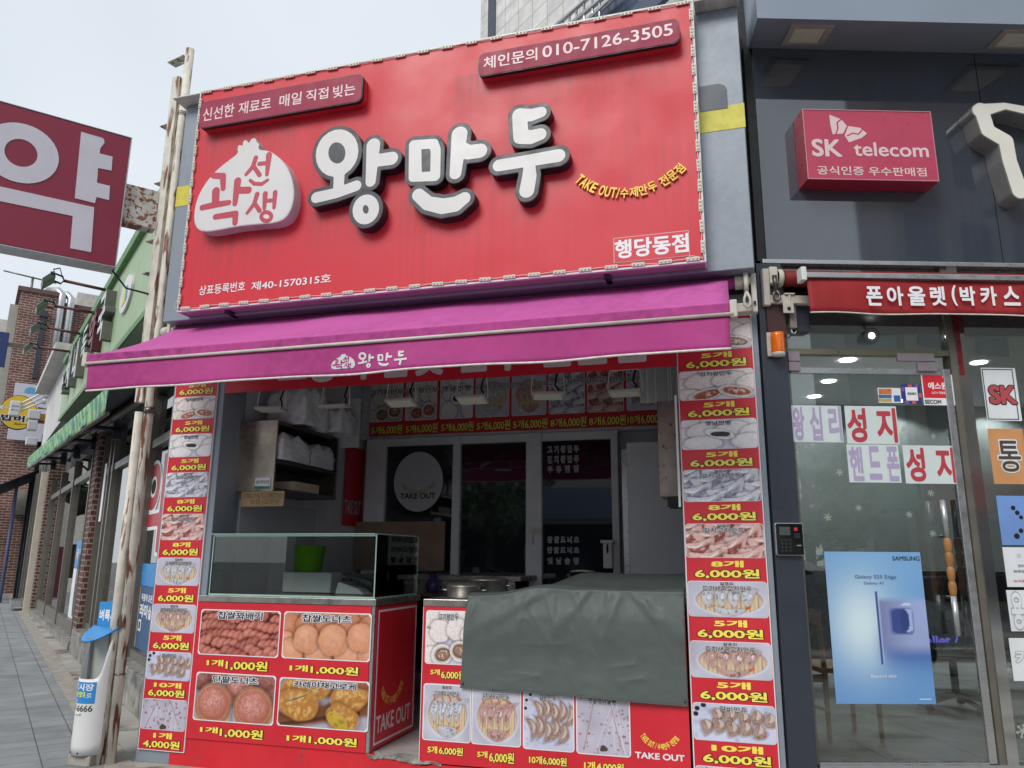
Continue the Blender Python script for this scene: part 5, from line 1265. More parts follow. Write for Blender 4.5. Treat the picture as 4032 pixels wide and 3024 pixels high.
MB().tube([rv(i / 60, 1) for i in range(61)], .005, 6).build('valance_hem', K['piping'], rvl)
for ch, xa, xb in (('폰', 757, 865), ('아', 880, 990), ('울', 1003, 1120), ('렛', 1135, 1240), ('(', 1262, 1306), ('박', 1312, 1418), ('카', 1432, 1545), ('스', 1565, 1680), ('토', 1690, 1800)):
    LT('valance_lettering', rvl, K['print_white'], ch, PB((xa, 196 if ch != '(' else 190), (xb, 312)), AP + .016, 0, grow=.03)
zrl = PH.uv(*zp(290, 155), w=.02)[1]
MB().tube([(.09, zrl, .05), (R_, zrl, .05)], .055, 18).build('roller', mat('roller_red', '#7a1418', .6, var=.1), ra)
m = MB().lathe([(.05, 0), (.062, .005), (.062, .03), (.05, .035), (0, .035)], (.05, zrl, .05), 20, 0, 'x')
m.box(-.01, zrl - .05, .03, .045, zrl + .07, .09).box(-.055, zrl - .2, .03, -.01, zrl + .06, .08); m.build('roller_bracket', K['ivory_metal'], ra, bevel=.008)
m = MB().tube([(.015, zrl, .1), (.02, zrl - .1, .1)], [.017, .012], 10).tube([(.02, zrl - .1, .1), (0, zrl - .13, .1), (.005, zrl - .17, .1), (.025, zrl - .18, .1), (.042, zrl - .16, .1), (.04, zrl - .13, .1), (.02, zrl - .1, .1)], .009, 8); m.build('crank_eye', K['steel_dark'], ra)
zmb = PH.uv(*zp(250, 275), w=.05)[1]
MB().box(-.05, zmb - .028, .02, 1.0, zmb + .028, .075).build('mount_bar', K['ivory_metal'], ra, bevel=.004)
m = MB().box(.065, zmb - .1, .077, .135, zmb - .02, .09).box(.08, zmb + .03, .03, .15, zmb + .04, .09).box(.108, zmb - .02, .077, .12, zmb + .035, .085); m.build('clamp', K['ivory_metal'], ra, bevel=.003)
MB().lathe([(.012, 0), (.012, .006), (0, .006)], (.1, zmb - .07, .091), 10, 0, 'z').build('clamp_bolt', K['black'], ra)
# frame of the shop front
pl0 = PH.uv(*zp(130, 700))[0]; dl = .112; zth = .313
MB().box(-.078, 0, -.12, dl - .02, zr0 - .003, .03).build('door_post', K['panel_dark'], ps, bevel=.004)
MB().box(dl - .0195, zth, -.1, dl + .004, zr0 - .003, -.01).build('door_jamb', K['bronze'], ps)
o = MB().box(-.1, 0, -.6, R_, zth - .02, .02).build('threshold', mat('step_grey', '#8d8c88', .7, var=.2, bump=.2), ps)
MB().box(dl, zth - .019, -.1, R_, zth, .012).build('threshold_rail', K['alu'], ps)
px0, px1 = 1.20, 1.29
zdt = 2.772
MB().box(dl + .005, 2.835, -.07, px0, 2.872, -.01).build('transom_bar', mat('transom', '#7d7a66', .35, metal=.6, var=.1), ps)
m = MB().box(px0, zth, -.09, px0 + .04, zr0, .0); m.build('mullion', K['bronze'], ps)
MB().box(px0 + .0405, zth, -.09, px1 + .02, zr0, .012).build('mullion_cover', mat('chrome', '#c2c4c4', .08, metal=.95, var=.04), ps)
MB().box(dl + .005, 2.873, -.03, px0 - .001, zr0, -.024).build('transom_glass', K['win'], ps)
MB().box(px1 + .0205, zth, -.03, R_, zr0, -.024).build('shop_window', K['win'], ps)
MB().box(px0 + .043, 2.7, .0125, px0 + .075, 3.12, .016).build('red_reflection', mat('reflection_red', '#6d1a22', .3, var=.1), ps)  # red reflection on the mullion cover, put in as a dark red strip
# the glass door
dr = thing('glass_door', 'frameless glass door of the phone shop with long wooden beaded handles', 'door', PH, (.65, zth, 0))
MB().box(dl + .006, zth + .012, -.022, 1.142, 2.70, -.010).build('door_glass', K['win'], dr)
MB().box(1.1425, zth + .005, -.03, 1.19, 2.742, -.002).build('door_stile', K['alu'], dr, bevel=.003)
MB().box(dl + .006, 2.701, -.03, 1.142, 2.742, -.003).build('top_rail', K['alu'], dr, bevel=.003)
MB().box(dl + .006, zth + .001, -.028, 1.142, zth + .0115, -.005).build('bottom_rail', K['alu'], dr)
for (xa, ya), (xb, yb) in (((945, 592), (1168, 642)), ((1065, 648), (1184, 700)), ((300, 582), (372, 640)), ((303, 645), (375, 698))):
    b = PH.box(zp(xa, ya), zp(xb, yb)); MB().box(b[0], b[1], -.003, b[2], b[3], .02).build('door_closer' if xa > 900 else 'hinge', mat('hinge_grey', '#8d8389', .4, metal=.3, var=.08), dr, bevel=.003)
for x, w_, wd in ((PH.uv(*zq(1175, 150), w=.06)[0], .06, 'wood'), (PH.uv(*zq(1240, 150), w=-.08)[0], -.08, 'wood_red')):
    zA, zB = PH.uv(*zp(1230, 1460), w=w_)[1], PH.uv(*zq(1240, 818), w=w_)[1]; za_, zb_ = PH.uv(*zq(1180, 190), w=w_)[1], PH.uv(*zq(1205, 560), w=w_)[1]
    h_ = MB().tube([(x, zA, w_), (x, za_ + .002, w_)], .017, 14).tube([(x, zb_ - .002, w_), (x, zB, w_)], .017, 14); hb_ = h_.build('handle_bar', K['alu'], dr)
    for k in range(4):
        a_ = zb_ + (za_ - zb_) * k / 4; L_ = (za_ - zb_) / 4; MB().lathe([(.017, a_ + .001), (.021, a_ + L_ * .25), (.024, a_ + L_ * .55), (.022, a_ + L_ * .85), (.016, a_ + L_ - .001)], (x, 0, w_), 18).build('wooden_bead', K[wd], hb_)
    for zz in (za_ + .01, zb_ - .01): MB().tube([(x, zz, w_), (x, zz, -.016 if w_ > 0 else -.022)], .009, 8).build('standoff', K['steel_dark'], hb_)
# amber beacon with board and speaker boxes under the awning
b = PH.box(zp(200, 470), zp(290, 605), .08); cx = (b[0] + b[2]) / 2; r_ = (b[2] - b[0]) / 2
bcn = thing('amber_beacon', 'amber warning beacon lamp on a dark brown board beside the door', 'beacon', PH, (cx, b[1], .06))
MB().lathe([(r_ * .96, b[1] + .02), (r_, b[1] + .03), (r_, b[3] - .02), (r_ * .96, b[3]), (0, b[3])], (cx, 0, .085), 28).build('lens', K['amber'], bcn)
MB().lathe([(0, b[1] - .005), (r_ * .9, b[1] - .002), (r_ * .95, b[1] + .019)], (cx, 0, .085), 28).build('lamp_base', K['cream'], bcn)
MB().box(cx - r_ - .012, b[1] + .005, .031, cx + r_ + .008, b[3] + .015, .05).build('back_plate', K['ivory_metal'], bcn, bevel=.004)
bb_ = PH.box(zp(170, 300), zp(292, 485), .03); MB().box(bb_[0], bb_[1], .0305, bb_[2], bb_[3], .048).build('mount_board', K['brown_board'], bcn)
bs = PH.box(zp(295, 310), zp(420, 470), .0); t = thing('junction_box', 'grey junction box with cables under the awning bar', 'junction box', PH, (bs[0], bs[1], 0))
MB().box(bs[0], bs[1] + .02, .0, bs[0] + .045, bs[3], .05).build('box_cover', mat('jb_grey', '#817c76', .5, var=.2), t, bevel=.003); MB().box(bs[0] + .046, bs[1], -.03, bs[2] + .01, bs[3], .03).build('box_body', K['panel_dark'], t, bevel=.005)
MB().tube([(bs[0] + .01, bs[1] + .02, .03), (bs[0] + .012, bs[1] - .01, .035), (bs[0] + .035, bs[1] - .012, .03), (bs[0] + .05, bs[1] + .02, .02)], .005, 8).build('cable', K['ivory_metal'], t)
# keypad
b = PH.box(zq(78, 95), zq(272, 305), .05)
kp = thing('keypad', 'black access keypad with silver rim on the dark door post', 'keypad', PH, ((b[0] + b[2]) / 2, b[1], .035))
m = MB().prism(rrect(b[0], b[1], b[2], b[3], .012), .031, .058); m.build('rim', K['alu'], kp, bevel=.003)
MB().prism(rrect(b[0] + .005, b[1] + .005, b[2] - .005, b[3] - .005, .01), .0585, .064).build('face', mat('keypad_black', '#0c0d10', .12, var=0), kp, bevel=.002)
wd, ht = b[2] - b[0], b[3] - b[1]
MB().box(b[0] + .13 * wd, b[1] + .62 * ht, .0645, b[0] + .52 * wd, b[1] + .88 * ht, .0655).build('screen', mat('lcd', '#4a5050', .2, var=.05), kp)
MB().box(b[0] + .66 * wd, b[1] + .76 * ht, .0645, b[0] + .78 * wd, b[1] + .86 * ht, .0655).build('red_mark', K['print_red'], kp)
MB().box(b[0] + .64 * wd, b[1] + .52 * ht, .0645, b[0] + .86 * wd, b[1] + .68 * ht, .070).build('sensor', K['black'], kp, bevel=.002)
for r in range(4):
    for c_ in range(3): MB().box(b[0] + (.14 + .145 * c_) * wd, b[1] + (.1 + .11 * r) * ht, .0645, b[0] + (.25 + .145 * c_) * wd, b[1] + (.18 + .11 * r) * ht, .068).build('key', K['rubber'], kp, bevel=.001)
m = MB(); put_text(m, 'CARD', (b[0] + .72 * wd, b[1] + .29 * ht, b[0] + .88 * wd, b[1] + .33 * ht), .0645, 0, .01); m.build('keypad_lettering', K['face_grey'], kp)

# sheets and stickers on the glass
GW = -.0085
def sheet(name, b, label, cat, m_, group=None, w=GW): 
    o = MB().box(b[0], b[1], w, b[2], b[3], w + .0012).build(name, m_, None, PH); return tag(o, label, cat, group)
def sheet_text(o, items, mats_, w=GW + .0022):
    for s, b, i, gr, ot in items: LT('lettering', o, mats_, s, b, w, i, grow=gr, out=ot, ow=.04)
ZP = lambda p, q: PH.box(zp(*p), zp(*q)); ZQ = lambda p, q: PH.box(zq(*p), zq(*q))
lil = mat('lilac', '#a79bbd', .6, var=.05); brick_r = mat('sheet_red', '#b23844', .6, var=.05); pgr = mat('sheet_paper', '#c9d4d4', .6, var=.05)
for nm, a, t_, items, mt in (('왕십리', ((322, 897), (640, 1118)), 'pale sheet with lilac letters, top left of the four on the door', [('왕', (330, 905), (415, 1108)), ('십', (430, 903), (520, 1108)), ('리', (540, 900), (636, 1112))], lil),
                             ('성지', ((642, 900), (972, 1128)), 'pale sheet with red letters, upper one beside the lilac sheet', [('성', (652, 912), (785, 1118)), ('지', (825, 912), (965, 1120))], brick_r),
                             ('핸드폰', ((655, 1130), (985, 1358)), 'pale sheet with lilac letters in the lower row on the door', [('핸', (665, 1142), (765, 1348)), ('드', (778, 1140), (872, 1340)), ('폰', (885, 1142), (980, 1350))], lil),
                             ('성지', ((987, 1135), (1325, 1365)), 'pale sheet with red letters in the lower row nearest the handles', [('성', (1000, 1148), (1135, 1352)), ('지', (1178, 1146), (1315, 1358))], brick_r)):
    o = sheet('paper_sheet', ZP(*a), t_, 'sheet', pgr, 'lettered paper sheets on the door')
    sheet_text(o, [(s, ZP(p, q), 0, .035, None) for s, p, q in items], [mt])
o = sheet('security_sticker', ZP((1097, 713), (1305, 898)), 'red and white security company sticker at the top right of the door', 'sticker', K['print_white'])
b = ZP((1104, 718), (1290, 855)); MB().box(b[0], b[1], GW + .0015, b[2], b[3], GW + .0022).build('sticker_print', K['print_red'], o)
sheet_text(o, [('에스원', ZP((1138, 760), (1256, 804)), 0, .035, None), ('CCTV 작동중', ZP((1160, 815), (1244, 832)), 0, .02, None), ('언제나 안심', ZP((1222, 724), (1278, 735)), 0, .01, None), ('SECOM', ZP((1120, 864), (1220, 890)), 1, .03, None)], [K['print_white'], K['print_navy']], GW + .003)
o = sheet('payment_sticker', ZP((980, 772), (1105, 890)), 'square pay sticker with blue, orange and purple border', 'sticker', mat('pay_blue', '#26307a', .5, var=.02))
m = MB(); 
for k, (p, q) in enumerate((((1020, 774), (1045, 788)), ((1060, 774), (1085, 788)), ((1085, 825), (1103, 850)), ((1000, 872), (1030, 888)), ((1045, 872), (1070, 888)), ((982, 790), (1000, 815)))): bb_ = ZP(p, q); m.box(bb_[0], bb_[1], GW + .0015, bb_[2], bb_[3], GW + .002, k % 2)
m.build('border_print', [mat('pay_orange', '#d9563c', .5, var=0), mat('pay_purple', '#8a4aa8', .5, var=0)], o)
b = ZP((1003, 790), (1083, 870)); MB().box(b[0], b[1], GW + .0023, b[2], b[3], GW + .003).build('label_field', K['print_white'], o); sheet_text(o, [('제로페이', ZP((1016, 820), (1070, 838)), 0, .03, None)], [K['print_navy']], GW + .004)
o = sheet('card_sticker', ZP((840, 793), (985, 883)), 'small picture sticker of payment cards left of the square pay sticker', 'sticker', K['paper'])
m = MB()
for k, (p, q) in enumerate((((846, 798), (925, 832)), ((846, 834), (925, 855)), ((846, 857), (925, 878)), ((936, 838), (978, 876)))): bb_ = ZP(p, q); m.box(bb_[0], bb_[1], GW + .0015, bb_[2], bb_[3], GW + .002, k)
m.build('sticker_print', [mat('c_or', '#c96f3a', .5, var=.3, scale=60), mat('c_bl', '#3c6a94', .5, var=.3, scale=60), mat('c_sand', '#bba35e', .5, var=.3, scale=60), mat('c_blue', '#2a5da8', .5, var=.1)], o)
# blue phone poster: a flat print
b = ZQ((400, 278), (1117, 1253)); nx, ny = 90, 130
X, Yg = np.meshgrid(np.linspace(0, 1, nx), np.linspace(0, 1, ny)); I = np.zeros((ny, nx, 3))
c1, c2, c3, c4 = (np.array(C(h)) for h in ('#7aa9d6', '#cfe3ea', '#4468aa', '#6593c8'))
g1 = np.exp(-(((X - .33) / .32) ** 2 + ((Yg - .52) / .3) ** 2))[..., None]; g2 = (1 / (1 + np.exp(-(X - .52) * 26)) * np.exp(-((Yg - .36) / .14) ** 2))[..., None]
base = c1 * Yg[..., None] + c4 * (1 - Yg[..., None]); I = base * (1 - g1) + c2 * g1; I = I * (1 - g2) + c3 * g2
def rect(x0, x1, y0, y1, col): k = (X > x0) & (X < x1) & (Yg > y0) & (Yg < y1); I[k] = np.array(C(col))
sh_ = np.clip((X - .52) / .48, 0, 1)[..., None]; pan = np.array(C('#7780ac')) * (1 - sh_) + np.array(C('#a9b5de')) * sh_
edge = (np.clip((X - .515) * 60, 0, 1) * np.clip((.70 - Yg) * 25, 0, 1) * np.clip((Yg - .30) * 12, 0, 1) * (1 - .3 * np.clip((X - .8) / .2, 0, 1)))[..., None]
I = I * (1 - edge) + pan * edge
def rr_(x, y, a, b_, pw=5): return ((np.abs(X - x) / a) ** pw + (np.abs(Yg - y) / b_) ** pw) < 1
I[rr_(.735, .535, .125, .092)] = np.array(C('#6a78ac')); I[rr_(.735, .535, .105, .08)] = np.array(C('#3c4c8a')); I[rr_(.79, .54, .06, .075) & (X > .785)] = np.array(C('#9fb2e0')); I[rr_(.77, .54, .04, .066)] = np.array(C('#33437c'))
I[rr_(.8, .645, .05, .008, 2)] = np.array(C('#c6d2ee'))
rect(.492, .513, .255, .735, '#3f4d88'); rect(.513, .52, .255, .735, '#a6b6e0')
mp = MB(); mp.add([(b[0] + (b[2] - b[0]) * i / (nx - 1), b[1] + (b[3] - b[1]) * j / (ny - 1), GW) for j in range(ny) for i in range(nx)], [(j * nx + i, j * nx + i + 1, (j + 1) * nx + i + 1, (j + 1) * nx + i) for j in range(ny - 1) for i in range(nx - 1)])
o = mp.build('phone_poster', PRINT, None, PH); at = o.data.attributes.new('print', 'FLOAT_COLOR', 'POINT'); at.data.foreach_set('color', np.dstack([np.clip(I, 0, 1), np.ones((ny, nx, 1))]).astype(np.float32).ravel())
tag(o, 'large blue phone advertisement poster on the lower half of the glass door', 'poster')
sheet_text(o, [('SAMSUNG', ZQ((834, 307), (1010, 337)), 0, .012, None), ('Galaxy S25 Edge', ZQ((595, 427), (862, 458)), 1, .006, None), ('Galaxy AI', ZQ((652, 470), (780, 494)), 1, 0, None), ('Beyond slim', ZQ((700, 1064), (862, 1090)), 2, .0, None)], [K['print_navy'], mat('poster_ink', '#4a5f86', .5, var=0), K['print_white']], GW + .002)
m = MB(); bb_ = ZQ((1010, 1219), (1085, 1224)); m.box(bb_[0], bb_[1], GW + .001, bb_[2], bb_[3], GW + .002); m.build('poster_mark', K['print_white'], o)
# snowflake stickers
def flake(label, x, y, r, first=[None]):
    u, v = PH.uv(x, y); m = MB(); r = r * (1.6 if r < .03 else 1.1)
    for k in range(3):
        a = k * pi / 3 + .2; Fd, x0, y0 = strokes_field([[(-r * cos(a), -r * sin(a), r * .13), (r * cos(a), r * sin(a), r * .13)]], r * .05, r * .2)
        v_, f_ = fill_loops(contours(Fd, 0, x0, y0, r * .05)); m.add([(p[0], p[1], k * .0004) for p in v_], f_)
        for sg_ in (-1, 1):
            for dq in (-.6, .6):
                ex, ey = sg_ * r * .65 * cos(a), sg_ * r * .65 * sin(a); Fd, x0, y0 = strokes_field([[(ex, ey, r * .09), (ex + sg_ * r * .3 * cos(a + dq), ey + sg_ * r * .3 * sin(a + dq), r * .09)]], r * .05, r * .2)
                v_, f_ = fill_loops(contours(Fd, 0, x0, y0, r * .05)); m.add([(p[0], p[1], .0012 + k * .0004) for p in v_], f_)
    o = m.build('snowflake_sticker', mat('flake', '#9ea49b', .6, var=.03)); o.matrix_world = PH.M @ Matrix.Translation((u, v, GW + .006)); tag(o, label, 'sticker', 'snowflake stickers on the glass')
for (x, y), r, lab in ((zp(997, 1045), .014, 'white snowflake sticker right of the upper red lettered sheet'), (zp(1170, 1082), .010, 'small snowflake sticker above the lower red lettered sheet'), (zp(614, 1297), .013, 'snowflake sticker left of the lower lilac sheet'), (zp(727, 1507), .011, 'snowflake sticker under the lower lilac sheet'), (zp(543, 1563), .014, 'leftmost snowflake sticker above the keypad height'), (zp(1026, 1547), .012, 'snowflake sticker above the poster, left of the handles'), (zp(1155, 1420), .012, 'snowflake sticker below the lower red lettered sheet'), (zq(1091, 163), .012, 'snowflake sticker just above the poster corner and beside the beads'), (zq(1572, 1034), .012, 'snowflake sticker on the right window below the notices'), (zq(1665, 1425), .034, 'big ornate snowflake sticker low on the right window')): flake(lab, x, y, r)
# right window posters
GV = -.0225
def wposter(b, label, m_, items, mats_, name='window_poster'):
    o = MB().box(b[0], b[1], GV, b[2], b[3], GV + .0012).build(name, m_, None, PH); tag(o, label, 'poster', 'posters in the right window'); sheet_text(o, items, mats_, GV + .003); return o
z9 = lambda x, y: (3600 + x * .60251, 1300 + y * .60251)
Z9 = lambda p, q: PH.box(z9(*p), z9(*q))
o = wposter(Z9((446, 240), (720, 590)), 'white framed poster with big red outlined letters SK', K['paper'], [('SK', Z9((492, 355), (688, 482)), 0, .05, 1)], [mat('poster_red', '#b0484c', .6, var=.05), K['print_navy']])
m = MB(); b = Z9((452, 248), (700, 582)); t_ = .006
m.box(b[0], b[1], GV + .0015, b[2], b[1] + t_, GV + .0022).box(b[0], b[3] - t_, GV + .0015, b[2], b[3], GV + .0022).box(b[0], b[1] + t_, GV + .0015, b[0] + t_, b[3] - t_, GV + .0022).box(b[2] - t_, b[1] + t_, GV + .0015, b[2], b[3] - t_, GV + .0022); m.build('frame_print', K['print_navy'], o)
wposter(Z9((490, 640), (770, 1005)), 'orange sunburst poster with a big outlined brown letter', mat('poster_orange', '#c98f5e', .6, var=.1), [('통', Z9((548, 718), (722, 924)), 0, .012, 1)], [mat('poster_brown', '#4a3f36', .6, var=0), K['paper']])
o = wposter(Z9((548, 1080), (840, 1405)), 'blue phone camera poster below the orange poster', mat('poster_blue', '#6f93cf', .5, var=.15, scale=3), [], [K['print_navy']])
for x, y, r in ((660, 1160, 18), (687, 1192, 18), (712, 1222, 16), (685, 1345, 22), (712, 1310, 18)): uu, vv_ = PH.uv(*z9(x, y)); MB().prism([(p[0], p[1]) for p in ell(uu, vv_, r * .00082, r * .00082, 0, 24)[:-1]], GV + .0015, GV + .0025).build('lens_print', K['black'], o)
wposter(Z9((590, 1418), (840, 1680)), 'white paper notice with small lines of print in the right window', K['paper'], [('SK', PH.box(zq(1638, 290), zq(1670, 318)), 1, .0, None), ('안티', PH.box(zq(1645, 360), zq(1690, 380)), 0, .01, None), ('SK유심', PH.box(zq(1618, 393), zq(1690, 415)), 0, .01, None), ('SK직영', PH.box(zq(1618, 458), zq(1690, 476)), 2, .01, None)], [K['print_navy'], mat('ink_grey', '#a7a9b0', .6, var=0), brick_r], 'window_notice')
wposter(PH.box(zq(1572, 525), zq(1850, 790)), 'white notice with grey outlined letter, middle of the three papers', K['paper'], [('용', PH.box(zq(1590, 540), zq(1700, 775)), 0, .03, 1)], [K['paper'], mat('ink_grey', '#a7a9b0', .6, var=0)], 'window_notice')
wposter(PH.box(zq(1588, 832), zq(1860, 1108)), 'lowest white notice with one grey outlined letter', K['paper'], [('키', PH.box(zq(1625, 910), zq(1720, 1005)), 0, .03, 1)], [K['paper'], mat('ink_grey', '#a7a9b0', .6, var=0)], 'window_notice')
# room behind the glass
dp = 4.6
RP = [(.0, -.101), (R_, -.101), (R_, -dp), (1.45, -dp)]
def slab(y0, y1):
    m = MB(); m.add([(u, y, w_) for y in (y0, y1) for u, w_ in RP], [(0, 1, 2, 3), (7, 6, 5, 4)] + [(i, 4 + i, 4 + (i + 1) % 4, (i + 1) % 4) for i in range(4)]); return m
slab(zth - .06, zth - .003).build('room_floor', K['tile'], ps)
slab(3.42, 3.5).build('room_ceiling', K['ceiling'], ps)
MB().box(1.3, zth, -dp - .1, R_, 3.42, -dp).build('room_wall', K['room_wall'], ps)
m = MB(); m.add([(u, y, w_) for y in (zth, 3.42) for u, w_ in ((.0, -.12), (1.45, -dp), (1.40, -dp), (-.05, -.12))], [(0, 1, 2, 3), (7, 6, 5, 4)] + [(i, 4 + i, 4 + (i + 1) % 4, (i + 1) % 4) for i in range(4)])
m.build('side_wall', K['room_wall'], ps); MB().box(R_, zth, -dp, R_ + .05, 3.42, -.13).build('side_wall', K['room_wall'], ps)
for k, (p, dd) in enumerate(((zp(660, 628), 0), (zp(547, 754), 0), (zp(462, 845), 0), (zp(1440, 643), 0), (zp(1590, 1028), 0), (zp(985, 1087), 0))):
    d = ray(*p); s = (3.419 - EYE) / d.z; q = CAM0 + d * s; u, v, w_ = PH.inv(q)
    if w_ < -dp + .2: v = 0; w_ = -dp + .3; u = PH.inv(CAM0 + d * ((PH.P(0, 0, w_) - CAM0).dot(PH.ez) / d.dot(PH.ez)))[0]
    o = MB().lathe([(.075, 0), (.075, -.008), (0, -.008)], (u, 3.4185, w_), 24).build('downlight', K['glow'], None, PH)
    tag(o, ['lit round ceiling downlight nearest the glass above the door', 'second lit ceiling downlight behind the door', 'third and farther lit ceiling downlight behind the door', 'lit ceiling downlight behind the right window', 'lit downlight seen between the two right window posters', 'small far lit downlight beside the red letters'][k], 'downlight', 'downlights in the phone shop')
    ld = bpy.data.lights.new('downlight_beam', 'SPOT'); lo = bpy.data.objects.new('downlight_beam', ld); COL.objects.link(lo); ld.energy = 42; ld.spot_size = radians(140); ld.shadow_soft_size = .08; ld.color = (.95, .98, 1)
    lo.matrix_world = PH.M @ Matrix.Translation((u, 3.39, w_)) @ Matrix.Rotation(-pi / 2, 4, 'X')
q = PH.P(0, 0, -.5); d = ray(*zp(783, 497)); s = (q - CAM0).dot(PH.ez) / d.dot(PH.ez); u, v, w_ = PH.inv(CAM0 + d * s)
sp = thing('track_spot', 'white track spotlight shining behind the transom glass', 'spotlight', PH, (u, v, w_))
MB().lathe([(.0, -.08), (.05, -.08), (.058, .06), (.05, .055), (0, .05)], (u, v, w_), 24, 0, 'z').build('head', K['plastic_white'], sp)
MB().lathe([(.036, .052), (.0, .053)], (u, v, w_), 24, 0, 'z').build('bulb', mat('bulb', '#ffffff', .5, var=0, emit=14), sp)
MB().tube([(u - .02, v + .06, w_), (u - .05, 3.42, w_)], .012, 8).build('arm', K['plastic_white'], sp)
tb = thing('tube_light', 'bright strip light just under the red awning edge', 'strip light', PH, (1.2, 3.0, -.3))
vv_ = PH.uv(*zp(1040, 362), w=-.3)[1]; MB().box(PH.uv(*zp(830, 360), w=-.3)[0], vv_ - .012, -.32, R_ - .2, vv_ + .01, -.28).build('tube', K['glow'], tb)
MB().box(PH.uv(*zp(830, 360), w=-.3)[0], vv_ + .011, -.33, R_ - .2, vv_ + .03, -.27).build('fixture', K['plastic_white'], tb)
# wooden chair and desk with office chair
CHW = -.55
cu0 = PH.uv(*zq(275, 700), w=CHW)[0]; cl = PH.uv(*zq(420, 1300), w=CHW)[0]
ch = thing('wooden_chair', 'pale wooden chair behind the glass door at the left of the poster', 'chair', PH, (cl, zth, CHW))
fz = zth
for x, w_ in ((cl, CHW), (cl + .36, CHW - .02), (cl - .05, CHW - .42), (cl + .36, CHW - .42)): MB().tube([(x, fz, w_), (x, fz + .45, w_)], [.015, .02], 12).build('leg', K['wood_pale'], ch)
for x in (cl - .05, cl + .36): pass
MB().tube([(cl, fz + .45, CHW), (cl - .01, fz + .66, CHW), (cl - .02, fz + .84, CHW)], .018, 12).build('back_post', K['wood_pale'], ch)
MB().box(cl - .04, fz + .44, CHW - .45, cl + .4, fz + .475, CHW + .02).build('seat', K['wood_pale'], ch, bevel=.01)
def rail(s, t): return (cl - .3 + .3 * s, fz + .74 + .1 * t + .03 * sin(pi * s), CHW + .03 * sin(pi * s) - .0)
MB().grid(rail, 12, 2).build('backrest', K['wood_pale'], ch, solid=.02)
MB().tube([(cl, fz + .2, CHW), (cl - .05, fz + .2, CHW - .42)], .011, 8).build('stretcher', K['wood_pale'], ch); MB().box(cl - .3, fz + .38, CHW - .015, cl - .02, fz + .43, CHW + .005).build('front_rail', K['wood_pale'], ch)
dk = thing('reception_desk', 'dark reception desk with glowing violet lettering inside the phone shop', 'desk', PH, (1.6, zth, -2.4))
MB().box(.75, fz + .3, -2.9, 3.4, fz + 1.05, -2.3).build('desk_front', K['black'], dk); MB().box(.7, fz + 1.0505, -3, 3.45, fz + 1.09, -2.25).build('desk_top', mat('desk_top', '#45474a', .3, var=.05), dk)
m = MB(); F_ = lambda p, q: PH.box(zq(*p), zq(*q), -2.28); put_text(m, 'wallet /', F_((975, 808), (1262, 880)), -2.285, 0, .03); m.build('glowing_lettering', mat('violet', '#6a62d8', .5, var=0, emit=.9), dk)
oc = thing('office_chair', 'black office chair on castors in the phone shop', 'office chair', PH, (1.05, zth, -1.7))
ox = PH.uv(*zq(1230, 1100), w=-1.7)[0]
MB().box(ox - .25, fz + .42, -1.95, ox + .28, fz + .5, -1.5).build('seat', K['black'], oc, bevel=.03); MB().tube([(ox, fz + .12, -1.7), (ox, fz + .42, -1.7)], .03, 10).build('column', K['black'], oc)
for k in range(5):
    a = k * 2 * pi / 5 + .3; MB().tube([(ox, fz + .12, -1.7), (ox + .3 * cos(a), fz + .07, -1.7 + .3 * sin(a))], .018, 8).build('foot', K['black'], oc); MB().lathe([(0, -.02), (.03, -.02), (.03, .02), (0, .02)], (ox + .3 * cos(a), fz + .03, -1.7 + .3 * sin(a)), 12, 0, 'x').build('castor', K['black'], oc)
def bk_(s, t): return (ox - .22 + .46 * s, fz + .55 + .5 * t, -1.95 - .06 * sin(pi * s))
MB().grid(bk_, 8, 6).build('backrest', K['black'], oc, solid=.04)

# ------------------------------------------------------------------ sign post with the hanging pharmacy sign
def z2(x, y): return (x * .48224, 900 + y * .48224)
def z3(x, y): return (x * .48224, 1500 + y * .48224)
def z4(x, y): return (x * .48224, 2224 + y * .48224)
YK = Fr((-4.71, 4.81, 0), (sin(radians(39)), cos(radians(39)), 0))
Y5 = Y(5.04)
po = thing('sign_post', 'twin rusty white steel sign post carrying a pharmacy sign', 'post', W, (-4.52, 5.045, 0))
PX, PY = -4.523, 5.045
MB().tube([(PX, PY, 0), (PX - .006, PY, 3), (PX, PY, 5.95)], .036, 20).build('pole', K['rust_pole'], po)
MB().tube([(PX - .068, PY - .03, 0), (PX - .07, PY - .03, 2.62)], .034, 20).build('pole', K['rust_pole'], po)
MB().box(PX - .115, PY - .05, 2.7, PX - .04, PY + .0, 5.66).build('channel', K['rust_pole'], po, bevel=.003)
MB().lathe([(.037, -.05), (.043, -.05), (.043, .0), (.037, .0)], (PX, PY, 2.66), 20, 0, 'z').build('collar', K['steel_dark'], po)
MB().lathe([(.037, 0), (.0385, 0), (.0385, .012), (.037, .012)], (PX, PY, .62), 20, 0, 'z').build('wire_tie', K['steel_dark'], po)
e4 = YK.ex
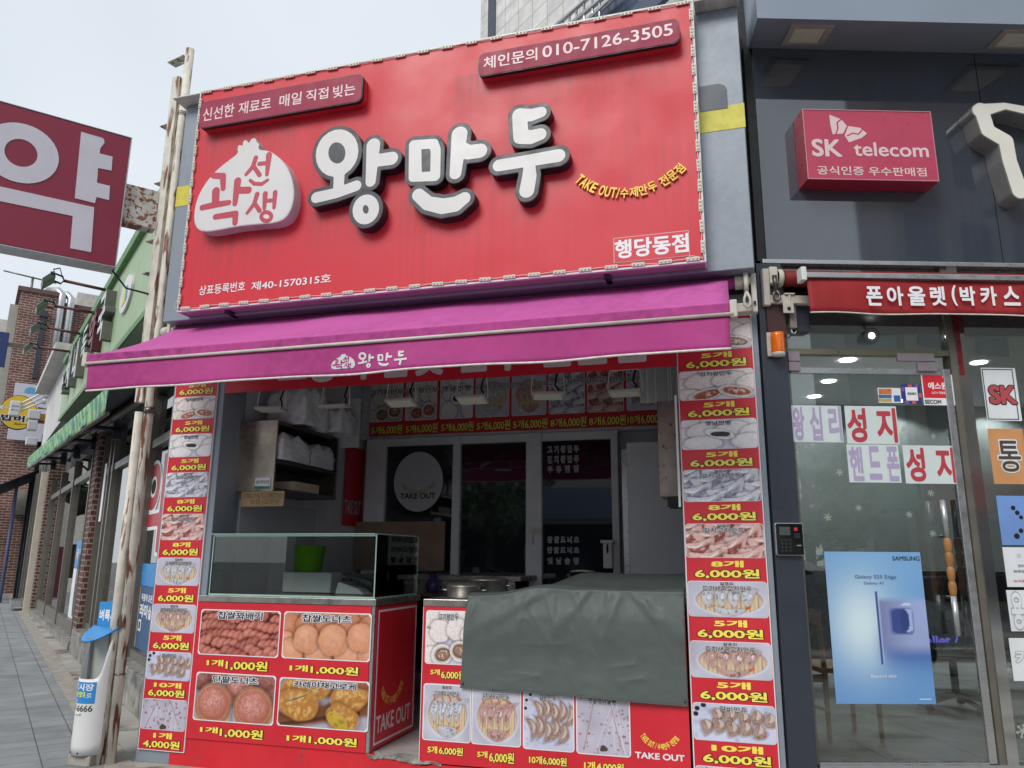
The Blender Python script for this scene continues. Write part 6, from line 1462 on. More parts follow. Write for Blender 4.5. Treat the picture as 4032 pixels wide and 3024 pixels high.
for p, L_ in ((z1(1075, 400), .2), (z1(1030, 820), .2), (z1(1010, 1195), .18), (z1(980, 1570), .2), (z2(1185, 360), .2)):
    u, v = Y5.uv(*p); c_ = Vector((PX, PY, v)); a = c_ + Vector((-.03, .01, 0)); b_ = c_ + Vector((-.97, .24, 0)) * (L_ + .05); n = Vector((.24, .97, 0)) * .045
    m = MB(); m.add([a + n, a - n, b_ - n, b_ + n] + [q + Vector((0, 0, .008)) for q in (a + n, a - n, b_ - n, b_ + n)], [(0, 1, 2, 3), (7, 6, 5, 4), (0, 4, 5, 1), (1, 5, 6, 2), (2, 6, 7, 3), (3, 7, 4, 0)])
    m.tube([a + Vector((0, 0, -.05)), b_ + (a - b_) * .4 + Vector((0, 0, -.005))], .008, 6); m.build('bracket_plate', K['rust_pole'], po)
m = MB()
for zz in (5.28, 5.295, 5.31): m.lathe([(.037, 0), (.0405, .003), (.037, .006)], (PX, PY, zz), 20, 0, 'z')
m.build('wire_band', K['black'], po)
yb = YK.uv(*z1(845, 895)); yb2 = YK.uv(*z2(972, 322)); yr = (yb[0] + yb2[0]) / 2
yt, ybm = yb[1], yb2[1]
bx = YK.box(z1(826, 1200), z1(1012, 1500), -.06)
m = MB().box(yr + .004, bx[1], -.17, bx[2], bx[3], -.05); o = m.build('mount_box', K['rust_heavy'], None, YK, bevel=.004); o.parent = po; o.matrix_parent_inverse = po.matrix_world.inverted(); o.matrix_basis = YK.M
ys = thing('pharmacy_sign', 'dark red projecting sign with one large pale Korean syllable at the left edge', 'sign', YK, (yr - .6, ybm, -.1))
yl_ = yr - 1.25
MB().box(yl_ + .01, ybm + .006, -.19, yr - .01, yt - .006, -.012).build('sign_box', K['stone_cap'], ys)
MB().box(yl_ + .012, ybm + .012, -.0115, yr - .012, yt - .012, -.001).build('sign_face', K['yak_red'], ys)
m = MB().box(yl_, ybm, -.2, yr, ybm + .0055, .004).box(yl_, yt - .0055, -.2, yr, yt, .004).box(yr - .0095, ybm + .006, -.2, yr, yt - .006, .004).box(yl_, ybm + .006, -.2, yl_ + .0095, yt - .006, .004); m.build('sign_frame', K['alu'], ys)
def qy(P): return [YK.uv(*z1(*p)) for p in P]
m = MB()
YA = [(530, 862), (668, 902), (680, 912), (682, 935), (655, 970), (650, 1003), (735, 1025), (728, 1115), (640, 1098), (633, 1195), (718, 1215), (712, 1308), (630, 1288), (620, 1328), (488, 1295)]
GI = [(-120, 1192), (615, 1355), (595, 1648), (458, 1622), (475, 1412), (-120, 1290)]
m.prism(qy(YA), 0, .004); m.prism(qy(GI), 0, .004)
c_ = YK.uv(*z1(138, 1000)); ro = (YK.uv(*z1(386, 1040))[0] - c_[0], c_[1] - YK.uv(*z1(160, 1203))[1]); ri = (YK.uv(*z1(245, 1020))[0] - c_[0], c_[1] - YK.uv(*z1(150, 1094))[1])
n = 40; vs = [(c_[0] + r_[0] * cos(2 * pi * i / n), c_[1] + r_[1] * sin(2 * pi * i / n), .004) for r_ in (ro, ri) for i in range(n)]
m.add(vs, [(i, (i + 1) % n, n + (i + 1) % n, n + i) for i in range(n)]); m.build('sign_lettering', K['yak_letter'], ys)
u, v = YK.uv(*z1(568, 815)); MB().tube([(u - .025, yt, -.1), (u - .02, yt + .03, -.1), (u + .01, yt + .04, -.1), (u + .03, yt + .02, -.1), (u + .03, yt, -.1)], .006, 8).build('lifting_ring', K['black'], ys)
# cables between pole and fascia
def cable(name, pts, r, mt, label): return tag(MB().tube(pts, r, 7).build(name, mt), label, 'cable')
cable('violet_cable', [(PX + .03, PY, 5.28), (PX + .09, PY, 5.26), (PX + .1, PY, 5.1), (PX + .07, PY - .02, 4.9), (PX + .05, PY, 4.72), (PX + .1, PY, 4.73), (-4.39, 5.0, 4.72)], .005, mat('violet_wire', '#6a6288', .5, var=.1), 'thin violet cable looping from the pole top to the grey fascia edge')
cable('black_cable', [(-4.41, 5.0, 4.6), (-4.44, 5.05, 4.2), (-4.5, 5.15, 3.9), (-4.47, 5.1, 3.6), (-4.44, 5.1, 3.3)], .012, K['rubber'], 'thick black cable running down beside the grey fascia edge')
cable('black_cable', [(-4.40, 5.0, 4.75), (-4.43, 5.03, 4.4), (-4.46, 5.1, 4.05), (-4.43, 5.08, 3.75), (-4.45, 5.1, 3.35)], .007, K['rubber'], 'thinner black cable next to the thick one beside the fascia edge')
a_ = YK.P(yr - .01, ybm, -.1); b_ = Vector((PX - .1, PY - .05, 3.62)); cable('sign_cable', [a_, a_ * .6 + b_ * .4 + Vector((0, 0, -.07)), b_ + Vector((0, 0, -.0))], .008, K['rubber'], 'black cable sagging from the pharmacy sign corner to the post')

# ------------------------------------------------------------------ free newspaper box on a concrete block
nb_n = Vector((-.22, -.975, 0)).normalized(); nx_ = Vector((-nb_n.y, nb_n.x, 0))
NB = Fr((-4.70, 5.03, 0), nx_, None)
nb = thing('newspaper_box', 'white free newspaper box with blue lid leaning by the sign post', 'newspaper box', NB, (0, .07, 0))
A_, B_, zb0, zb1 = .135, .15, .075, .93
def dsh(k, th): return (A_ * k * cos(th), B_ * k * sin(th) - .02)
def front(s, t):
    th = pi * s; x, w_ = dsh(1, th); ztop = .60 + .30 / (1 + math.exp((s - .14) * 36)) + .30 / (1 + math.exp((.86 - s) * 36))
    return (x, zb0 + (ztop - zb0) * t, w_)
MB().grid(front, 60, 8).build('shell', K['plastic_white'], nb, solid=.004)
m = MB(); P_ = [dsh(1, pi * i / 24) for i in range(25)]
MB().box(-A_, zb0, -.10, A_, zb1 - .01, -.0205).build('back', K['plastic_white'], nb, bevel=.004)
MB().grid(lambda s, t: (dsh(.975, pi * s)[0], .56 + .33 * t, dsh(.975, pi * s)[1]), 40, 2).build('clear_cover', glass('cover_glass', (.80, .82, .80), .7, .1, .03), nb)
lidb = mat('lid_blue', '#2a86c8', .35, var=.05)
def lid(s, t):
    th = pi * s; x, w_ = dsh(1.12, th); k = t
    return (x * (1 if k > .99 else k), zb1 + .02 - .10 * max(0, w_ * k + .02) / .17 + .012, -.02 + (w_ + .02) * k)
MB().grid(lid, 40, 8).build('lid', lidb, nb, solid=.012)
hp = MB(); hp.prism(rrect(-A_ - .005, zb1 + .0, A_ + .02, 1.14, .015), -.045, -.03); h_ = hp.build('head_plate', lidb, nb)
m = MB(); b = (-A_ + .012, 1.0, A_ + .005, 1.085); put_text(m, '벼룩시장', b, -.0285, 0, .03); m.build('head_lettering', K['print_white'], h_)
def wrap(p): a = pi / 2 - p[0] / .145; x, w_ = dsh(1.012 + p[2], a); return (x, p[1], w_)
def wgrid(u0, v0, u1, v1, off): return MB().grid(lambda s, t: wrap((u0 + (u1 - u0) * s, v0 + (v1 - v0) * t, off)), 20, 2)
stk = wgrid(-.16, .43, .125, .58, .004).build('sticker', K['print_blue'], nb)
m = MB(); put_text(m, '벼룩시장', (-.15, .52, .11, .57), .012, 0, .03, warp=wrap); put_text(m, '모바일', (-.15, .473, .05, .513), .012, 1, .03, warp=wrap); put_text(m, '로', (.06, .473, .1, .503), .012, 0, .01, warp=wrap); put_text(m, '보세요', (-.13, .438, -.02, .459), .012, 0, .01, warp=wrap)
m.build('sticker_lettering', [K['print_white'], mat('lime_print', '#dfe64a', .5, var=0)], stk)
m = MB(); put_text(m, '1577-6666', (-.16, .375, .115, .42), .006, 0, .02, warp=wrap); m.build('phone_lettering', K['print_black'], nb)
MB().grid(lambda s, t: wrap((-.03 + .06 * s, .355 + .012 * t, .03)), 6, 2).build('handle', K['plastic_white'], nb, solid=.008)
for u in (-.12, -.04, .045): q = wrap((u, .095, .006)); MB().lathe([(.006, 0), (.006, .004), (0, .004)], q, 8, 0, 'z').build('screw', K['black'], nb)
cbk = MB().box(-4.80, 4.93, 0, -4.60, 5.08, .072); o = cbk.build('concrete_block', K['concrete_block'], bevel=.006); tag(o, 'rough concrete block under the white newspaper box', 'block')

# ------------------------------------------------------------------ pharmacy building along the street
FW = .42
ph = thing('pharmacy_building', 'pharmacy with a light green fascia, brick piers and large windows', 'building', PM, (0, 0, 0))
uf, vt0 = PM.uv(*z2(540, 1115), w=FW); _, vb0 = PM.uv(*z2(500, 1540), w=FW); un, vt1 = PM.uv(*z2(1165, 75), w=FW); vb1 = PM.uv(*z2(1130, 770), w=FW); 
kt = (vt0 - vt1) / (uf - un); kb_ = (vb0 - vb1[1]) / (uf - vb1[0]); ue = PM.uv(625, 1150, w=FW)[0] + .1
T_ = lambda u: vt1 + kt * (u - un); B_2 = lambda u: vb1[1] + kb_ * (u - vb1[0])
def slanted(u0, u1, w0, w1, lo, hi):
    m = MB(); m.add([(u0, lo(u0), w0), (u1, lo(u1), w0), (u1, hi(u1), w0), (u0, hi(u0), w0), (u0, lo(u0), w1), (u1, lo(u1), w1), (u1, hi(u1), w1), (u0, hi(u0), w1)], [(0, 3, 2, 1), (4, 5, 6, 7), (0, 1, 5, 4), (1, 2, 6, 5), (2, 3, 7, 6), (3, 0, 4, 7)]); return m
slanted(uf, ue, -.3, FW, B_2, T_).build('fascia', K['green_panel'], ph)
slanted(uf - .02, ue + .01, -.32, FW + .06, T_, lambda u: T_(u) + .12).build('fascia_cap', K['green_trim'], ph)
slanted(uf, ue, FW + .001, FW + .012, lambda u: B_2(u) - .02, lambda u: B_2(u) + .05).build('fascia_edge', K['green_trim'], ph)
m = MB(); zz0, zz1 = B_2(ue), T_(ue)
for k in range(12): m.box(ue + .011, zz0 + (zz1 - zz0) * k / 12, -.25, ue + .03, zz0 + (zz1 - zz0) * k / 12 + .05, FW + .05)
m.box(ue + .011, zz0, FW, ue + .032, zz1, FW + .055).box(ue + .011, zz0, FW - .22, ue + .032, zz1, FW - .16); m.build('end_lattice', K['green_trim'], ph)
MB().box(ue - .05, 0, -.9, ue + .25, 5.6, -.3).build('end_wall', brick_mat('block_wall', '#8e8e8c', '#7f7f7d', '#5c5c5a', .4, .3, .012, .85, .5, 'xy', .4), ph)
MB().box(-9.9, 0, -1.3, ue - .9, 6.0, -1.0).box(-9.9, B_2(0) - .02, -1.0, ue - .06, 6.0, -.33).build('rear_mass', mat('dim_room', '#45484a', .8, var=.2), ph)
MB().box(uf, B_2(0) - .55, -.31, ue, B_2(0) - .03, -.02).build('lintel', K['soffit'], ph)
LTM = [mat('letter_silver', '#c9ccd0', .3, metal=.3, var=.05), mat('letter_wine', '#8e2a3c', .4, var=.05), mat('letter_side', '#66675f', .5, var=.15), mat('letter_side_wine', '#5c1f2b', .5, var=.1)]
for (xc, yc, yy0, yy1, wd, ch, mi) in ((910, 745, 590, 915, .62, '국', 0), (828, 860, 725, 1000, .62, '약', 1), (757, 960, 850, 1080, .62, '독', 0), (683, 1080, 965, 1215, .62, '내', 0), (622, 1160, 1035, 1290, .62, '세', 0), (575, 1250, 1190, 1330, .32, '온', 0)):
    u, _ = PM.uv(*z2(xc, yc), w=FW); v0 = PM.uv(*z2(xc, yy1), w=FW)[1]; v1 = PM.uv(*z2(xc, yy0), w=FW)[1]
    LT('fascia_letter', ph, LTM, ch, (u - wd / 2, v0, u + wd / 2, v1), FW + .002, mi, grow=.02, ext=.12, h=1 / 30, side=mi + 2)
u, v = PM.uv(*z2(1045, 545), w=FW); v0, v1 = PM.uv(*z2(1045, 655), w=FW)[1], PM.uv(*z2(1045, 430), w=FW)[1]
m = MB().prism([(u + .42 * cos(a) * (1.0), v0 + (v1 - v0) * (.5 + .5 * sin(a))) for a in [2 * pi * i / 28 for i in range(28)]], FW + .002, FW + .03, 0); m.prism([(u - .18, v0 + .1), (u + .05, v0 + .1), (u + .05, v1 - .12), (u - .1, v1 - .12)], FW + .031, FW + .035, 1); m.prism([(u + .06, v0 + .1), (u + .16, v0 + .12), (u + .16, v1 - .15), (u + .06, v1 - .12)], FW + .031, FW + .035, 2)
m.build('round_emblem', [K['face_white'], K['yellow_band'], K['print_blue']], ph)
# brick piers
for (ua, ub, w0, top) in ((-.46, .02, -.36, 3.6), (-10.35, -9.9, -.36, 3.95)): MB().box(ua, 0, w0, ub, top, .0).build('brick_pier', K['brick_col'], ph)
m = MB().box(.0205, 0, -.3, ue, .36, .06); m.build('marble_sill', K['marble'], ph, bevel=.006); MB().box(-9.89, 0, -.3, -.465, .12, .04).build('marble_sill', K['marble'], ph)
fm = MB()
for u, w_ in ((.025, .1), (.75, .12), (1.15, .09), (4.1, .09), (ue - .05, .05)): fm.box(u, .361, -.22, u + w_, B_2(0) - .56, -.08)
for u, w_ in ((-9.89, .12), (-7.2, .1), (-4.4, .1), (-1.5, .1), (-.60, .13)): fm.box(u, .121, -.22, u + w_, B_2(0) - .56, -.08)
fm.box(.13, .361, -.2, ue, .45, -.1).box(.13, 2.75, -.2, ue, 2.85, -.1).box(-9.76, .121, -.2, -.61, .35, -.1).box(-9.76, 2.9, -.2, -.61, 3.02, -.1)
fm.build('window_frame', K['bronze'], ph)
MB().box(.13, .45, -.16, ue, B_2(0) - .56, -.152).build('window_pane', K['win'], ph); MB().box(-9.76, .35, -.16, -.61, B_2(0) - .56, -.152).build('window_pane', K['win'], ph)
m = MB().box(-1.42, 1.0, -.075, -1.39, 1.5, -.05); m.build('door_handle', K['alu'], ph, bevel=.005)
# lettering and posters on its glass
PG = -.148
b0 = PM.uv(*z3(1228, 690), w=PG); b1 = PM.uv(*z3(1290, 1400), w=PG)
m = MB(); put_text(m, '약', (b0[0], b1[1], b0[0] + 1.25, b0[1] + .05), PG, 0, .03, out=1, ow=.035)
tag(m.build('window_letter', [mat('vinyl_red', '#b02a34', .4, var=.04), K['print_white']], None, PM), 'huge red window letter with white outline beside the left price board', 'lettering')
b = (PM.uv(*z3(1078, 1500), w=PG)[0], PM.uv(*z4(1070, 150), w=PG)[1], b0[0] + 1.2, PM.uv(*z3(1078, 1485), w=PG)[1])
o = MB().box(b[0], b[1], PG, b[2], b[3], PG + .004).build('blue_strip', K['print_blue'], None, PM); tag(o, 'light blue printed strip across the pharmacy window behind the post', 'poster')
m = MB(); hh = (b[3] - b[1]); put_text(m, '독', (b[0] + .05, b[1] + .25 * hh, b[0] + .27, b[3] - .25 * hh), PG + .006, 0, .03); put_text(m, '약', (b[0] + .3, b[1] + .25 * hh, b[0] + .52, b[3] - .25 * hh), PG + .006, 1, .03); put_text(m, '국', (b[0] + .55, b[1] + .25 * hh, b[0] + .77, b[3] - .25 * hh), PG + .006, 0, .03); m.build('strip_lettering', [K['print_white'], K['print_red']], o)
p0 = PM.uv(*z4(1120, 500), w=PG)[0]; pz0 = .47; pz1 = b[1] - .005
o = MB().box(b[0] - .35, pz0, PG, p0 + .0, pz1, PG + .003).build('photo_poster', mat('poster_sand', '#b9a88e', .5, var=.25, scale=3), None, PM); tag(o, 'beige window poster showing a hand, left of the navy poster', 'poster')
hnd = MB(); hu, hv = b[0] + .02, (pz0 + pz1) / 2 + .25
st = [[(hu + .2, hv + .28, .07), (hu + .16, hv + .05, .085)]] + [[(hu + .1 + .04 * k, hv + .03, .02), (hu + .04 + .045 * k, hv - .2 - .03 * (k in (1, 2)), .015)] for k in range(4)] + [[(hu + .24, hv + .1, .022), (hu + .3, hv - .08, .016)]]
Fd, x0, y0 = strokes_field(st, .006, .03); v, f_ = fill_loops(contours(Fd, 0, x0, y0, .006)); hnd.add([(x, y, PG + .004) for x, y, z in v], f_); hnd.build('hand_print', mat('skin_print', '#b98a70', .5, var=.25, scale=12), o)
o = MB().box(p0 + .002, pz0, PG, b[2], pz1, PG + .003).build('navy_poster', mat('poster_navy', '#33557e', .5, var=.1), None, PM); tag(o, 'navy blue window poster with white lettering next to the price board', 'poster')
m = MB(); hq = pz1 - pz0; put_text(m, '무좀에 모든', (p0 + .1, pz0 + .76 * hq, p0 + .75, pz0 + .88 * hq), PG + .005, 0, .03); put_text(m, '라미실', (p0 + .08, pz0 + .5 * hq, p0 + .8, pz0 + .72 * hq), PG + .005, 0, .04); m.box(p0 + .08, pz0 + .28 * hq, PG + .005, p0 + .24, pz0 + .46 * hq, PG + .006); put_text(m, '1', (p0 + .12, pz0 + .31 * hq, p0 + .2, pz0 + .43 * hq), PG + .008, 1, .03); m.build('poster_lettering', [K['print_white'], K['print_navy']], o)
for k, (ua, ub, va, vb_, mt, lab) in enumerate(((-1.40, -.62, 1.25, 1.75, 'print_blue', 'blue strip on the pharmacy door left of the near brick pier'), (-2.78, -1.52, 1.25, 1.75, 'print_blue', 'blue strip on the second pharmacy pane from the pier'), (-1.40, -.62, .36, 1.24, 'print_white', 'white poster under the blue strip on the pharmacy door'), (-2.78, -1.52, .36, 1.24, 'print_white', 'white poster with an arc on the second pharmacy pane'))):
    o = MB().box(ua, va, PG, ub, vb_, PG + .004).build('window_poster', K[mt], None, PM); tag(o, lab, 'poster')
    m = MB()
    if mt == 'print_blue': put_text(m, '세내독', (ua + .15, va + .14, ub - .15, vb_ - .14), PG + .006, 0, .02); m.build('poster_lettering', K['print_white'], o)
    else: m.box(ub - .3, va + .1, PG + .006, ub - .1, vb_ - .1, PG + .007) if k == 2 else m.prism(ell((ua + ub) / 2, (va + vb_) / 2, .12, .4, 0, 24)[:-1], PG + .006, PG + .007); m.build('poster_print', K['print_red'] if k == 2 else K['print_navy'], o)
tag(MB().box(.75 - .2, 2.0, -.07, .75 - .02, 2.9, -.06).build('pier_sticker', [K['print_white']], None, PM), 'narrow white sticker beside the near brick pier', 'sticker')
# folded green awning under the fascia
WA = .55
g0, g1, g2, g3 = PM.uv(*z3(350, 520), w=WA), PM.uv(*z3(335, 608), w=WA), PM.uv(*z3(850, 75), w=WA), PM.uv(*z3(790, 145), w=WA)
ga = thing('green_awning', 'folded awning with a green and yellow leaf pattern under the pharmacy fascia', 'awning', PM, (-3, 3.9, .5))
gm = bpy.data.materials.new('leaf_print'); gm.use_nodes = True; t_ = gm.node_tree; wv = t_.nodes.new('ShaderNodeTexWave'); wv.bands_direction = 'DIAGONAL'; wv.inputs['Scale'].default_value = 1.7; wv.inputs['Distortion'].default_value = 12; wv.inputs['Detail'].default_value = 3; rr_ = t_.nodes.new('ShaderNodeValToRGB'); co_ = t_.nodes.new('ShaderNodeTexCoord')
rr_.color_ramp.elements[0].color = (*C('#1f5a48'), 1); rr_.color_ramp.elements[1].color = (*C('#8fae52'), 1); e_ = rr_.color_ramp.elements.new(.5); e_.color = (*C('#3f9a78'), 1)
t_.links.new(co_.outputs['Object'], wv.inputs['Vector']); t_.links.new(wv.outputs['Color'], rr_.inputs['Fac']); t_.links.new(rr_.outputs['Color'], t_.nodes['Principled BSDF'].inputs['Base Color'])
AT = lambda u: g0[1] + (g2[1] - g0[1]) / (g2[0] - g0[0]) * (u - g0[0]); AB = lambda u: AT(u) - .30
ua_, ub_ = -9.6, 5.2
MB().grid(lambda s, t: (ua_ + (ub_ - ua_) * s, AT(ua_ + (ub_ - ua_) * s) - .3 * t + .02 * sin(s * 60) * t, WA + .02 * sin(s * 45) * t), 120, 5).build('valance', gm, ga, solid=.004)
m = MB(); m.add([(ua_, AT(ua_), WA), (ub_, AT(ub_), WA), (ub_, AT(ub_) + .06, .1), (ua_, AT(ua_) + .06, .1)], [(0, 1, 2, 3)]); m.build('canopy', K['soffit'], ga, solid=.004)
MB().tube([(ua_, AT(ua_) - .31, WA - .01), (ub_, AT(ub_) - .31, WA - .01)], .025, 10).tube([(ua_, AT(ua_) - .02, .12), (ub_, AT(ub_) - .02, .12)], .06, 10).build('roller', K['steel_dark'], ga)
for q in (-9, -6.2, -3.4, -.6, 1.9):
    MB().tube([(q, AT(q) - .15, -.05), (q + .5, AT(q) - .22, .35), (q + .05, AT(q) - .28, WA - .03)], .03, 8).box(q - .06, AT(q) - .3, -.06, q + .06, AT(q), .06).build('folding_arm', K['panel_dark'], ga)
# sign lamps on long arms above the fascia
tips = [(z2(385, 395), (905, 482)), (z2(330, 612), (795, 665)), (z2(282, 790), (690, 842)), (z2(222, 955), (602, 988))]
def sign_lamp():
    t = thing('sign_lamp', 'x', 'sign lamp', W, (0, 0, 0), 'lamps on arms over the pharmacy fascia'); ar = mat('arm_rust', '#5a3530', .6, var=.3, scale=20)
    MB().tube([(0, 0, 0), (0, 0, 1.15)], .022, 8).build('arm', ar, t)
    MB().tube([(0, 0, 1.15), (-.16, .0, 1.2), (-.16, .03, 1.5)], .014, 6).tube([(0, 0, 1.15), (.16, 0, 1.2), (.16, .03, 1.5)], .014, 6).tube([(0, .02, 1.18), (0, .16, 1.3), (0, .12, 1.45)], .01, 6).build('yoke', K['black'], t)
    m = MB(); m.add([(-.15, -.02, 1.36), (.15, -.02, 1.36), (.15, -.16, 1.62), (-.15, -.16, 1.62), (-.15, .07, 1.42), (.15, .07, 1.42), (.15, -.07, 1.66), (-.15, -.07, 1.66)], [(0, 1, 2, 3), (7, 6, 5, 4), (0, 4, 5, 1), (1, 5, 6, 2), (2, 6, 7, 3), (3, 7, 4, 0)]); m.build('head', mat('lamp_green', '#45534a', .4, var=.1), t, bevel=.01)
    return t
l0 = None
for (tip, bs), lab in zip(tips, ('nearest pharmacy sign lamp on a rusty arm against the sky', 'second pharmacy sign lamp on a rusty arm', 'third pharmacy sign lamp on a dark arm', 'farthest pharmacy sign lamp on a pale arm')):
    u, v = PM.uv(*z2(*bs), w=FW); A = PM.P(u, v - .05, FW); d = ray(*tip)
    # tip lies on the vertical plane through the base, square to the front
    n = PM.ex; s = (A - CAM0).dot(n) / d.dot(n); T = CAM0 + d * s; zx = (T - A); Ln = zx.length; zx.normalize(); xx = PM.ex; yy = zx.cross(xx).normalized()
    k = min(Ln, 4) / 1.55
    Mx = Matrix(((xx.x, yy.x, zx.x * k, A.x), (xx.y, yy.y, zx.y * k, A.y), (xx.z, yy.z, zx.z * k, A.z), (0, 0, 0, 1)))
    if l0 is None: l0 = sign_lamp(); l0['label'] = lab; l0.matrix_world = Mx
    else: dup(l0, Mx, lab)

# ------------------------------------------------------------------ farther shops down the street
FWh = .35
wf = thing('white_shop', 'small shop with a plain white fascia and beige door post beyond the pharmacy', 'shop', PM, (-12, 0, 0))
q0, q1 = PM.uv(*z2(505, 1560), w=FWh), PM.uv(*z2(355, 1655), w=FWh); q2 = PM.uv(*z2(520, 1125), w=FWh)
uL, uR = q1[0], uf - .05
MB().box(uL, min(q0[1], q1[1]), -.3, uR, q2[1], FWh).build('fascia', mat('fascia_white', '#c9c9c6', .6, var=.08, streak=.15), wf)
MB().box(uL - .05, q2[1] + .002, -.3, uR, q2[1] + .14, FWh + .3).build('canopy', K['stone_cap'], wf)
MB().box(uL, 0, -4, uR, q1[1], -.35).build('shop_wall', K['room_wall'], wf)
m = MB()
for u in (-10.75, -12.2, -13.2, -14.2): m.box(u, 0, -.3, u + .14, min(q0[1], q1[1]), .0)
m.build('door_frame', K['bronze'], wf); MB().box(-10.6, 0, -.05, -10.42, 3.7, .14).build('beige_post', mat('beige_post', '#c9c0b0', .5, var=.1), wf)
MB().box(-14.2, .2, -.2, -10.6, 3.6, -.19).build('pane', K['win'], wf); MB().tube([(-11.6, .9, .03), (-11.6, 2.2, .03)], .025, 8).build('door_handle', K['wood'], wf)
MB().box(-12, .1, .05, -10.9, .28, .4).build('step', K['alu'], wf)
ns = thing('navy_shop', 'shop front with a dark navy awning farther down the street', 'shop', PM, (-17, 0, 0))
MB().box(-21, 0, -4, -14.4, 6.5, -.4).build('shop_wall', mat('wall_grey', '#6a6a6c', .8, var=.15), ns)
m = MB(); m.add([(-21, 4.3, -.3), (-14.6, 4.3, -.3), (-14.6, 3.3, 1.5), (-21, 3.3, 1.5)], [(0, 1, 2, 3)]); m.add([(-21, 3.3, 1.5), (-14.6, 3.3, 1.5), (-14.6, 2.95, 1.52), (-21, 2.95, 1.52)], [(0, 1, 2, 3)]); m.build('navy_awning', K['navy'], ns, solid=.02)
for u in (-14.8, -16.2, -18): MB().box(u, 0, -.35, u + .25, 4, .05).build('post', K['navy'] if u < -15 else K['bronze'], ns)
MB().box(-20.5, 0, -.38, -15, 4, -.36).build('pane', K['dark_glass'], ns)
o = MB().tube([(-15.3, 0, .5), (-15.3, 3.9, .5)], .05, 10).build('blue_pipe', mat('pipe_blue', '#5d6f94', .5, var=.15), None, PM); tag(o, 'grey blue drain pipe standing before the navy shop', 'pipe')
o = MB().box(-17.4, 0, .7, -17.1, 1.75, 1.0).build('maroon_stand', mat('maroon', '#5a1c30', .5, var=.1), None, PM, bevel=.01); tag(o, 'maroon upright box stand on the pavement by the navy shop', 'stand')
MB().box(-17.405, 1.35, 1.001, -17.095, 1.6, 1.006).build('stand_label', K['print_white'], o)
for k, (ua, ub, hh, cc, lab) in enumerate(((-27, -21.2, 7, '#7d756c', 'low grey brown shop row beyond the navy awning'), (-36, -27.2, 9, '#6d5148', 'brick shop house far down the street'), (-60, -36.2, 8, '#8a8b8c', 'pale buildings at the far end of the street'))):
    t = thing('street_house', lab, 'building', PM, (ua, 0, 0)); MB().box(ua, 0, -6, ub, hh, -.4).build('wall', mat('house%d' % k, cc, .8, var=.15), t)
    for j in range(3): MB().box(ua + .5 + j * (ub - ua) / 3, 0, -.39, ua + .3 + (j + .8) * (ub - ua) / 3, 2.6, -.3).build('shop_window', K['dark_glass'], t)
    MB().box(ua, 3, -.39, ub, 3.9, .3).build('shop_sign', mat('housesign%d' % k, ('#b9b4a8', '#3f5a8c', '#a8a39c')[k], .6, var=.2), t)
    for j in range(3): MB().box(ua + .8 + j * (ub - ua) / 3, 4.8, -.39, ua + .1 + (j + .7) * (ub - ua) / 3, 6.2, -.34).build('upper_window', K['dark_glass'], t)

# brown brick apartment building facing up the street
BO = PM.P(-22, 0, 0)
BR = Fr(BO, (sin(radians(39)), cos(radians(39)), 0))
bl = thing('brick_building', 'tall brown brick building with two silver ducts on its side', 'building', BR, (2, 0, 0))
tl_, bl_ = BR.uv(*z2(165, 500)), BR.uv(*z2(62, 1285)); tr2 = BR.uv(*z2(690, 575)); br2 = BR.uv(*z2(800, 640))
uu0 = (tl_[0] + bl_[0]) / 2; H_ = tl_[1]
un_ = BR.uv(*z2(462, 700))[0]; ud_ = BR.uv(*z2(560, 700))[0]
MB().box(uu0, 0, -8, un_, H_, 0).build('wall', K['brick'], bl); H2 = BR.uv(*z2(700, 640))[1]
MB().box(un_ + .001, 0, -8, un_ + 14, H2, -.5).build('rear_wall', K['brick'], bl)
brk_c = mat('coping', '#6a5048', .8, var=.2)
MB().box(uu0 - .12, H_ - .02, -8, un_ + .1, H_ + .16, .08).build('coping', brk_c, bl); MB().box(un_ + .101, H2 - .02, -8, un_ + 14, H2 + .16, -.44).build('coping', brk_c, bl)
MB().box(un_ + .8, H2, -6, un_ + 3.4, H2 + 1.2, -2).build('roof_room', K['stone_cap'], bl)
for a_, b_ in (((470, 555), (425, 1200)), ((560, 590), (500, 1115))):
    t0 = BR.uv(*z2(a_[0] + 12, a_[1] + 40)); b0_ = BR.uv(*z2(b_[0] + 12, b_[1])); x = (t0[0] + b0_[0]) / 2
    MB().tube([(x, b0_[1] - 2, .0), (x, t0[1], .0), (x, t0[1] + .3, -.03), (x - .15, t0[1] + .52, -.2), (x - .5, t0[1] + .6, -.7)], .15, 14).build('duct', K['alu'], bl)
x = BR.uv(*z2(320, 950))[0]; MB().box(x - .08, BR.uv(*z2(290, 1225))[1], .001, x + .08, BR.uv(*z2(345, 715))[1], .12).build('dark_pipe', K['panel_dark'], bl); MB().box(x - .14, BR.uv(*z2(345, 725))[1], .0, x + .14, BR.uv(*z2(345, 705))[1] + .15, .2).build('pipe_hopper', K['panel_dark'], bl)
for k in range(6): MB().box(uu0 - .9, H_ - 2.4 - 2.6 * k, -7, uu0 - .01, H_ - 1.2 - 2.6 * k, -.6).build('balcony', K['stone_cap'], bl)
MB().box(uu0 - .3, 0, -7.5, uu0 - .002, H_ - .6, -.2).build('street_side', mat('render_grey', '#a9a6a0', .8, var=.1), bl)
b = BR.box(z2(125, 1256), z2(370, 1440), .3)
o = thing('billboard', 'white billboard with a blue cap shape under the brick building', 'billboard', BR, (b[0], b[1], .2)); MB().box(b[0], b[1] - 1.5, .15, b[2] + 1, b[3], .3).build('board', mat('board_lilac', '#c6c6d2', .6, var=.05), o)
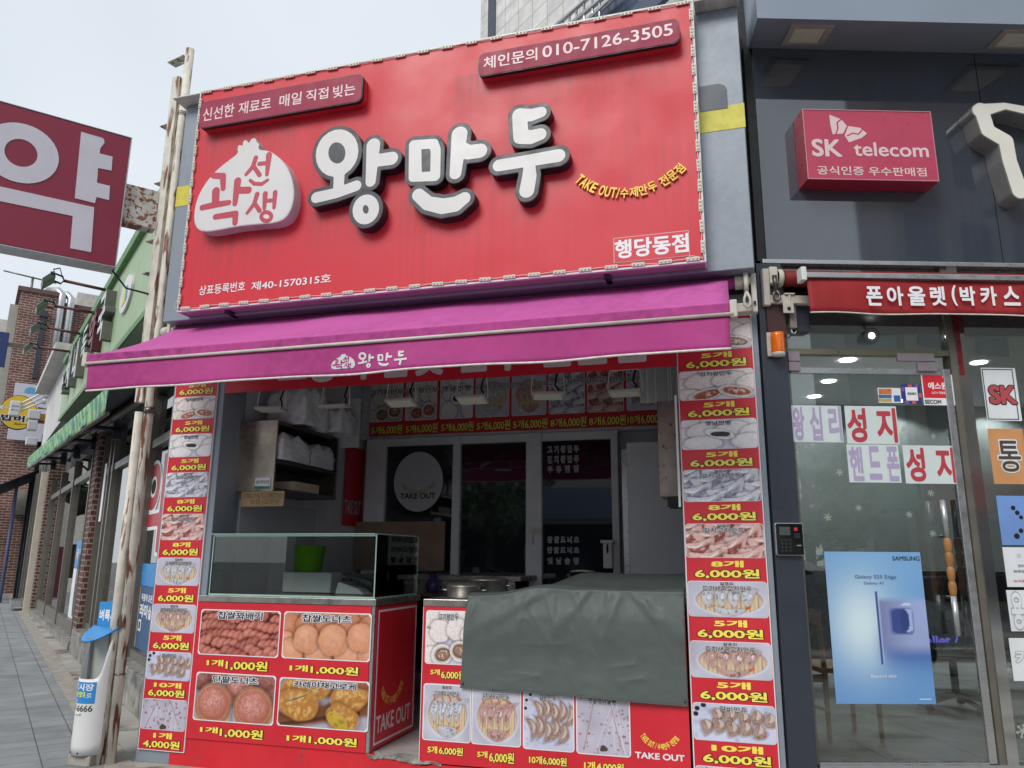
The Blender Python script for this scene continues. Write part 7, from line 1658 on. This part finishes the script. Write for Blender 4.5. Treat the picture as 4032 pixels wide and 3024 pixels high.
c_ = BR.uv(*z2(252, 1335), w=.3); sc_ = BR.uv(*z2(305, 1335), w=.3)[0] - c_[0]
MB().prism([(c_[0] + sc_ * cos(pi * i / 14), c_[1] + sc_ * .9 * sin(pi * i / 14)) for i in range(15)] + [(c_[0] - sc_, c_[1] - .25 * sc_), (c_[0] + sc_, c_[1] - .25 * sc_)], .302, .31).build('cap_print', mat('cap_blue', '#5f9fc4', .6, var=.1), o)
# antenna
u, v = BR.uv(*z2(270, 395), w=-2); m = MB().tube([(u, H_, -2), (u, v, -2)], .05, 6).tube([(u - 1.1, v + .05, -2), (u + .9, v - .1, -2)], .035, 6); tag(m.build('antenna', K['steel_dark'], None, BR), 'thin roof antenna above the brick building', 'antenna')
# yellow round shop sign
YS = Fr(PM.P(-12.0, 0, 0), (sin(radians(39)), cos(radians(39)), 0))
c_ = YS.uv(*z2(150, 1500)); rx = YS.uv(*z2(306, 1500))[0] - c_[0]; ry = YS.uv(*z2(150, 1360))[1] - c_[1]
rs = thing('round_sign', 'round yellow projecting sign of a rice burger shop with bold black letters', 'sign', YS, (c_[0], c_[1] - ry, 0))
P = [(c_[0] + rx * cos(2 * pi * i / 48), c_[1] + ry * sin(2 * pi * i / 48)) for i in range(48)]
MB().prism(P, -.16, 0).build('sign_box', K['black'], rs); MB().prism([(c_[0] + (x - c_[0]) * .965, c_[1] + (y - c_[1]) * .965) for x, y in P], .001, .006).build('sign_face', mat('burger_yellow', '#d9b52c', .4, var=.05), rs)
m = MB(); ZY = lambda p, q: YS.box(z2(*p), z2(*q))
put_text(m, '밥버거', ZY((10, 1512), (300, 1592)), .008, 0, .04, out=1, ow=.05); put_text(m, 'Baburger', ZY((120, 1585), (255, 1618)), .008, 0, .01); put_text(m, '봉구스', ZY((0, 1440), (85, 1480)), .008, 1, .03, out=0, ow=.03); m.build('sign_lettering', [K['print_black'], K['print_white']], rs)
MB().tube([(c_[0] + rx, c_[1] + .2, -.08), (c_[0] + rx + 1.0, c_[1] + .2, -.08)], .03, 8).tube([(c_[0] + rx, c_[1] - .2, -.08), (c_[0] + rx + 1.0, c_[1] - .2, -.08)], .03, 8).build('sign_arm', K['steel_dark'], rs)
for k, (p, q) in enumerate((((360, 1335), (150, 1440)), ((375, 1365), (150, 1470)), ((360, 1410), (140, 1500)))):
    a_, b_ = YS.uv(*z2(*p), w=.6), YS.uv(*z2(*q), w=.6); t = thing('arm_lamp', ['upper', 'middle', 'lower'][k] + ' of three white lamps on arms crossing the yellow round sign', 'lamp', YS, (a_[0], a_[1], .6), 'white lamps in front of the round sign')
    MB().tube([(a_[0], a_[1], .6), (b_[0], b_[1], .6)], .03, 8).build('arm', K['plastic_white'], t); MB().box(b_[0] - .2, b_[1] - .12, .5, b_[0] + .06, b_[1] + .1, .7).build('head', K['face_grey'], t, bevel=.03); MB().lathe([(.08, -.05), (.09, .05), (0, .06)], (a_[0], a_[1], .6), 12, 0, 'x').build('base', K['plastic_white'], t)
for k, (p, q) in enumerate((((235, 1475), (325, 1560)), ((230, 1560), (300, 1650)), ((215, 1700), (300, 1770)))):
    b = YS.box(z2(*p), z2(*q), .15); o = MB().box(b[0], b[1], -.1, b[2], b[3], .2).build('wall_unit', K['face_grey'], None, YS, bevel=.03); tag(o, ['upper', 'middle', 'lowest'][k] + ' of the white equipment boxes right of the yellow round sign', 'equipment box', 'white boxes by the round sign')
b = YS.box(z2(318, 1508), z2(378, 1590), -.2); o = MB().box(b[0], b[1], -.4, b[2], b[3], -.25).build('yellow_board', mat('board_yellow', '#c08f24', .5, var=.1), None, YS); tag(o, 'small ochre board between the round sign and the white fascia', 'sign')
# blue vertical sign at the far left
BS = Fr(PM.P(-19, 0, 0), (sin(radians(39)), cos(radians(39)), 0)); b = BS.box(z2(-60, 832), z2(38, 1125))
o = thing('blue_sign', 'tall navy blue projecting sign with yellow letters at the far left', 'sign', BS, (b[2], b[1], 0)); MB().box(b[0], b[1], -.25, b[2], b[3], 0).build('sign_box', mat('sign_navy', '#22356a', .5, var=.05), o)
m = MB(); put_text(m, '면', (b[2] - 1.0, b[1] + .52 * (b[3] - b[1]), b[2] - .25, b[1] + .8 * (b[3] - b[1])), .006, 0, .03); put_text(m, '옥', (b[2] - 1.0, b[1] + .12 * (b[3] - b[1]), b[2] - .25, b[1] + .42 * (b[3] - b[1])), .006, 0, .03); m.build('sign_lettering', mat('sand_letter', '#c4ae7c', .5, var=0), o)
MB().box(b[2] + .002, b[1] + .8, -.2, b[2] + .9, b[1] + .95, -.1).build('sign_arm', K['steel_dark'], o)

# street trees: trunk, limbs and leaf clumps
def tree(name, label, x, y, h_, r_, seed, n=2600):
    rr = np.random.RandomState(seed); t = thing(name, label, 'tree', W, (x, y, 0)); m = MB().tube([(x, y, 0), (x + .1, y, h_ * .3), (x, y + .1, h_ * .55), (x, y, h_ * .9)], [.16, .12, .08, .02], 10)
    cl = []
    for k in range(14):
        a = rr.rand() * 2 * pi; zz = h_ * (.45 + .5 * rr.rand()); d = r_ * (.25 + .6 * rr.rand()); c = (x + d * cos(a), y + d * sin(a), zz); cl.append((c, r_ * (.28 + .25 * rr.rand())))
        m.tube([(x, y, h_ * .4), ((x + c[0]) / 2, (y + c[1]) / 2, (h_ * .4 + zz) / 2 + .2), c], [.05, .03, .01], 6)
    m.build('trunk', K['trunk'], t); f = MB()
    for k in range(n):
        c, R = cl[rr.randint(len(cl))]; d = rr.randn(3); d = d / np.linalg.norm(d) * R * (rr.rand() ** .4); p = Vector((c[0] + d[0], c[1] + d[1], c[2] + d[2] * .8)); u_ = Vector(rr.randn(3)).normalized(); v_ = u_.cross(Vector(rr.randn(3))).normalized(); s = .09 + .1 * rr.rand()
        f.add([p - u_ * s, p + v_ * s * .5, p + u_ * s, p - v_ * s * .5], [(0, 1, 2, 3)])
    f.build('crown', K['leaf'], t)
q = PM.P(-24, 0, 2.0); tree('street_tree', 'small leafy street tree behind the yellow round sign', q.x, q.y, 4.6, 1.3, 3)

# ------------------------------------------------------------------ grey stone building behind the shop
_d = ray(1892, 150); _d.z = 0; _d.normalize(); _o = _d * 16
GB = Fr((_o.x, _o.y, 0), PM.ex)
ug = GB.uv(1892, 150)[0]
gb = thing('stone_building', 'pale grey stone clad building rising behind the red sign', 'building', GB, (ug + 4, 0, 0))
MB().box(ug, 5.6, -8, ug + 16, 26, 0).build('wall', K['granite'], gb)
zg6 = lambda x, y: (1850 + x * .49729, y * .49729)
b = GB.box(zg6(148, 20), zg6(203, 200), .01); MB().box(b[0], b[1] - .5, .001, b[2], b[3] + 2.5, .02).build('slot_window', K['panel_dark'], gb)
GS = lambda p, w=.5: GB.uv(*zg6(*p), w=w)
m = MB()
for a_, b_ in (((700, 190), (905, 10)), ((835, 165), (1040, -5)), ((960, 140), (1110, 0))):
    A, B = GS(a_), GS(b_); dx, dy = B[0] - A[0], B[1] - A[1]; m.tube([(A[0] - dx * .4, A[1] - dy * .4, .5), (B[0] + dx * .6, B[1] + dy * .6, .5)], .045, 8)
for x in (735, 790, 845, 905, 970, 1025): A = GS((x, 150)); B = GS((x, 190 - (x - 700) * .88)); m.tube([(A[0], A[1] - .4, .5), (B[0], B[1], .5)], .025, 6)
m.build('stair_railing', K['alu'], gb)
A, B, C_, D_ = GS((930, 170), .3), GS((1480, 40), .3), GS((1700, -160), .3), GS((1110, -30), .3)
MB().prism([A, B, C_, D_], .2, .3).build('dark_glazing', mat('blue_glazing', '#4a5468', .12, var=.1), gb)

# ------------------------------------------------------------------ the other side of the street (seen only in reflections)
def opp(label, x0, x1, y, h_, col, sc, dpt=8):
    t = thing('opposite_house', label, 'building', W, ((x0 + x1) / 2, y, 0)); MB().box(x0, y - dpt, 0, x1, y, h_).build('wall', mat('opp_' + col[1:], col, .8, var=.12), t)
    MB().box(x0 + .1, y + .001, 3.0, x1 - .1, y + .25, 4.2).build('shop_sign', mat('opps_' + sc[1:], sc, .5, var=.1), t)
    nwin = int((x1 - x0) / 2.4)
    for fl in range(int((h_ - 5) / 3)):
        for k in range(nwin): xx = x0 + (k + .5) * (x1 - x0) / nwin; MB().box(xx - .7, y + .001, 5.2 + 3 * fl, xx + .7, y + .06, 6.8 + 3 * fl).build('window', K['dark_glass'], t)
    MB().box(x0 + .4, y + .001, .3, x1 - .4, y + .05, 2.8).build('shop_window', K['dark_glass'], t)
opp('pale house across the street reflected in the shop glass', -16, -3, -15, 9, '#a8a49c', '#6d7f98')
opp('low grey house across the street reflected low in the dark panel', 14.3, 16.4, -9, 10.2, '#85888c', '#3f6a58', 1.5)
opp('tall beige house across the street reflected in the dark panel', 16.5, 34, -8.8, 19.5, '#8d8378', '#8c3a3a', 1.5)
tree('roadside_tree', 'leafy tree across the street reflected in the phone shop door', 8.6, -4.6, 4.6, 1.9, 9, 2200)
tree('roadside_tree', 'second leafy tree across the street, reflected in the window', -8.5, -11, 6.2, 2.2, 10, 2200)
CF = 5.7       # the car stands parallel to the phone shop, this far in front of it
car = thing('parked_car', 'silver parked car reflected in the shop door glass', 'car', PH, (2.5, 0, CF + .9)); cm = mat('car_silver', '#b4b8bc', .25, metal=.4, var=.03, coat=.5)
prof = [(.2, .35), (.15, .75), (.3, 1.05), (.75, 1.5), (1.6, 1.62), (2.3, 1.58), (3.15, 1.12), (4.0, 1.0), (4.5, .82), (4.6, .5), (4.5, .33)]
pr = smooth_poly(prof, 2); m = MB(); n = len(pr)
m.add([(x, z, CF + .1 * max(0, z - 1)) for x, z in pr] + [(x, z, CF + 1.75 - .1 * max(0, z - 1)) for x, z in pr], [tuple(range(n)), tuple(range(2 * n - 1, n - 1, -1))] + [(i, i + n, (i + 1) % n + n, (i + 1) % n) for i in range(n)])
m.build('body', cm, car)
MB().prism([(.62, 1.08), (.92, 1.45), (1.62, 1.53), (2.22, 1.48), (2.88, 1.12)], CF + .03, CF + .06).build('side_window', K['dark_glass'], car)
for x in (1.0, 3.75): MB().lathe([(0, -.1), (.33, -.1), (.33, .1), (0, .1)], (x, .33, CF + .06), 24, 0, 'z').build('wheel', K['rubber'], car)
MB().box(4.2, .72, CF - .01, 4.5, .84, CF + .1).build('headlight', K['plastic_white'], car)
